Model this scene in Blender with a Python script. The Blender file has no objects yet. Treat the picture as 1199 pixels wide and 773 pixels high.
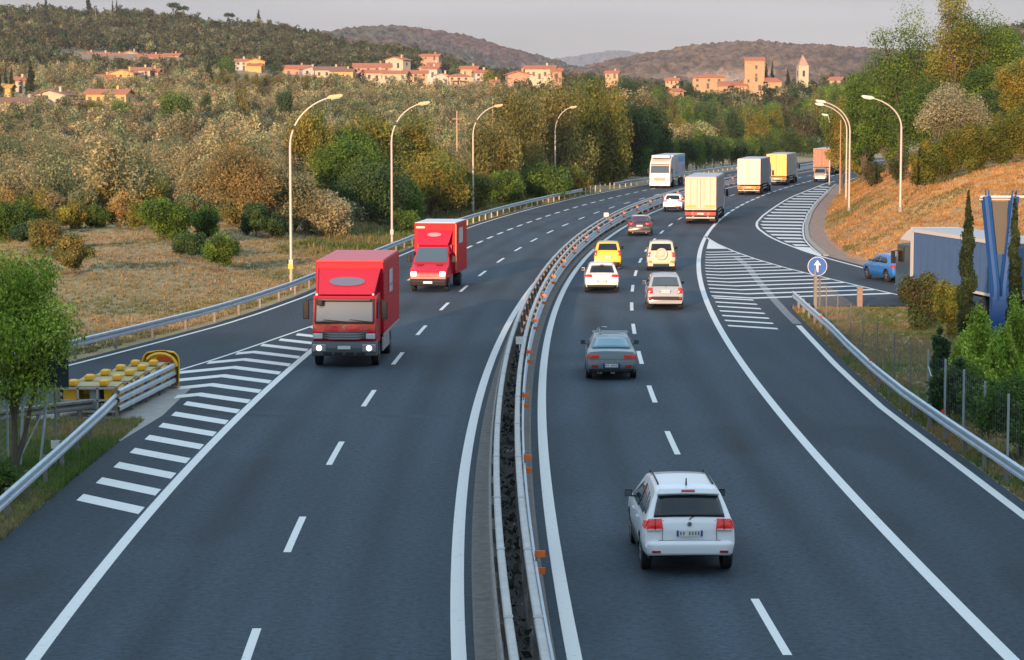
import bpy, math, random
import numpy as np
from mathutils import Vector, Matrix
R = math.radians
sc = bpy.context.scene
col = sc.collection

# ------------------------------------------------------------ camera, world, sun, exposure
F, CAMH, CX, CY, YH = 2800.0, 9.2, 599.5, 386.5, 130.0
TH = math.atan((CY - YH) / F)
cd = bpy.data.cameras.new('camera'); cam = bpy.data.objects.new('camera', cd); col.objects.link(cam)
cam.location = (0, 0, CAMH); cam.rotation_euler = (math.pi / 2 - TH, 0, 0)
cd.sensor_width = 36; cd.lens = F / 1199 * 36; cd.clip_start = 0.5; cd.clip_end = 40000
sc.camera = cam
SUN_EL, SUN_AZ = 9.0, 15.0          # sun low behind the camera, to the left
w = bpy.data.worlds.new('World'); sc.world = w; w.use_nodes = True
nt = w.node_tree; nt.nodes.clear()
out = nt.nodes.new('ShaderNodeOutputWorld')
sky = nt.nodes.new('ShaderNodeTexSky'); sky.sky_type = 'NISHITA'; sky.sun_disc = False
sky.sun_elevation = R(SUN_EL); sky.sun_rotation = R(180 + SUN_AZ); sky.air_density = 1.0; sky.dust_density = 0.6; sky.ozone_density = 1.5
bg1 = nt.nodes.new('ShaderNodeBackground'); bg1.inputs[1].default_value = 0.15
nt.links.new(sky.outputs[0], bg1.inputs[0])
# thin grey-lilac evening cloud sheet over the sky
tc = nt.nodes.new('ShaderNodeTexCoord'); mp = nt.nodes.new('ShaderNodeMapping'); mp.inputs['Scale'].default_value = (1, 1, 9)
nz = nt.nodes.new('ShaderNodeTexNoise'); nz.inputs['Scale'].default_value = 3.2; nz.inputs['Detail'].default_value = 6
nt.links.new(tc.outputs['Generated'], mp.inputs[0]); nt.links.new(mp.outputs[0], nz.inputs[0])
cr = nt.nodes.new('ShaderNodeValToRGB')
cr.color_ramp.elements[0].position = .38; cr.color_ramp.elements[0].color = (.30, .325, .37, 1)
cr.color_ramp.elements[1].position = .62; cr.color_ramp.elements[1].color = (.62, .60, .60, 1)
nt.links.new(nz.outputs[0], cr.inputs[0])
sx = nt.nodes.new('ShaderNodeSeparateXYZ'); nt.links.new(tc.outputs['Generated'], sx.inputs[0])
hr = nt.nodes.new('ShaderNodeValToRGB')           # warmer, paler towards the horizon
hr.color_ramp.elements[0].position = 0.0; hr.color_ramp.elements[0].color = (.86, .87, .99, 1)
hr.color_ramp.elements[1].position = .06; hr.color_ramp.elements[1].color = (.56, .60, .74, 1)
e3 = hr.color_ramp.elements.new(.14); e3.color = (1.0, 1.08, 1.16, 1)
e4 = hr.color_ramp.elements.new(.5); e4.color = (2.1, 2.8, 3.35, 1)
nt.links.new(sx.outputs[2], hr.inputs[0])
mul = nt.nodes.new('ShaderNodeMix'); mul.data_type = 'RGBA'; mul.blend_type = 'MULTIPLY'; mul.inputs[0].default_value = 1; mul.clamp_result = False
nt.links.new(cr.outputs[0], mul.inputs[6]); nt.links.new(hr.outputs[0], mul.inputs[7])
bg2 = nt.nodes.new('ShaderNodeBackground'); bg2.inputs[1].default_value = 0.47
nt.links.new(mul.outputs[2], bg2.inputs[0])
mx = nt.nodes.new('ShaderNodeMixShader'); mx.inputs[0].default_value = .86
nt.links.new(bg1.outputs[0], mx.inputs[1]); nt.links.new(bg2.outputs[0], mx.inputs[2]); nt.links.new(mx.outputs[0], out.inputs[0])
sl = bpy.data.lights.new('sun', 'SUN'); sl.energy = 4.0; sl.angle = R(.6); sl.color = (1.0, .60, .36)
so = bpy.data.objects.new('sun', sl); col.objects.link(so)
sdir = Vector((math.sin(R(SUN_AZ)) * math.cos(R(SUN_EL)), math.cos(R(SUN_AZ)) * math.cos(R(SUN_EL)), -math.sin(R(SUN_EL))))
so.rotation_euler = sdir.to_track_quat('-Z', 'Y').to_euler()
so.location = (-60, -100, 60)
sc.view_settings.view_transform = 'Standard'; sc.view_settings.look = 'None'; sc.view_settings.gamma = 1
sc.view_settings.exposure = 0.88
sc.cycles.use_denoising = True
sc.cycles.max_bounces = 6; sc.cycles.diffuse_bounces = 2; sc.cycles.glossy_bounces = 3; sc.cycles.transmission_bounces = 3
sc.cycles.transparent_max_bounces = 6; sc.cycles.caustics_reflective = False; sc.cycles.caustics_refractive = False
sc.cycles.volume_bounces = 0

# ------------------------------------------------------------ surveying helpers
def G(px, py, z=0.0):
    dx, dy, dz = (px - CX) / F, 1.0, -(py - CY) / F
    c, s = math.cos(TH), math.sin(TH)
    Y = dy * c + dz * s; Z = dz * c - dy * s
    t = (z - CAMH) / Z
    return Vector((dx * t, Y * t, z))
def XA(px, Y, z=0.0):
    return (px - CX) / F * (Y * math.cos(TH) + (CAMH - z) * math.sin(TH))
def ZA(py, Y):
    v = (py - CY) / F
    c, s = math.cos(TH), math.sin(TH)
    # v = (h c' ...) : down/forward
    # camera-space: forward = Y c + h s ; down = h c - Y s ; v = down/forward
    hh = Y * (v * c + s) / (c - v * s)
    return CAMH - hh
rnd = random.Random(7)
rng = np.random.default_rng(7)
_g = np.random.default_rng(3).random((256, 256))
def vnoise(x, y, s=1.0, ox=0.0):
    x = np.asarray(x, float) / s + 57.3 + ox; y = np.asarray(y, float) / s + 91.7 + ox * 1.7
    xi = np.floor(x).astype(int); yi = np.floor(y).astype(int); fx = x - xi; fy = y - yi
    fx = fx * fx * (3 - 2 * fx); fy = fy * fy * (3 - 2 * fy)
    g = lambda a, b: _g[a % 256, b % 256]
    return (g(xi, yi) * (1 - fx) + g(xi + 1, yi) * fx) * (1 - fy) + (g(xi, yi + 1) * (1 - fx) + g(xi + 1, yi + 1) * fx) * fy
def fbm(x, y, s=1.0, o=4, ox=0.0):
    a, t, n = 1.0, 0, 0
    for i in range(o):
        t = t + a * vnoise(x, y, s / 2 ** i, ox + 13 * i); n += a; a *= .5
    return t / n
def sst(a, b, x):
    t = np.clip((np.asarray(x, float) - a) / (b - a), 0, 1); return t * t * (3 - 2 * t)

# ------------------------------------------------------------ materials
MATS = {}
def mat(name, base=(.5, .5, .5), rough=.6, metal=0.0, coat=0.0, emit=None, es=1.0, noise=0.0, nscale=5.0, bump=0.0, bscale=60.0, spec=.5, attr=None, transl=0.0, trans=0.0):
    if name in MATS: return MATS[name]
    m = bpy.data.materials.new(name); m.use_nodes = True; t = m.node_tree; p = t.nodes['Principled BSDF']
    p.inputs['Base Color'].default_value = (*base, 1); p.inputs['Roughness'].default_value = rough
    p.inputs['Metallic'].default_value = metal; p.inputs['Coat Weight'].default_value = coat; p.inputs['Coat Roughness'].default_value = .08
    p.inputs['Specular IOR Level'].default_value = spec
    if trans: p.inputs['Transmission Weight'].default_value = trans
    if emit: p.inputs['Emission Color'].default_value = (*emit, 1); p.inputs['Emission Strength'].default_value = es
    src = None
    if attr:
        a = t.nodes.new('ShaderNodeAttribute'); a.attribute_name = attr; src = a.outputs['Color']
    if noise:
        tcn = t.nodes.new('ShaderNodeTexCoord')
        n = t.nodes.new('ShaderNodeTexNoise'); n.inputs['Scale'].default_value = nscale; n.inputs['Detail'].default_value = 6; n.inputs['Roughness'].default_value = .65
        t.links.new(tcn.outputs['Object'], n.inputs[0])
        mr = t.nodes.new('ShaderNodeMapRange'); mr.inputs[1].default_value = .25; mr.inputs[2].default_value = .75; mr.inputs[3].default_value = 1 - noise; mr.inputs[4].default_value = 1 + noise
        t.links.new(n.outputs[0], mr.inputs[0])
        vm = t.nodes.new('ShaderNodeVectorMath'); vm.operation = 'SCALE'
        if src: t.links.new(src, vm.inputs[0])
        else: vm.inputs[0].default_value = base
        t.links.new(mr.outputs[0], vm.inputs['Scale']); src = vm.outputs[0]
    if src: t.links.new(src, p.inputs['Base Color'])
    if bump:
        tcn = t.nodes.new('ShaderNodeTexCoord')
        n = t.nodes.new('ShaderNodeTexNoise'); n.inputs['Scale'].default_value = bscale; n.inputs['Detail'].default_value = 4
        t.links.new(tcn.outputs['Object'], n.inputs[0])
        b = t.nodes.new('ShaderNodeBump'); b.inputs['Strength'].default_value = bump; b.inputs['Distance'].default_value = .02
        t.links.new(n.outputs[0], b.inputs['Height']); t.links.new(b.outputs[0], p.inputs['Normal'])
    if transl:
        o = t.nodes['Material Output']; tr = t.nodes.new('ShaderNodeBsdfTranslucent')
        if src: t.links.new(src, tr.inputs[0])
        else: tr.inputs[0].default_value = (*base, 1)
        ms = t.nodes.new('ShaderNodeMixShader'); ms.inputs[0].default_value = transl
        t.links.new(p.outputs[0], ms.inputs[1]); t.links.new(tr.outputs[0], ms.inputs[2]); t.links.new(ms.outputs[0], o.inputs[0])
    MATS[name] = m; return m

def asphalt_mat():
    m = bpy.data.materials.new('asphalt'); m.use_nodes = True; t = m.node_tree; p = t.nodes['Principled BSDF']
    L = t.links.new
    g = t.nodes.new('ShaderNodeNewGeometry')
    n1 = t.nodes.new('ShaderNodeTexNoise'); n1.inputs['Scale'].default_value = 6.5; n1.inputs['Detail'].default_value = 4; n1.inputs['Roughness'].default_value = .9
    L(g.outputs['Position'], n1.inputs[0])
    mp = t.nodes.new('ShaderNodeMapping'); mp.inputs['Scale'].default_value = (.9, .05, 1); L(g.outputs['Position'], mp.inputs[0])
    n2 = t.nodes.new('ShaderNodeTexNoise'); n2.inputs['Scale'].default_value = 1.0; n2.inputs['Detail'].default_value = 4; L(mp.outputs[0], n2.inputs[0])
    at = t.nodes.new('ShaderNodeAttribute'); at.attribute_name = 'wear'
    r1 = t.nodes.new('ShaderNodeMapRange'); r1.inputs[1].default_value = .25; r1.inputs[2].default_value = .75; r1.inputs[3].default_value = .1; r1.inputs[4].default_value = 2.0; L(n1.outputs[0], r1.inputs[0])
    r2 = t.nodes.new('ShaderNodeMapRange'); r2.inputs[1].default_value = .3; r2.inputs[2].default_value = .7; r2.inputs[3].default_value = .84; r2.inputs[4].default_value = 1.16; L(n2.outputs[0], r2.inputs[0])
    a = t.nodes.new('ShaderNodeMath'); a.operation = 'MULTIPLY'; L(r1.outputs[0], a.inputs[0]); L(r2.outputs[0], a.inputs[1])
    b = t.nodes.new('ShaderNodeMath'); b.operation = 'MULTIPLY'; L(a.outputs[0], b.inputs[0]); L(at.outputs['Fac'], b.inputs[1])
    v = t.nodes.new('ShaderNodeVectorMath'); v.operation = 'SCALE'; v.inputs[0].default_value = (.025, .042, .057); L(b.outputs[0], v.inputs['Scale'])
    L(v.outputs[0], p.inputs['Base Color']); p.inputs['Roughness'].default_value = .82; p.inputs['Specular IOR Level'].default_value = .35
    n3 = t.nodes.new('ShaderNodeTexNoise'); n3.inputs['Scale'].default_value = 45; n3.inputs['Detail'].default_value = 3; L(g.outputs['Position'], n3.inputs[0])
    bu = t.nodes.new('ShaderNodeBump'); bu.inputs['Strength'].default_value = .5; bu.inputs['Distance'].default_value = .012; L(n3.outputs[0], bu.inputs['Height']); L(bu.outputs[0], p.inputs['Normal'])
    MATS['asphalt'] = m; return m
ASPH = asphalt_mat()
def marking_mat(name, base, lo, hi):
    m = bpy.data.materials.new(name); m.use_nodes = True; t = m.node_tree; p = t.nodes['Principled BSDF']; L = t.links.new
    g = t.nodes.new('ShaderNodeNewGeometry')
    n1 = t.nodes.new('ShaderNodeTexNoise'); n1.inputs['Scale'].default_value = 5; n1.inputs['Detail'].default_value = 8; n1.inputs['Roughness'].default_value = .75; L(g.outputs['Position'], n1.inputs[0])
    r1 = t.nodes.new('ShaderNodeValToRGB'); r1.color_ramp.elements[0].position = lo; r1.color_ramp.elements[0].color = (.12, .13, .14, 1)
    r1.color_ramp.elements[1].position = hi; r1.color_ramp.elements[1].color = (*base, 1); L(n1.outputs[0], r1.inputs[0])
    L(r1.outputs[0], p.inputs['Base Color']); p.inputs['Roughness'].default_value = .6
    MATS[name] = m; return m
WHITE = marking_mat('road_paint', (.66, .66, .63), .24, .42)
OLDPAINT = marking_mat('worn_road_paint', (.22, .24, .25), .42, .72)
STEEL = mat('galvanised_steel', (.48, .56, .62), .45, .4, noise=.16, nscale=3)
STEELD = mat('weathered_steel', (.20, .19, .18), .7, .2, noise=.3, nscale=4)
CONC = mat('concrete', (.30, .285, .26), .9, noise=.22, nscale=2.5, bump=.4, bscale=20)
RUBBER = mat('tyre_rubber', (.018, .018, .019), .85, noise=.2)
BLACKP = mat('black_plastic', (.018, .018, .02), .55, spec=.25)
GLASS = mat('tinted_glass', (.008, .011, .015), .06, spec=.5, coat=.1)
GLASSW = mat('windscreen_glass', (.05, .07, .08), .06, spec=.9, coat=.8)
ALLOY = mat('alloy_rim', (.45, .46, .48), .3, .8)
CHROME = mat('chrome', (.7, .7, .7), .15, 1.0)
PLATE = mat('plate_white', (.7, .7, .68), .4)
PLATEBLUE = mat('plate_blue', (.02, .06, .35), .4)
TAILR = mat('tail_red', (.32, .004, .004), .2, emit=(1, .03, .015), es=.12, coat=.3)
TAILD = mat('tail_red_unlit', (.38, .02, .015), .2, coat=.5)
HEADL = mat('headlamp_lit', (.8, .8, .75), .2, emit=(1, .84, .62), es=1.6)
HEADC = mat('headlamp_clear', (.55, .57, .58), .15, coat=.5)
AMBER = mat('amber_lens', (.75, .25, .02), .25, coat=.4)

# ------------------------------------------------------------ mesh helpers
class MB:
    def __init__(s): s.v = []; s.f = []; s.m = []
    def add(s, vs, fs, mi=0):
        b = len(s.v); s.v.extend([tuple(q) for q in vs]); s.f.extend([tuple(b + i for i in f) for f in fs]); s.m.extend([mi] * len(fs)); return s
    def box(s, c, d, mi=0, rz=0.0, M=None):
        x, y, z = d[0] / 2, d[1] / 2, d[2] / 2
        vs = [Vector((a * x, b * y, e * z)) for e in (-1, 1) for b in (-1, 1) for a in (-1, 1)]
        if rz: rm = Matrix.Rotation(rz, 3, 'Z'); vs = [rm @ q for q in vs]
        if M: vs = [M @ q for q in vs]
        vs = [q + Vector(c) for q in vs]
        return s.add(vs, [(0, 2, 3, 1), (4, 5, 7, 6), (0, 1, 5, 4), (2, 6, 7, 3), (1, 3, 7, 5), (0, 4, 6, 2)], mi)
    def prism(s, poly, axis, a, b, mi=0):
        """poly = 2D points (CCW); extruded along axis from a to b. axis 'x': poly=(y,z); 'y': poly=(x,z); 'z': (x,y)"""
        def P(q, t): return {'x': (t, q[0], q[1]), 'y': (q[0], t, q[1]), 'z': (q[0], q[1], t)}[axis]
        n = len(poly); vs = [P(q, a) for q in poly] + [P(q, b) for q in poly]
        fs = [tuple(range(n))[::-1], tuple(range(n, 2 * n))] + [(i, (i + 1) % n, n + (i + 1) % n, n + i) for i in range(n)]
        return s.add(vs, fs, mi)
    def tube(s, pts, r, n=8, mi=0, caps=True):
        pts = [Vector(p) for p in pts]; rr = r if isinstance(r, (list, tuple)) else [r] * len(pts); vs = []
        for i, p in enumerate(pts):
            d = (pts[min(i + 1, len(pts) - 1)] - pts[max(i - 1, 0)]).normalized()
            a = d.cross(Vector((0, 0, 1)) if abs(d.z) < .9 else Vector((1, 0, 0))).normalized(); b = d.cross(a)
            vs += [p + (a * math.cos(k * 2 * math.pi / n) + b * math.sin(k * 2 * math.pi / n)) * rr[i] for k in range(n)]
        fs = [(i * n + k, i * n + (k + 1) % n, (i + 1) * n + (k + 1) % n, (i + 1) * n + k) for i in range(len(pts) - 1) for k in range(n)]
        if caps: fs += [tuple(range(n))[::-1], tuple((len(pts) - 1) * n + k for k in range(n))]
        return s.add(vs, fs, mi)
    def lathe_x(s, c, prof, n=20, mi=0):
        """prof: (x, r) list round the x axis through c"""
        vs = []
        for (x, r) in prof: vs += [(c[0] + x, c[1] + r * math.cos(k * 2 * math.pi / n), c[2] + r * math.sin(k * 2 * math.pi / n)) for k in range(n)]
        fs = [(i * n + k, i * n + (k + 1) % n, (i + 1) * n + (k + 1) % n, (i + 1) * n + k) for i in range(len(prof) - 1) for k in range(n)]
        fs += [tuple(range(n)), tuple((len(prof) - 1) * n + k for k in range(n))]
        return s.add(vs, fs, mi)
    def sweep(s, prof, path, mi=0, close=False, caps=True):
        """prof: (offset, z) ; path: list of (x,y) or (x,y,z). offset is to the right of travel"""
        P = [Vector((p[0], p[1], p[2] if len(p) > 2 else 0)) for p in path]; n = len(prof); vs = []
        for i, p in enumerate(P):
            d = P[min(i + 1, len(P) - 1)] - P[max(i - 1, 0)]; d.z = 0; d.normalize(); r = Vector((d.y, -d.x, 0))
            vs += [p + r * a + Vector((0, 0, z)) for a, z in prof]
        m = n if close else n - 1
        fs = [(i * n + k, i * n + (k + 1) % n, (i + 1) * n + (k + 1) % n, (i + 1) * n + k) for i in range(len(P) - 1) for k in range(m)]
        if close and caps: fs += [tuple(range(n))[::-1], tuple((len(P) - 1) * n + k for k in range(n))]
        return s.add(vs, fs, mi)
    def build(s, name, mats, parent=None, smooth=None, loc=None, bevel=0):
        me = bpy.data.meshes.new(name); me.from_pydata(s.v, [], s.f)
        for mm in (mats if isinstance(mats, (list, tuple)) else [mats]): me.materials.append(mm)
        me.polygons.foreach_set('material_index', s.m)
        if smooth is not None:
            me.polygons.foreach_set('use_smooth', [True] * len(s.f)); me.set_sharp_from_angle(angle=R(smooth))
        me.validate(); me.update()
        o = bpy.data.objects.new(name, me); col.objects.link(o)
        if parent: o.parent = parent
        if loc: o.location = loc
        if bevel:
            b = o.modifiers.new('b', 'BEVEL'); b.width = bevel; b.segments = 2; b.limit_method = 'ANGLE'
        return o
def npmesh(name, V, Fq, mats, attr=None, aname='tint', smooth=False, mi=None, parent=None, link=True):
    """numpy verts, quads (n,4) or tris (n,3)"""
    me = bpy.data.meshes.new(name); V = np.asarray(V, np.float32); Fq = np.asarray(Fq, np.int32); k = Fq.shape[1]
    me.vertices.add(len(V)); me.vertices.foreach_set('co', V.ravel())
    me.loops.add(Fq.size); me.loops.foreach_set('vertex_index', Fq.ravel())
    me.polygons.add(len(Fq)); me.polygons.foreach_set('loop_start', np.arange(0, Fq.size, k, dtype=np.int32))
    try: me.polygons.foreach_set('loop_total', np.full(len(Fq), k, np.int32))
    except Exception: pass
    for mm in (mats if isinstance(mats, (list, tuple)) else [mats]): me.materials.append(mm)
    if mi is not None: me.polygons.foreach_set('material_index', np.asarray(mi, np.int32))
    me.polygons.foreach_set('use_smooth', np.full(len(Fq), smooth))
    me.update(calc_edges=True)
    if attr is not None:
        A = np.asarray(attr, np.float32)
        dom = 'POINT' if len(A) == len(V) else 'FACE'
        if A.ndim == 1:
            at = me.attributes.new(aname, 'FLOAT', dom); at.data.foreach_set('value', A)
        else:
            at = me.attributes.new(aname, 'FLOAT_COLOR', dom); at.data.foreach_set('color', np.c_[A, np.ones(len(A))].astype(np.float32).ravel())
    if not link: return me
    o = bpy.data.objects.new(name, me); col.objects.link(o)
    if parent: o.parent = parent
    return o
def empty(name, loc=(0, 0, 0), rz=0.0):
    o = bpy.data.objects.new(name, None); col.objects.link(o); o.location = loc; o.rotation_euler = (0, 0, rz); o.empty_display_size = .3; return o
def tag(o, label=None, cat=None, group=None, kind=None):
    if label: o['label'] = label
    if cat: o['category'] = cat
    if group: o['group'] = group
    if kind: o['kind'] = kind
    return o
def thing(name, label, cat, loc=(0, 0, 0), rz=0.0, group=None): return tag(empty(name, loc, rz), label, cat, group)
def clone(o, parent=None):
    c = o.copy(); col.objects.link(c)
    if parent: c.parent = parent
    for ch in [q for q in o.children]: clone(ch, c)
    return c
# ------------------------------------------------------------ road geometry (x as a function of distance y)
def _R(y):
    y = np.asarray(y, float); t = (np.minimum(y, 315) - 60) / 100
    b = .8508 - .0793 * t + 4.5694 * t**2 + .2229 * t**3 + .0016 * t**4 - .0159 * t**5
    e = np.maximum(y - 315, 0)
    return b + .2395 * e + .00030 * e * e
def R_in(y): return _R(y)
def R_dash(y): return _R(y) + 3.605 - .107 * np.minimum((np.asarray(y, float) - 60) / 100, 2.5)
def R_right(y): return _R(y) + 7.309 - .224 * np.minimum((np.asarray(y, float) - 60) / 100, 2.5)
def L_dash(y):
    y = np.asarray(y, float); t = (np.minimum(y, 220) - 60) / 100
    p = -4.7805 + .0622 * t + 6.8209 * t**2 - 3.1674 * t**3 + 1.8885 * t**4 - .3884 * t**5
    return np.where(y < 200, p, _R(y) - 5.07)
def L_out(y): return L_dash(y) - 3.58 + .033 * (np.asarray(y, float) - 60) / 100
def L_in(y): return L_dash(y) + 3.562 - .114 * (np.asarray(y, float) - 60) / 100
def LL(y):
    y = np.asarray(y, float)
    return np.where(y < 165, np.interp(y, [60, 75, 80, 86, 91, 96, 103, 109, 118, 135, 150, 160, 165.01], [-24.2, -19.1, -17.7, -16.15, -15.0, -13.9, -12.45, -11.5, -10.35, -8.75, -7.35, -6.4, -5.95]), L_out(y) - 3.35 - .3 * sst(165, 200, y) )
def LZ(y): return np.interp(y, [60, 70, 76, 84, 89, 95, 102, 106.5], [-16.9, -14.9, -13.75, -12.0, -10.93, -9.86, -8.62, -7.75])
def ZL(y): return np.interp(y, [95, 110, 120, 130, 139, 143, 149, 157, 167, 173, 178, 187, 192, 199, 210, 222, 235, 247, 260, 273, 303, 314, 330], [27.9, 25.2, 23.55, 22.0, 20.8, 20.4, 19.8, 19.27, 18.95, 18.9, 18.97, 19.3, 19.65, 20.4, 21.98, 23.92, 26.1, 28.18, 30.6, 33.28, 39.5, 42.2, 46])
def ZR(y): return np.interp(y, [151, 153, 158, 165, 172, 178, 187, 196, 205, 215, 225, 235, 245, 254, 268, 282, 300, 315], [19.62, 19.8, 20.05, 20.5, 21.05, 21.7, 22.75, 23.9, 25.2, 26.55, 28.1, 29.6, 31.2, 32.7, 35.0, 37.2, 40.3, 43.1])
def RL(y): return np.interp(y, [85, 100, 112, 120, 127, 132, 136, 141, 149, 157, 166, 174, 176], [25.9, 23.0, 20.8, 19.33, 18.15, 17.38, 16.75, 16.05, 15.2, 14.6, 14.25, 14.2, 14.22])
def R_out(y): return np.interp(y, [30, 54, 61, 64, 69, 74, 80, 87, 103, 113, 122, 145, 176], [11.95, 11.68, 11.63, 11.6, 11.55, 11.52, 11.62, 11.78, 12.35, 12.75, 13.1, 13.6, 14.3])
def edge_right(y):      # outer edge of all asphalt on the right
    y = np.asarray(y, float)
    e = np.where(y < 152, ZL(y) + .5, np.where(y < 300, np.interp(y, [152, 155, 315], [20.3, 20.4, 44.4]) * 0 + ZR(y) + .55, _R(y) + 12.2))
    return np.where(y < 113, np.where(y > 90, ZL(y) + .5, R_out(y) + .5), e)
def base_right(y):      # toe of the right-hand slope
    y = np.asarray(y, float)
    return np.where(y < 152, ZL(y) + 1.5, np.where(y < 300, ZR(y) + 1.5, _R(y) + 12.6))

# ------------------------------------------------------------ terrain
TY = [0, 60, 100, 140, 180, 220, 300, 450, 600, 750, 900, 1050, 1200, 1400, 1600, 1900, 2400, 3000]
TC = {-400: [0, 0, 0, 0, 0, 0, -1, 0, 5, 12, 20, 30, 42, 60, 78, 74, 40, 0],
      0: [0, 0, 0, 0, 0, -.4, -1.6, -1.2, 4, 10.5, 19, 28, 38, 56, 74, 70, 40, 0],
      150: [0, 0, 0, 0, 0, -.4, -1.8, -1.5, 4, 10.5, 18, 26, 35, 52, 70.5, 66, 40, 0],
      300: [0, 0, 0, 0, 0, -.4, -2, -2, 3.5, 9.5, 16, 24, 33, 47, 62, 58, 36, 0],
      450: [0, 0, 0, 0, 0, -.4, -2, -2, 2.5, 7.5, 14, 21, 28, 38, 48, 46, 30, 0],
      600: [0, 0, 0, 0, 0, -.3, -1.5, -1.4, 2.5, 7.5, 14, 18, 21, 26, 29, 28, 20, 0],
      750: [0, 0, 0, 0, 0, 0, 0, -.4, 1.5, 5.5, 10, 13.5, 16, 20, 22, 22, 20, 0],
      900: [0, 0, 0, 0, 0, 0, 0, 0, 1.5, 6, 11.5, 16, 17, 17, 17, 17, 17, 0],
      1050: [0, 0, 0, 0, 0, 1, 2, 3, 5, 8, 12, 17, 20, 26, 30, 30, 26, 0],
      1200: [0, 0, 0, 0, 0, 1, 2.5, 6, 10, 15, 22, 32, 42, 54, 62, 60, 40, 0],
      1600: [0, 0, 0, 0, 0, 1, 3, 8, 14, 22, 32, 44, 56, 70, 80, 76, 60, 0]}
_tc = sorted(TC); _tab = np.array([TC[k] for k in _tc], float)
def T(X, Y):
    X = np.asarray(X, float); Y = np.asarray(Y, float)
    pc = CX + F * X / (np.maximum(Y, 5) + .8)
    ci = np.clip(np.searchsorted(_tc, pc) - 1, 0, len(_tc) - 2); c0 = np.array(_tc)[ci]; c1 = np.array(_tc)[ci + 1]
    fc = np.clip((pc - c0) / (c1 - c0), 0, 1); fc = fc * fc * (3 - 2 * fc)
    yi = np.clip(np.searchsorted(TY, Y) - 1, 0, len(TY) - 2); y0 = np.array(TY)[yi]; y1 = np.array(TY)[yi + 1]; fy = np.clip((Y - y0) / (y1 - y0), 0, 1)
    z = (_tab[ci, yi] * (1 - fy) + _tab[ci, yi + 1] * fy) * (1 - fc) + (_tab[ci + 1, yi] * (1 - fy) + _tab[ci + 1, yi + 1] * fy) * fc
    z = z + (fbm(X, Y, 60, 3) - .5) * 5 * sst(350, 700, Y)
    dl = LL(Y) - .9 - X; dr = X - base_right(Y)
    far = 1 - sst(480, 620, Y)
    # left bank
    bank = (1.25 * sst(2.0, 15, dl) - 3.0 * sst(20, 46, dl)) * sst(78, 112, Y) * (1 - sst(200, 280, Y))
    rough = (fbm(X, Y, 9, 4) - .5) * .9 * sst(3, 12, dl)
    zl = z * sst(3, 30, dl) + bank + rough
    # right slope
    s = np.maximum(dr, 0)
    hmax = 5.6 - 1.6 * sst(250, 360, Y)
    sl = hmax * (1 - np.exp(-(s * .78 / hmax) ** 1.35)) + .05 * np.maximum(s - 9, 0)
    sl = sl * sst(88, 118, Y + .35 * (X - 28))
    sl = sl + (fbm(X, Y, 7, 4, 5) - .5) * 1.1 * sst(1, 6, s) * sst(95, 125, Y)
    zr = z * sst(6, 40, dr) + sl
    onroad = np.where(dl > 0, zl, np.where(dr > 0, zr, 0))
    return onroad * far + z * (1 - far)
def Tf(x, y): return float(T(np.array([x]), np.array([y]))[0])

def grid_mesh(name, Yr, c0, c1, nc, mats, pad=0):
    """terrain sheet: rows at Yr, columns from fan c0..c1 (half-width grows with distance)"""
    ys = np.array(Yr); u = np.linspace(0, 1, nc); V = []
    YY = np.repeat(ys[:, None], nc, 1); XX = c0(ys)[:, None] * (1 - u) + c1(ys)[:, None] * u
    return XX, YY
def quads(nr, nc):
    a = np.arange((nr - 1) * nc).reshape(nr - 1, nc)[:, :-1].ravel()
    return np.stack([a, a + 1, a + nc + 1, a + nc], 1)
ys = [-60.0]
while ys[-1] < 3000: ys.append(ys[-1] + max(1.0, (ys[-1] - 40) * .0085))
ys = np.array(ys); nc = 420
hw = 30 + np.maximum(ys, 40) * .42
uu = np.linspace(-1, 1, nc); XX = hw[:, None] * np.sign(uu) * np.abs(uu) ** 1.15; YY = np.repeat(ys[:, None], nc, 1)
ZZ = T(XX, YY) - .03
dl = LL(YY) - .6 - XX; dr = XX - edge_right(YY)
inroad = (dl < -.3) & (dr < -.3) & (YY < 480) & ~((YY < 113) & (XX > R_out(YY) + .6) & (XX < RL(YY) - .4))
ZZ = np.where(inroad, -.06, ZZ)
# ground cover colours: dry grass, greener turf, bare earth
n1 = fbm(XX, YY, 14, 5, 3); n2 = fbm(XX, YY, 40, 4, 9); n3 = fbm(XX, YY, 3.5, 3, 21)
dry = np.array([.29, .22, .105]); olive = np.array([.19, .16, .07]); green = np.array([.075, .115, .03]); earth = np.array([.30, .17, .095]); orange = np.array([.50, .265, .085])
def lerp(a, b, f): return a * (1 - f[..., None]) + b * f[..., None]
C = np.broadcast_to(dry, XX.shape + (3,)).copy()
C = lerp(C, np.broadcast_to(olive, C.shape), sst(.48, .66, n1))
C = lerp(C, np.broadcast_to(earth, C.shape), sst(.5, .7, n2) * .5)
slope_zone = (dr > .3) & (YY > 95) & (YY < 360)
C = lerp(C, np.broadcast_to(orange, C.shape), (slope_zone * sst(0, 2, dr) * (1 - .55 * sst(.50, .62, fbm(XX, YY, 11, 4, 40)))))  # orange base colour makes up for weak sunlight on the slope
C = lerp(C, np.broadcast_to(earth * 1.15, C.shape), (slope_zone * (1 - sst(.8, 2.2, dr))))
lawn = (XX > R_out(YY)) & (YY < 118) & (XX < 60)
C = lerp(C, np.broadcast_to(green * 1.6, C.shape), lawn * sst(.50, .66, n1 * .6 + n3 * .4) * .75)
leftn = (XX < L_out(YY)) & (YY < 82)
C = lerp(C, np.broadcast_to(green * 1.3, C.shape), leftn * sst(.36, .58, n3) * .85)
strip = (dl > 0) & (dl < 7) & (YY > 84) & (YY < 150)
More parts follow.
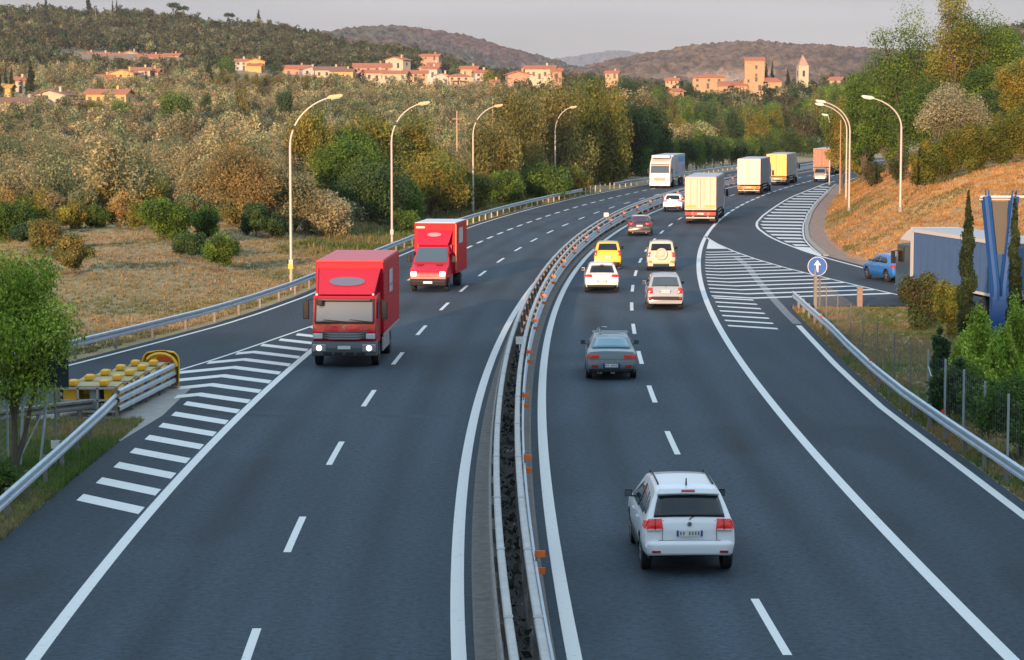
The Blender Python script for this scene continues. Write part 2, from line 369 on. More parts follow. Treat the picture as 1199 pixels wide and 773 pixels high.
C = lerp(C, np.broadcast_to(orange * .9, C.shape), strip * sst(1.0, 2, dl) * (1 - sst(3, 5.5, dl)) * .6 * sst(.35, .55, n1))
C = lerp(C, np.broadcast_to(olive * 1.3, C.shape), ((dl > 3) & (dl < 11) & (YY > 84) & (YY < 165)) * sst(.45, .62, n3) * .7)
far = sst(240, 320, YY)
C = lerp(C, np.broadcast_to(np.array([.26, .19, .11]), C.shape), far * (XX < 40) * .8)
GM = mat('dry_ground', (.3, .2, .1), .95, attr='tint', noise=.35, nscale=1.3, bump=.8, bscale=4)
g = npmesh('ground', np.stack([XX, YY, ZZ], -1).reshape(-1, 3), quads(len(ys), nc), GM, C.reshape(-1, 3), smooth=True)
tag(g, kind='structure')

# ------------------------------------------------------------ asphalt
def strip_sheet(name, y0, y1, fa, fb, z, m, n=None, cols=2, wear=None, kind='structure'):
    n = n or max(2, int((y1 - y0) / 1.5)); yy = np.linspace(y0, y1, n); u = np.linspace(0, 1, cols)
    a = np.asarray(fa(yy), float); b = np.asarray(fb(yy), float)
    X = a[:, None] * (1 - u) + b[:, None] * u; Y = np.repeat(yy[:, None], cols, 1)
    W = wear(X, Y).ravel() if wear else np.ones(X.size)
    o = npmesh(name, np.stack([X, Y, np.full_like(X, z)], -1).reshape(-1, 3), quads(n, cols), m, W, 'wear')
    return tag(o, kind=kind)
def wearf(X, Y):
    w = np.ones_like(X)
    for ln in (lambda y: R_in(y) + 1.85, lambda y: R_dash(y) + 1.85, lambda y: L_dash(y) + 1.8, lambda y: L_out(y) + 1.8):
        d = X - ln(Y)
        w += .18 * np.exp(-((np.abs(d) - .8) / .38) ** 2) - .2 * np.exp(-(d / .33) ** 2) * (.6 + .8 * vnoise(X, Y, 9, 70))
    w -= .20 * sst(0, .5, L_out(Y) - X - .1) * (1 - sst(1.5, 6, np.abs(L_out(Y) - X)) * .3)
    w -= .13 * sst(0, .6, X - R_right(Y))
    w += (fbm(X, Y * .25, 1.4, 4, 60) - .5) * .3 - .25 * sst(.68, .8, vnoise(X, Y * .3, 2.2, 33))
    # cracks and filled joint across
    return w
strip_sheet('road', -10, 470, lambda y: np.where(y < 72, L_out(y) - np.interp(y, [-10, 52, 60, 66, 72], [3.05, 3.05, 3.0, 2.95, 2.95]), LL(y) - .55), lambda y: L_in(y) + .62, 0, ASPH, 420, 60, wearf)
strip_sheet('road', -10, 470, lambda y: R_in(y) - .42, lambda y: np.where(y < 112.6, R_out(y) + .42, edge_right(y)), 0, ASPH, 420, 60, wearf)
strip_sheet('ramp_road', 86, 112.6, lambda y: RL(y) - .35, lambda y: ZL(y) + .5, 0, ASPH, 24, 8, wearf)
strip_sheet('ramp_road', 58, 72, lambda y: LL(y) - .55, lambda y: np.interp(y, [58, 66, 72], [-17.6, -15.8, -14.4]), 0, ASPH, 12, 8, wearf)
# kerb and rough shoulder at the toe of the right slope
mb = MB()
yk = [152, 156, 160, 166, 172, 178, 186, 195, 205, 216, 228, 240, 254, 268, 284, 300]
mb.sweep([(0, -.02), (0, .09), (.3, .10), (.34, -.02)], [(float(ZR(y)) + .12, y) for y in yk[::-1]][::-1], close=True)
tag(mb.build('kerb', CONC), kind='structure')
DIRT = mat('reddish_dirt', (.27, .185, .14), .95, noise=.3, nscale=1.5, bump=.6, bscale=9)
strip_sheet('dirt_verge', 118, 300, lambda y: np.where(y < 152, ZL(y) + .5, ZR(y) + .44), lambda y: base_right(y) + .35, .012, DIRT, 120, 4)

# ------------------------------------------------------------ painted markings
MK = MB()
def line(fx, y0, y1, w, z=.008, step=2.0, mb=MK, dash=None):
    n = max(2, int((y1 - y0) / step) + 1); yy = np.linspace(y0, y1, n); xx = np.asarray(fx(yy), float)
    mb.sweep([(-w / 2, z), (w / 2, z)], list(zip(xx.tolist(), yy.tolist())))
line(R_in, 5, 460, .26); line(lambda y: R_right(y), 5, 213, .26)
line(L_in, 5, 460, .26); line(lambda y: L_out(y), 5, 124, .25)
line(LL, 58, 460, .17); line(R_out, 5, 102.5, .24)
line(LZ, 84, 106.5, .13)
line(ZL, 96, 315, .2); line(RL, 86, 176, .15)
line(ZR, 153, 280, .12)
line(lambda y: R_right(y) + 4.6, 316, 450, .2)
def dashes(fx, starts, length, w):
    for s in starts:
        yy = np.linspace(s, s + length, 4); xx = np.asarray(fx(yy), float); MK.sweep([(-w / 2, .008), (w / 2, .008)], list(zip(xx.tolist(), yy.tolist())))
rd = [39.9, 51.6]; y = 63.6
rd = [39.9, 51.8, 63.7, 75.2, 86.8, 98.6]
k = 98.6
while k < 440: k += 11.65 * math.cos(math.atan((float(_R(k + 5)) - float(_R(k))) / 5)); rd.append(k)
dashes(R_dash, rd, 4.7, .16)
ld = [28, 37.6, 49.4, 61.8, 74.2, 86.6, 98.1, 110.4, 121.8, 133.4, 145.4, 157.5, 168.8, 180.5, 191.6, 203.8, 215.1]; k = 215.1
while k < 440: k += 11.6; ld.append(k)
dashes(L_dash, ld, 4.4, .16)
k = 213.5
while k < 440: dashes(lambda y: R_right(y), [k], 4.6, .24); k += 6.6
k = 130.0
while k < 440: dashes(L_out, [k], 3.2, .2); k += 6.1
tag(MK.build('road_markings', WHITE), kind='structure')
# zebra hatching
def hatch(mb, lo, hi, y0, n, pitch, th, apex, sl, sr, ymin=None, ymax=None, gap=.18, nx=14, end=None):
    for i in range(n):
        yc = y0 + i * pitch
        ya = float(yc); xa = float(apex(ya))
        # left and right limits by marching
        def limit(fn, sgn, slope):
            x = xa
            for _ in range(400):
                yv = yc + abs(x - xa) * slope
                b = float(fn(yv)) - sgn * gap
                if (x - b) * sgn >= 0: return x
                x += sgn * .04
            return x
        if (xa - float(lo(ya)) - gap) <= 0:   # apex outside: one-sided stripes
            x0 = float(lo(ya)) + gap
            for _ in range(60):
                yv = yc + abs(x0 - xa) * (sr if x0 > xa else sl)
                if x0 < float(lo(yv)) + gap: x0 += .05
                else: break
        else: x0 = limit(lo, -1, sl)
        x1 = limit(hi, 1, sr)
        if end: x1 = min(x1, end(yc))
        if x1 - x0 < .25: continue
        xs = sorted(set([x0 + (x1 - x0) * k / nx for k in range(nx + 1)] + ([xa] if x0 < xa < x1 else [])))
        vs = []
        for x in xs:
            yv = yc + abs(x - xa) * (sr if x > xa else sl); vs += [(x, yv - th / 2, .008), (x, yv + th / 2, .008)]
        mb.add(vs, [(2 * k, 2 * k + 2, 2 * k + 3, 2 * k + 1) for k in range(len(xs) - 1)])
hz = MB()
# left gore: plain bars near, chevrons farther on
LOz = lambda y: L_out(y)
for i in range(8):
    yc = 56.6 + i * 2.64; x0 = -10.33; x1 = float(L_out(yc)) - .2
    sl = -1.1; hz.add([(x0, yc - .5, .008), (x1, yc - .5 + (x1 - x0) * sl, .008), (x1, yc + .45 + (x1 - x0) * sl, .008), (x0, yc + .45, .008)], [(0, 1, 2, 3)])
hatch(hz, lambda y: np.maximum(LZ(y), np.interp(y, [70, 76, 79, 84], [-10.6, -11.0, -11.2, -12.2])), LOz, 77.4, 9, 2.75, .95, lambda y: np.interp(y, [77, 93], [-10.2, -9.85]), -1.0, -1.05)
hz.add([(float(LZ(101.5)) + .1, 101.5, .008), (float(L_out(98.6)) - .2, 98.6, .008), (float(L_out(107)) - .2, 107, .008)], [(0, 1, 2)])
# right gore
ap = lambda y: np.interp(y, [90, 121, 138, 160], [12.5, 11.95, 11.6, 13.6])
for i in range(7):
    yc = 102.4 + i * 2.55; x0 = float(R_right(yc)) + .42; x1 = float(np.interp(yc, [102, 121], [11.25, 11.9])); sl = -.75
    hz.add([(x0, yc - .3, .008), (x1, yc - .3 + (x1 - x0) * sl, .008), (x1, yc + .4 + (x1 - x0) * sl, .008), (x0, yc + .4, .008)], [(0, 1, 2, 3)])
for i in range(15):
    yc = 117.6 + i * 2.75
    apx = float(np.interp(yc, [117, 130, 150, 160], [11.9, 11.7, 12.3, 13.4]))
    x0 = float(R_right(yc)) + .42
    pts = [(x0, yc + (apx - x0) * .75)] if x0 < apx else []
    x = apx; best = apx
    while x < float(RL(yc + (x - apx) * .42)) - .1 and x < 24: x += .05
    if x > apx + .2:
        pts += [(apx, yc), (x, yc + (x - apx) * .42)]
    elif len(pts) == 1: pts.append((apx, yc))
    if len(pts) < 2: continue
    vs = []
    for (xx, yy) in pts: vs += [(xx, yy - .35, .008), (xx, yy + .4, .008)]
    hz.add(vs, [(2 * k, 2 * k + 2, 2 * k + 3, 2 * k + 1) for k in range(len(pts) - 1)])
hz.add([(float(R_right(160)) + .4, 160, .008), (float(RL(160)) - .05, 160, .008), (float(RL(166)) - .05, 166, .008), (float(RL(173)) - .05, 173, .008), (float(R_right(171)) + .35, 171, .008)], [(0, 1, 2, 3, 4)])
# far gore beside the slope
for i in range(21):
    yc = 164.5 + i * (4.3 + i * .10); x0 = float(ZL(yc)) + .35; x1 = float(ZR(yc)) - .2
    if x1 - x0 < .4: continue
    th = 1.0 + i * .03; sl = -.35
    hz.add([(x0, yc - th, .008), (x1, yc - th + (x1 - x0) * sl, .008), (x1, yc + th + (x1 - x0) * sl, .008), (x0, yc + th, .008)], [(0, 1, 2, 3)])
hz.add([(float(ZL(150.5)) + .02, 150.5, .0082), (float(ZR(153)) - .05, 153.5, .0082), (float(ZR(158)) - .08, 158.5, .0082), (float(ZR(161)) - .08, 161.5, .0082), (float(ZL(162)) + .1, 162.5, .0082), (float(ZL(156)) + .06, 156, .0082)], [(0, 1, 2, 3, 4, 5)])
tag(hz.build('hatched_markings', WHITE), kind='structure')
om = MB()
om.sweep([(-.19, .005), (.19, .005)], [(14.2, 152), (14.0, 142), (13.5, 132), (13.15, 124), (12.85, 117), (12.55, 109), (12.38, 103.3)])
tag(om.build('worn_line', OLDPAINT), kind='structure')
# concrete apron beside the crash cushion
ap_ = MB(); ap_.add([(-12.2, 71.0, .003), (-11.3, 66.4, .003), (-10.95, 66.4, .003), (-10.6, 72, .003), (-10.7, 79.5, .003), (-12.0, 80.5, .003), (-13.9, 76, .003), (-14.6, 71, .003)], [tuple(range(8))])
tag(ap_.build('concrete_apron', CONC), kind='structure')

# ------------------------------------------------------------ median
med = MB(); yy = [float(v) for v in np.linspace(5, 460, 230)]
def offs(t): return lambda y: float(L_in(y)) * (1 - t) + float(R_in(y)) * t
vs = []
for y in yy:
    a, b = float(L_in(y)), float(R_in(y)); wd = b - a; i0, i1 = a + .16 * wd, b - .19 * wd
    vs += [(a + .14 * wd, y, .004), (i0, y, .06), (a + .36 * wd, y, .065), (a + .42 * wd, y, -.02), (a + .62 * wd, y, -.02), (a + .66 * wd, y, .065), (i1, y, .06), (i1 + .03 * wd, y, .004)]
n = 8
med.add(vs, [(i * n + k, i * n + k + 1, (i + 1) * n + k + 1, (i + 1) * n + k) for i in range(len(yy) - 1) for k in range(n - 1)])
MEDM = mat('median_concrete', (.145, .135, .12), .95, noise=.4, nscale=5, bump=.7, bscale=22)
tag(med.build('median_strip', MEDM), kind='structure')
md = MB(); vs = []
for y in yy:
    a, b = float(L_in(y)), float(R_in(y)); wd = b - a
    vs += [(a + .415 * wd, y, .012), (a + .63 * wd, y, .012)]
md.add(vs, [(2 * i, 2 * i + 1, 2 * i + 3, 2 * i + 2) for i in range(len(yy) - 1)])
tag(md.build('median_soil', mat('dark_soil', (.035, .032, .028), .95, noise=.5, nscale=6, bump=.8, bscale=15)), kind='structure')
# litter, twigs and weeds in the gap
lit = []; nl = 2600; yv = 34 + rng.random(nl) ** 1.4 * 200
a = L_in(yv); b = R_in(yv); xv = a + (b - a) * (.42 + .2 * rng.random(nl)); q = rng.normal(size=(nl, 3)); q /= np.linalg.norm(q, axis=1)[:, None]
p = rng.normal(size=(nl, 3)); p -= (p * q).sum(1)[:, None] * q; p /= np.linalg.norm(p, axis=1)[:, None]
s1 = (.03 + .09 * rng.random(nl) ** 2)[:, None]; s2 = s1 * (.3 + .5 * rng.random(nl))[:, None]; c = np.stack([xv, yv, .04 + .12 * rng.random(nl)], 1)
V = np.stack([c - q * s1, c + p * s2, c + q * s1, c - p * s2], 1).reshape(-1, 3)
cl = np.array([[.02, .022, .016], [.03, .03, .025], [.05, .045, .035], [.015, .025, .012], [.25, .26, .26]])[np.minimum(rng.integers(0, 42, nl) // 10, 4)]
lo_ = npmesh('weeds_and_litter', V, np.arange(nl * 4).reshape(-1, 4), mat('litter', (.1, .1, .1), .9, attr='tint'), cl)
tag(lo_, 'dark weeds and litter lying in the gap between the two median barrier rails', 'litter', kind='stuff')

ORANGE = mat('orange_reflector', (.85, .16, .015), .5)
def rail_path(fx, y0, y1, step=2.0, z=0):
    n = max(2, int((y1 - y0) / step) + 1); return [(float(fx(v)), float(v), z) for v in np.linspace(y0, y1, n)]
def median_rail(t, side, label, y0=26, y1=430):
    fx = lambda y: float(L_in(y)) * (1 - t) + float(R_in(y)) * t
    r = thing('median_barrier', label, 'barrier', (fx(y0), y0, 0)); ox, oy = fx(y0), y0
    sh = lambda P: [(p[0] - ox, p[1] - oy, p[2]) for p in P]
    # top rail cut into sections with sleeve joints
    tm = MB(); k = y0
    TOPP = [(-.07, .98), (-.07, 1.06), (-.05, 1.08), (.05, 1.08), (.07, 1.06), (.07, .98)]
    while k < y1:
        tm.sweep(TOPP, sh(rail_path(fx, k, min(k + 5.96, y1), 2)), close=True); k += 6
    tm.build('top_rail', mat('pale_rail', (.40, .395, .38), .6, .2, noise=.18, nscale=3), r)
    s = side
    wv = MB(); off = .13 * s; A = .045 * s
    prof = [(off, .86), (off + A, .83), (off + A, .75), (off, .70), (off, .68), (off + A, .63), (off + A, .55), (off, .50), (off, .48), (off + A, .43), (off + A, .35), (off, .32)]
    prof2 = prof + [(x - .006 * s, z) for x, z in prof[::-1]]
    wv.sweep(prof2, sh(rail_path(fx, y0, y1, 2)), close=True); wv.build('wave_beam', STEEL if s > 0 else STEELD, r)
    pm = []
    k = y0 + 1.0; i = 0
    while k < y1 and i < 100:
        m = MB(); m.box((fx(k) - ox, k - oy, .49), (.1, .07, .98)); m.box((fx(k) - ox + .065 * s, k - oy, .6), (.1, .06, .3)); m.build('post', STEELD, r)
        k += 3.0 if k < 160 else 5.2; i += 1
    k = y0 + 5.98
    while k < 240:
        MB().box((fx(k) - ox, k - oy, 1.03), (.155, .22, .112)).build('sleeve_joint', mat('joint_steel', (.30, .30, .29), .5, .4), r); k += 6
    if s > 0:
        for i in range(22):
            k = 31.5 + 12.5 * i
            for zz in (.98, .66):
                m = MB(); m.box((fx(k) - ox + .23, k - oy, zz), (.2, .03, .12)); m.build('reflector', ORANGE, r)
            m = MB(); m.box((fx(k) - ox + .16, k - oy + .03, .82), (.03, .03, .5)); m.build('reflector_bracket', STEELD, r)
    return r
median_rail(.405, -1, 'long steel median barrier rail on the side of the oncoming red trucks')
median_rail(.655, 1, 'long steel median barrier rail with pairs of orange reflectors beside the left lane of cars')
# km plate on the barrier
t = thing('marker_plate', 'small white number plate on a short stalk on top of the median barrier', 'marker', (float(L_in(82)) * .4 + float(R_in(82)) * .6, 82, 1.0))
MB().box((0, 0, .33), (.26, .02, .26)).build('plate', PLATE, t); MB().tube([(0, .02, -.02), (0, .02, .45)], .02).build('stalk', STEEL, t)
t = thing('marker_plate', 'pale plate on a stalk above the median barrier beside the dark car', 'marker', (float(L_in(183)) * .5 + float(R_in(183)) * .5, 183, 1.0))
MB().box((0, 0, .3), (.36, .02, .3)).build('plate', PLATE, t); MB().tube([(0, .02, -.02), (0, .02, .42)], .02).build('stalk', STEEL, t)

# ------------------------------------------------------------ edge guard rails
def guard_rail(label, pts, side, posts, ztop=.75, m=STEEL, pm=STEELD, lip=False, name='guard_rail', post_h=None, group=None, z0=None):
    """pts: list of (x,y,zground). side=+1: road on the right of travel"""
    o = pts[0]; r = thing(name, label, 'guard rail', (o[0], o[1], o[2]))
    P = [(p[0] - o[0], p[1] - o[1], p[2] - o[2]) for p in pts]
    s = side; A = .08 * s
    prof = [(A * .2, ztop), (A, ztop - .03), (A, ztop - .095), (0, ztop - .14), (0, ztop - .17), (A, ztop - .215), (A, ztop - .28), (A * .2, ztop - .31)]
    prof2 = prof + [(x - .008 * s, z) for x, z in prof[::-1]]
    # resample
    def pt(d):
        for i in range(len(P) - 1):
            a, b = Vector(P[i]), Vector(P[i + 1]); l = (b - a).length
            if d <= l or i == len(P) - 2: return a + (b - a) * min(d / l, 1), (b - a).normalized()
            d -= l
    tot = sum((Vector(P[i + 1]) - Vector(P[i])).length for i in range(len(P) - 1))
    n = max(2, int(tot / 1.5)); path = [tuple(pt(tot * i / n)[0]) for i in range(n + 1)]
    MB().sweep(prof2, path, close=True).build('wave_beam', m, r)
    d = .4; i = 0
    while d < tot and i < 100:
        q, dr_ = pt(d); b = MB(); ang = math.atan2(-dr_.x, dr_.y)
        b.box((q.x - .07 * s * dr_.y, q.y + .07 * s * dr_.x, q.z + (ztop - .02) / 2 - .1), (.1, .06, ztop + .18), rz=ang); b.build('post', pm, r); d += posts; i += 1
    return r
guard_rail('long grey guard rail along the foot of the dry grass bank on the left', [(float(LL(y)) - .75, y, 0) for y in (73, 80, 86, 91, 96, 103, 110, 118, 126, 135, 143, 150, 157, 165)], 1, 4.0)
t2 = guard_rail('guard rail with pale yellow posts in front of the roadside trees beyond the red van', [(float(LL(y)) - .75, y, 0) for y in np.linspace(170, 262, 24)], 1, 3.4, pm=mat('pale_post', (.50, .42, .24), .7))
guard_rail('farthest guard rail on the left, beside the oncoming white lorry', [(float(LL(y)) - .75, y, 0) for y in np.linspace(283, 420, 24)], 1, 4.0, pm=MATS['pale_post'])
guard_rail('galvanised guard rail at the lower left corner leading up to the yellow crash cushion', [(-11.1, 40, 0), (-11.28, 52, 0), (-11.55, 61, 0), (-11.8, 68.5, 0), (-11.95, 71.6, 0)], 1, 2.6)
guard_rail('weathered rail crossing behind the roadside tree to the back of the crash cushion', [(-12.6, 71.3, 0), (-13.6, 70.2, 0), (-14.8, 68.5, 0), (-16.2, 65.5, 0), (-17.6, 61, 0)], -1, 1.6, ztop=.6, m=STEELD)
guard_rail('galvanised guard rail along the right edge of the road in front of the wire fence', [(float(R_out(y)) + float(np.interp(y, [40, 66, 80, 95, 113], [.55, .5, .55, .7, .55])), y, 0) for y in (40, 50, 58, 66, 73, 80, 88, 95, 103, 109, 112.5)], -1, 2.6)
for y in (66.5, 80.5, 97.5):
    t = tag(MB().box((0, 0, 0), (.09, .03, .09)).build('rail_reflector', mat('red_reflector', (.75, .06, .03), .4), loc=(float(R_out(y)) + .5, y, .82)), {66.5: 'small red reflector on the right guard rail, nearest of three', 80.5: 'small red reflector on the right guard rail beside the middle fence posts', 97.5: 'small red reflector on the right guard rail, farthest of three'}[y], 'reflector')
# delineator stakes between the two left-hand rails
s0 = None
for i in range(6):
    y = 264.5 + i * 3.2; xx = float(LL(y)) - .8
    m = MB().box((0, 0, .4), (.1, .06, .85)); o = m.build('verge_stake', MATS['pale_post'], loc=(xx, y, 0))
    tag(o, 'short pale stake standing in the gap between the two left guard rails', 'stake', 'stakes between the guard rails')
# ------------------------------------------------------------ distant hills
def hill(name, Y0, depth, prof, c_lo, seed, tree=6.0, z_lo=-5, color=(.1, .1, .06), c2=(.12, .09, .06), nx=420, ny=190, ridge_noise=1.5, fields=False):
    """prof: list of (px, y_px) of the skyline as seen at distance Y0+depth; slope faces the valley"""
    px = np.linspace(prof[0][0], prof[-1][0], nx); yp = np.interp(px, [p[0] for p in prof], [p[1] for p in prof])
    # smooth the profile
    k = np.hanning(25); k /= k.sum(); yp = np.convolve(np.pad(yp, 12, 'edge'), k, 'valid')
    Yr = Y0 + depth; zr = np.array([ZA(v, Yr) for v in yp]) - tree * 1.6
    v = np.concatenate([np.linspace(0, 1, ny), [1.1, 1.3, 1.6]])
    Xc = (px - CX) / F * Yr; V = v[:, None]; X = np.broadcast_to(Xc * 1.0, (len(v), nx)); Y = Y0 + depth * V + 0 * X
    f = np.where(V <= 1, np.sin(np.clip(V, 0, 1) * math.pi / 2) ** .9, 1 - (V - 1) * .5)
    Z = z_lo + (zr[None] - z_lo) * f
    Z = Z + (fbm(X, Y, 330, 4, seed) - .5) * 34 * np.sin(np.clip(V, 0, 1) * math.pi)
    bmp = vnoise(X, Y, tree * 1.3, seed) * .7 + vnoise(X, Y, tree * .55, seed + 4) * .5
    Z = Z + bmp * tree * ridge_noise
    n = fbm(X, Y, 150, 4, seed + 7)[..., None]; n2 = vnoise(X, Y, tree * 1.1, seed + 9)[..., None]
    C = np.array(color) * (1 - sst(.4, .62, n)) + np.array(c2) * sst(.4, .62, n); C = C * (.35 + 1.3 * n2)
    if fields:
        fm = (sst(.56, .62, fbm(X, Y, 120, 2, seed + 30)) * sst(.02, .1, V) * (1 - sst(.35, .5, V)))[..., None]
        C = C * (1 - fm) + np.array([.30, .22, .16]) * fm; 
    o = npmesh(name, np.stack([X, Y, Z], -1).reshape(-1, 3), quads(len(v), nx), mat('hill_wood', (.1, .1, .05), .95, attr='tint', noise=.3, nscale=.12), C.reshape(-1, 3))
    return tag(o, kind='structure')
hill('hill', 2100, 900, [(330, 45), (400, 38), (425, 33), (470, 30), (510, 35), (545, 40), (590, 54), (630, 65), (660, 74), (700, 86), (730, 95), (770, 108)], 0, 2, color=(.065, .07, .055), c2=(.10, .07, .062))
hill('hill', 1900, 900, [(640, 84), (690, 76), (720, 67), (760, 61), (800, 53), (830, 50), (875, 48), (915, 52), (950, 52), (990, 58), (1040, 62), (1120, 60), (1220, 50)], 0, 31, color=(.075, .062, .052), c2=(.11, .08, .055), fields=True)
hill('hill', 8200, 1500, [(560, 84), (620, 72), (660, 66), (690, 62), (715, 57.5), (735, 58), (765, 64), (800, 70), (900, 80)], 0, 55, tree=10, color=(.09, .10, .09), c2=(.11, .11, .10), nx=120, ny=50)

# ------------------------------------------------------------ foliage
LEAF = {}
def leafmat(name, transl=.32):
    return mat(name, (.1, .12, .04), .75, attr='tint', transl=transl, spec=.25)
LM = leafmat('foliage'); BARK = mat('bark', (.10, .08, .062), .9, noise=.3, nscale=6); PALEBARK = mat('pale_bark', (.2, .17, .13), .9, noise=.3, nscale=6)
PAL = {
 'green': [(.07, .135, .02), (.10, .18, .028), (.14, .22, .032), (.055, .105, .022)],
 'dark': [(.035, .075, .025), (.05, .10, .03), (.07, .12, .032), (.035, .08, .038)],
 'bright': [(.22, .29, .03), (.27, .37, .04), (.15, .24, .03), (.33, .41, .06)],
 'yellow': [(.16, .18, .032), (.22, .21, .036), (.115, .155, .032), (.28, .22, .04)],
 'brown': [(.16, .165, .05), (.205, .195, .058), (.115, .14, .042), (.26, .215, .065)],
 'olive': [(.22, .21, .10), (.28, .25, .125), (.155, .175, .09), (.34, .28, .14)],
 'greenolive': [(.135, .175, .08), (.175, .205, .095), (.105, .145, .075), (.23, .235, .11)],
 'paleolive': [(.25, .245, .145), (.31, .29, .17), (.19, .20, .115), (.35, .31, .18)],
 'cypress': [(.025, .045, .015), (.035, .06, .02), (.045, .07, .022), (.03, .05, .02)],
 'hedge': [(.10, .125, .02), (.14, .16, .026), (.18, .17, .03), (.08, .11, .02)],
 'redgreen': [(.08, .09, .035), (.06, .095, .03), (.14, .09, .05), (.05, .08, .025)],
 'orangeolive': [(.24, .20, .08), (.32, .23, .08), (.19, .18, .08), (.38, .25, .09)],
 'hill': [(.085, .095, .045), (.12, .12, .06), (.06, .075, .035), (.155, .14, .07)],
}
def cloud(r, blobs, n, size, pal, flat=0.0, lum=(.72, 1.3), vert=0.0, shell=.55):
    B = np.array(blobs, float); wts = (B[:, 3] * B[:, 4] + B[:, 3] * B[:, 5]); bi = r.choice(len(B), n, p=wts / wts.sum()); b = B[bi]
    d = r.normal(size=(n, 3)); d /= np.linalg.norm(d, axis=1)[:, None]
    rad = shell + (1 - shell) * r.random(n) ** .6; rad *= np.where(r.random(n) < .12, 1.12, 1)
    c = b[:, :3] + d * b[:, 3:6] * rad[:, None] + r.normal(size=(n, 3)) * b[:, 3:6] * .14
    nn = d * .8 + r.normal(size=(n, 3)) * .5; nn[:, 2] += .2; nn /= np.linalg.norm(nn, axis=1)[:, None]
    a = r.normal(size=(n, 3)); a[:, 2] += vert * 3 * np.sign(a[:, 2] + 1e-6); a -= (a * nn).sum(1)[:, None] * nn; a /= np.linalg.norm(a, axis=1)[:, None]; t = np.cross(nn, a)
    s = (size * (.6 + .8 * r.random(n)))[:, None]; ws = s * (.42 + .2 * r.random(n))[:, None]
    V = np.stack([c - a * s * .5, c + t * ws * .5, c + a * s * .5, c - t * ws * .5], 1).reshape(-1, 3)
    P = np.array(PAL[pal]); bt = r.integers(0, len(P), len(B)); bl = lum[0] + (lum[1] - lum[0]) * r.random(len(B))
    pick = np.where(r.random(n) < .7, bt[bi], r.integers(0, len(P), n)); C = P[pick] * (bl[bi] * (.75 + .5 * r.random(n)))[:, None]
    return V, C
def envelope(r, kind, h, w, base, k):
    B = []; cz = (h + base) / 2; rz = (h - base) / 2; rw = w / 2
    if kind == 'cypress':
        for i in range(k):
            f = (i + .5) / k; z = base + (h - base) * f; rr = rw * (math.sin(math.pi * min(1, (f * .88 + .12)) ** .75) ** .7 + .06)
            a = r.random() * 6.28; B.append((math.cos(a) * rr * .28, math.sin(a) * rr * .28, z, rr * .8, rr * .8, (h - base) / k * 1.3))
        return B
    if kind == 'plume':   # upswept tree: lobes narrow and tall
        for i in range(k):
            a = r.random() * 6.28; q = r.random() ** .5 * .78; f = r.random(); z = base + rz * 2 * (.1 + .74 * f)
            env = math.sin(math.pi * (.14 + .74 * f)) ** .6
            rr = rw * (.17 + .14 * r.random()); B.append((math.cos(a) * rw * q * env, math.sin(a) * rw * q * env, z, rr, rr, rr * (1.7 + r.random())))
        return B
    if kind == 'flame':
        for i in range(k):
            a = r.random() * 6.28; q = r.random() ** .5; f = r.random() ** 1.3
            rr = rw * (.12 + .07 * r.random()); hz_ = (h - base); top_ = hz_ * (1 - .45 * q ** 1.6) * (.8 + .2 * r.random()); z = base + top_ * (.12 + .74 * f)
            B.append((math.cos(a) * rw * q * .82 * (1 - .35 * f), math.sin(a) * rw * q * .82 * (1 - .35 * f), z, rr, rr, hz_ * .15))
        return B
    if kind == 'pine':
        for i in range(k):
            a = r.random() * 6.28; q = r.random() ** .5 * .8; rr = rw * .3; B.append((math.cos(a) * rw * q, math.sin(a) * rw * q, h - rz * .5 - rz * .5 * q * q, rr, rr, rz * .45))
        return B
    for i in range(k):
        d = r.normal(size=3); d /= np.linalg.norm(d); q = .30 + .52 * r.random()
        rr = rw * (.24 + .20 * r.random()); x, y, z = d[0] * rw * q, d[1] * rw * q, cz + d[2] * rz * q
        if kind == 'bush': z = max(z, rr * .5)
        B.append((x, y, z, rr, rr, rr * (.75 + .4 * r.random())))
    if kind in ('broad', 'bush'): B.append((0, 0, cz, rw * .5, rw * .5, rz * .6))
    return B
def tree(name, seed, kind, h, w, base, n, leaf, pal, label=None, cat='tree', group=None, k=22, trunk_r=None, bark=None, limbs=7, lean=(0, 0), shell=.55, vert=0.0, extra=None, lum=(.72, 1.3)):
    r = np.random.default_rng(seed); B = envelope(r, kind, h, w, base, k)
    if extra: B += extra
    B = [(b[0] + lean[0] * b[2], b[1] + lean[1] * b[2], b[2], b[3], b[4], b[5]) for b in B]
    V, C = cloud(r, B, n, leaf, pal, vert=vert, shell=shell, lum=lum)
    root = thing(name, label, cat, group=group)
    o = npmesh('crown', V, np.arange(len(V)).reshape(-1, 4), LM, C, parent=root)
    tr = trunk_r or h * .022; tm = MB()
    top = base + (h - base) * .55
    tm.tube([(0, 0, -.3), (lean[0] * base * .5 + .03 * w * (r.random() - .5), 0, base * .5), (lean[0] * base, lean[1] * base, base), (lean[0] * top, lean[1] * top, top)], [tr * 1.3, tr, tr * .85, tr * .3], 7)
    for i in range(limbs):
        b = B[int(r.integers(0, len(B)))]; z0 = base * .75 + (b[2] - base * .75) * .35 * r.random(); z0 = max(.1, min(z0, top * .9))
        tm.tube([(lean[0] * z0, lean[1] * z0, z0), (b[0] * .5, b[1] * .5, z0 + (b[2] - z0) * .6), (b[0] * .95, b[1] * .95, b[2] + b[5] * .3)], [tr * .5, tr * .35, tr * .12], 5)
    tm.build('trunk', bark or BARK, root, smooth=60)
    return root
def put(o, px, Y, s=1.0, rz=None, dz=0.0, sc3=None):
    x = XA(px, Y, 0); z = Tf(x, Y); x = XA(px, Y, z)
    o.location = (x, Y, z + dz - .05); o.rotation_euler = (0, 0, rnd.random() * 6.28 if rz is None else rz)
    o.scale = sc3 or (s, s, s); return o
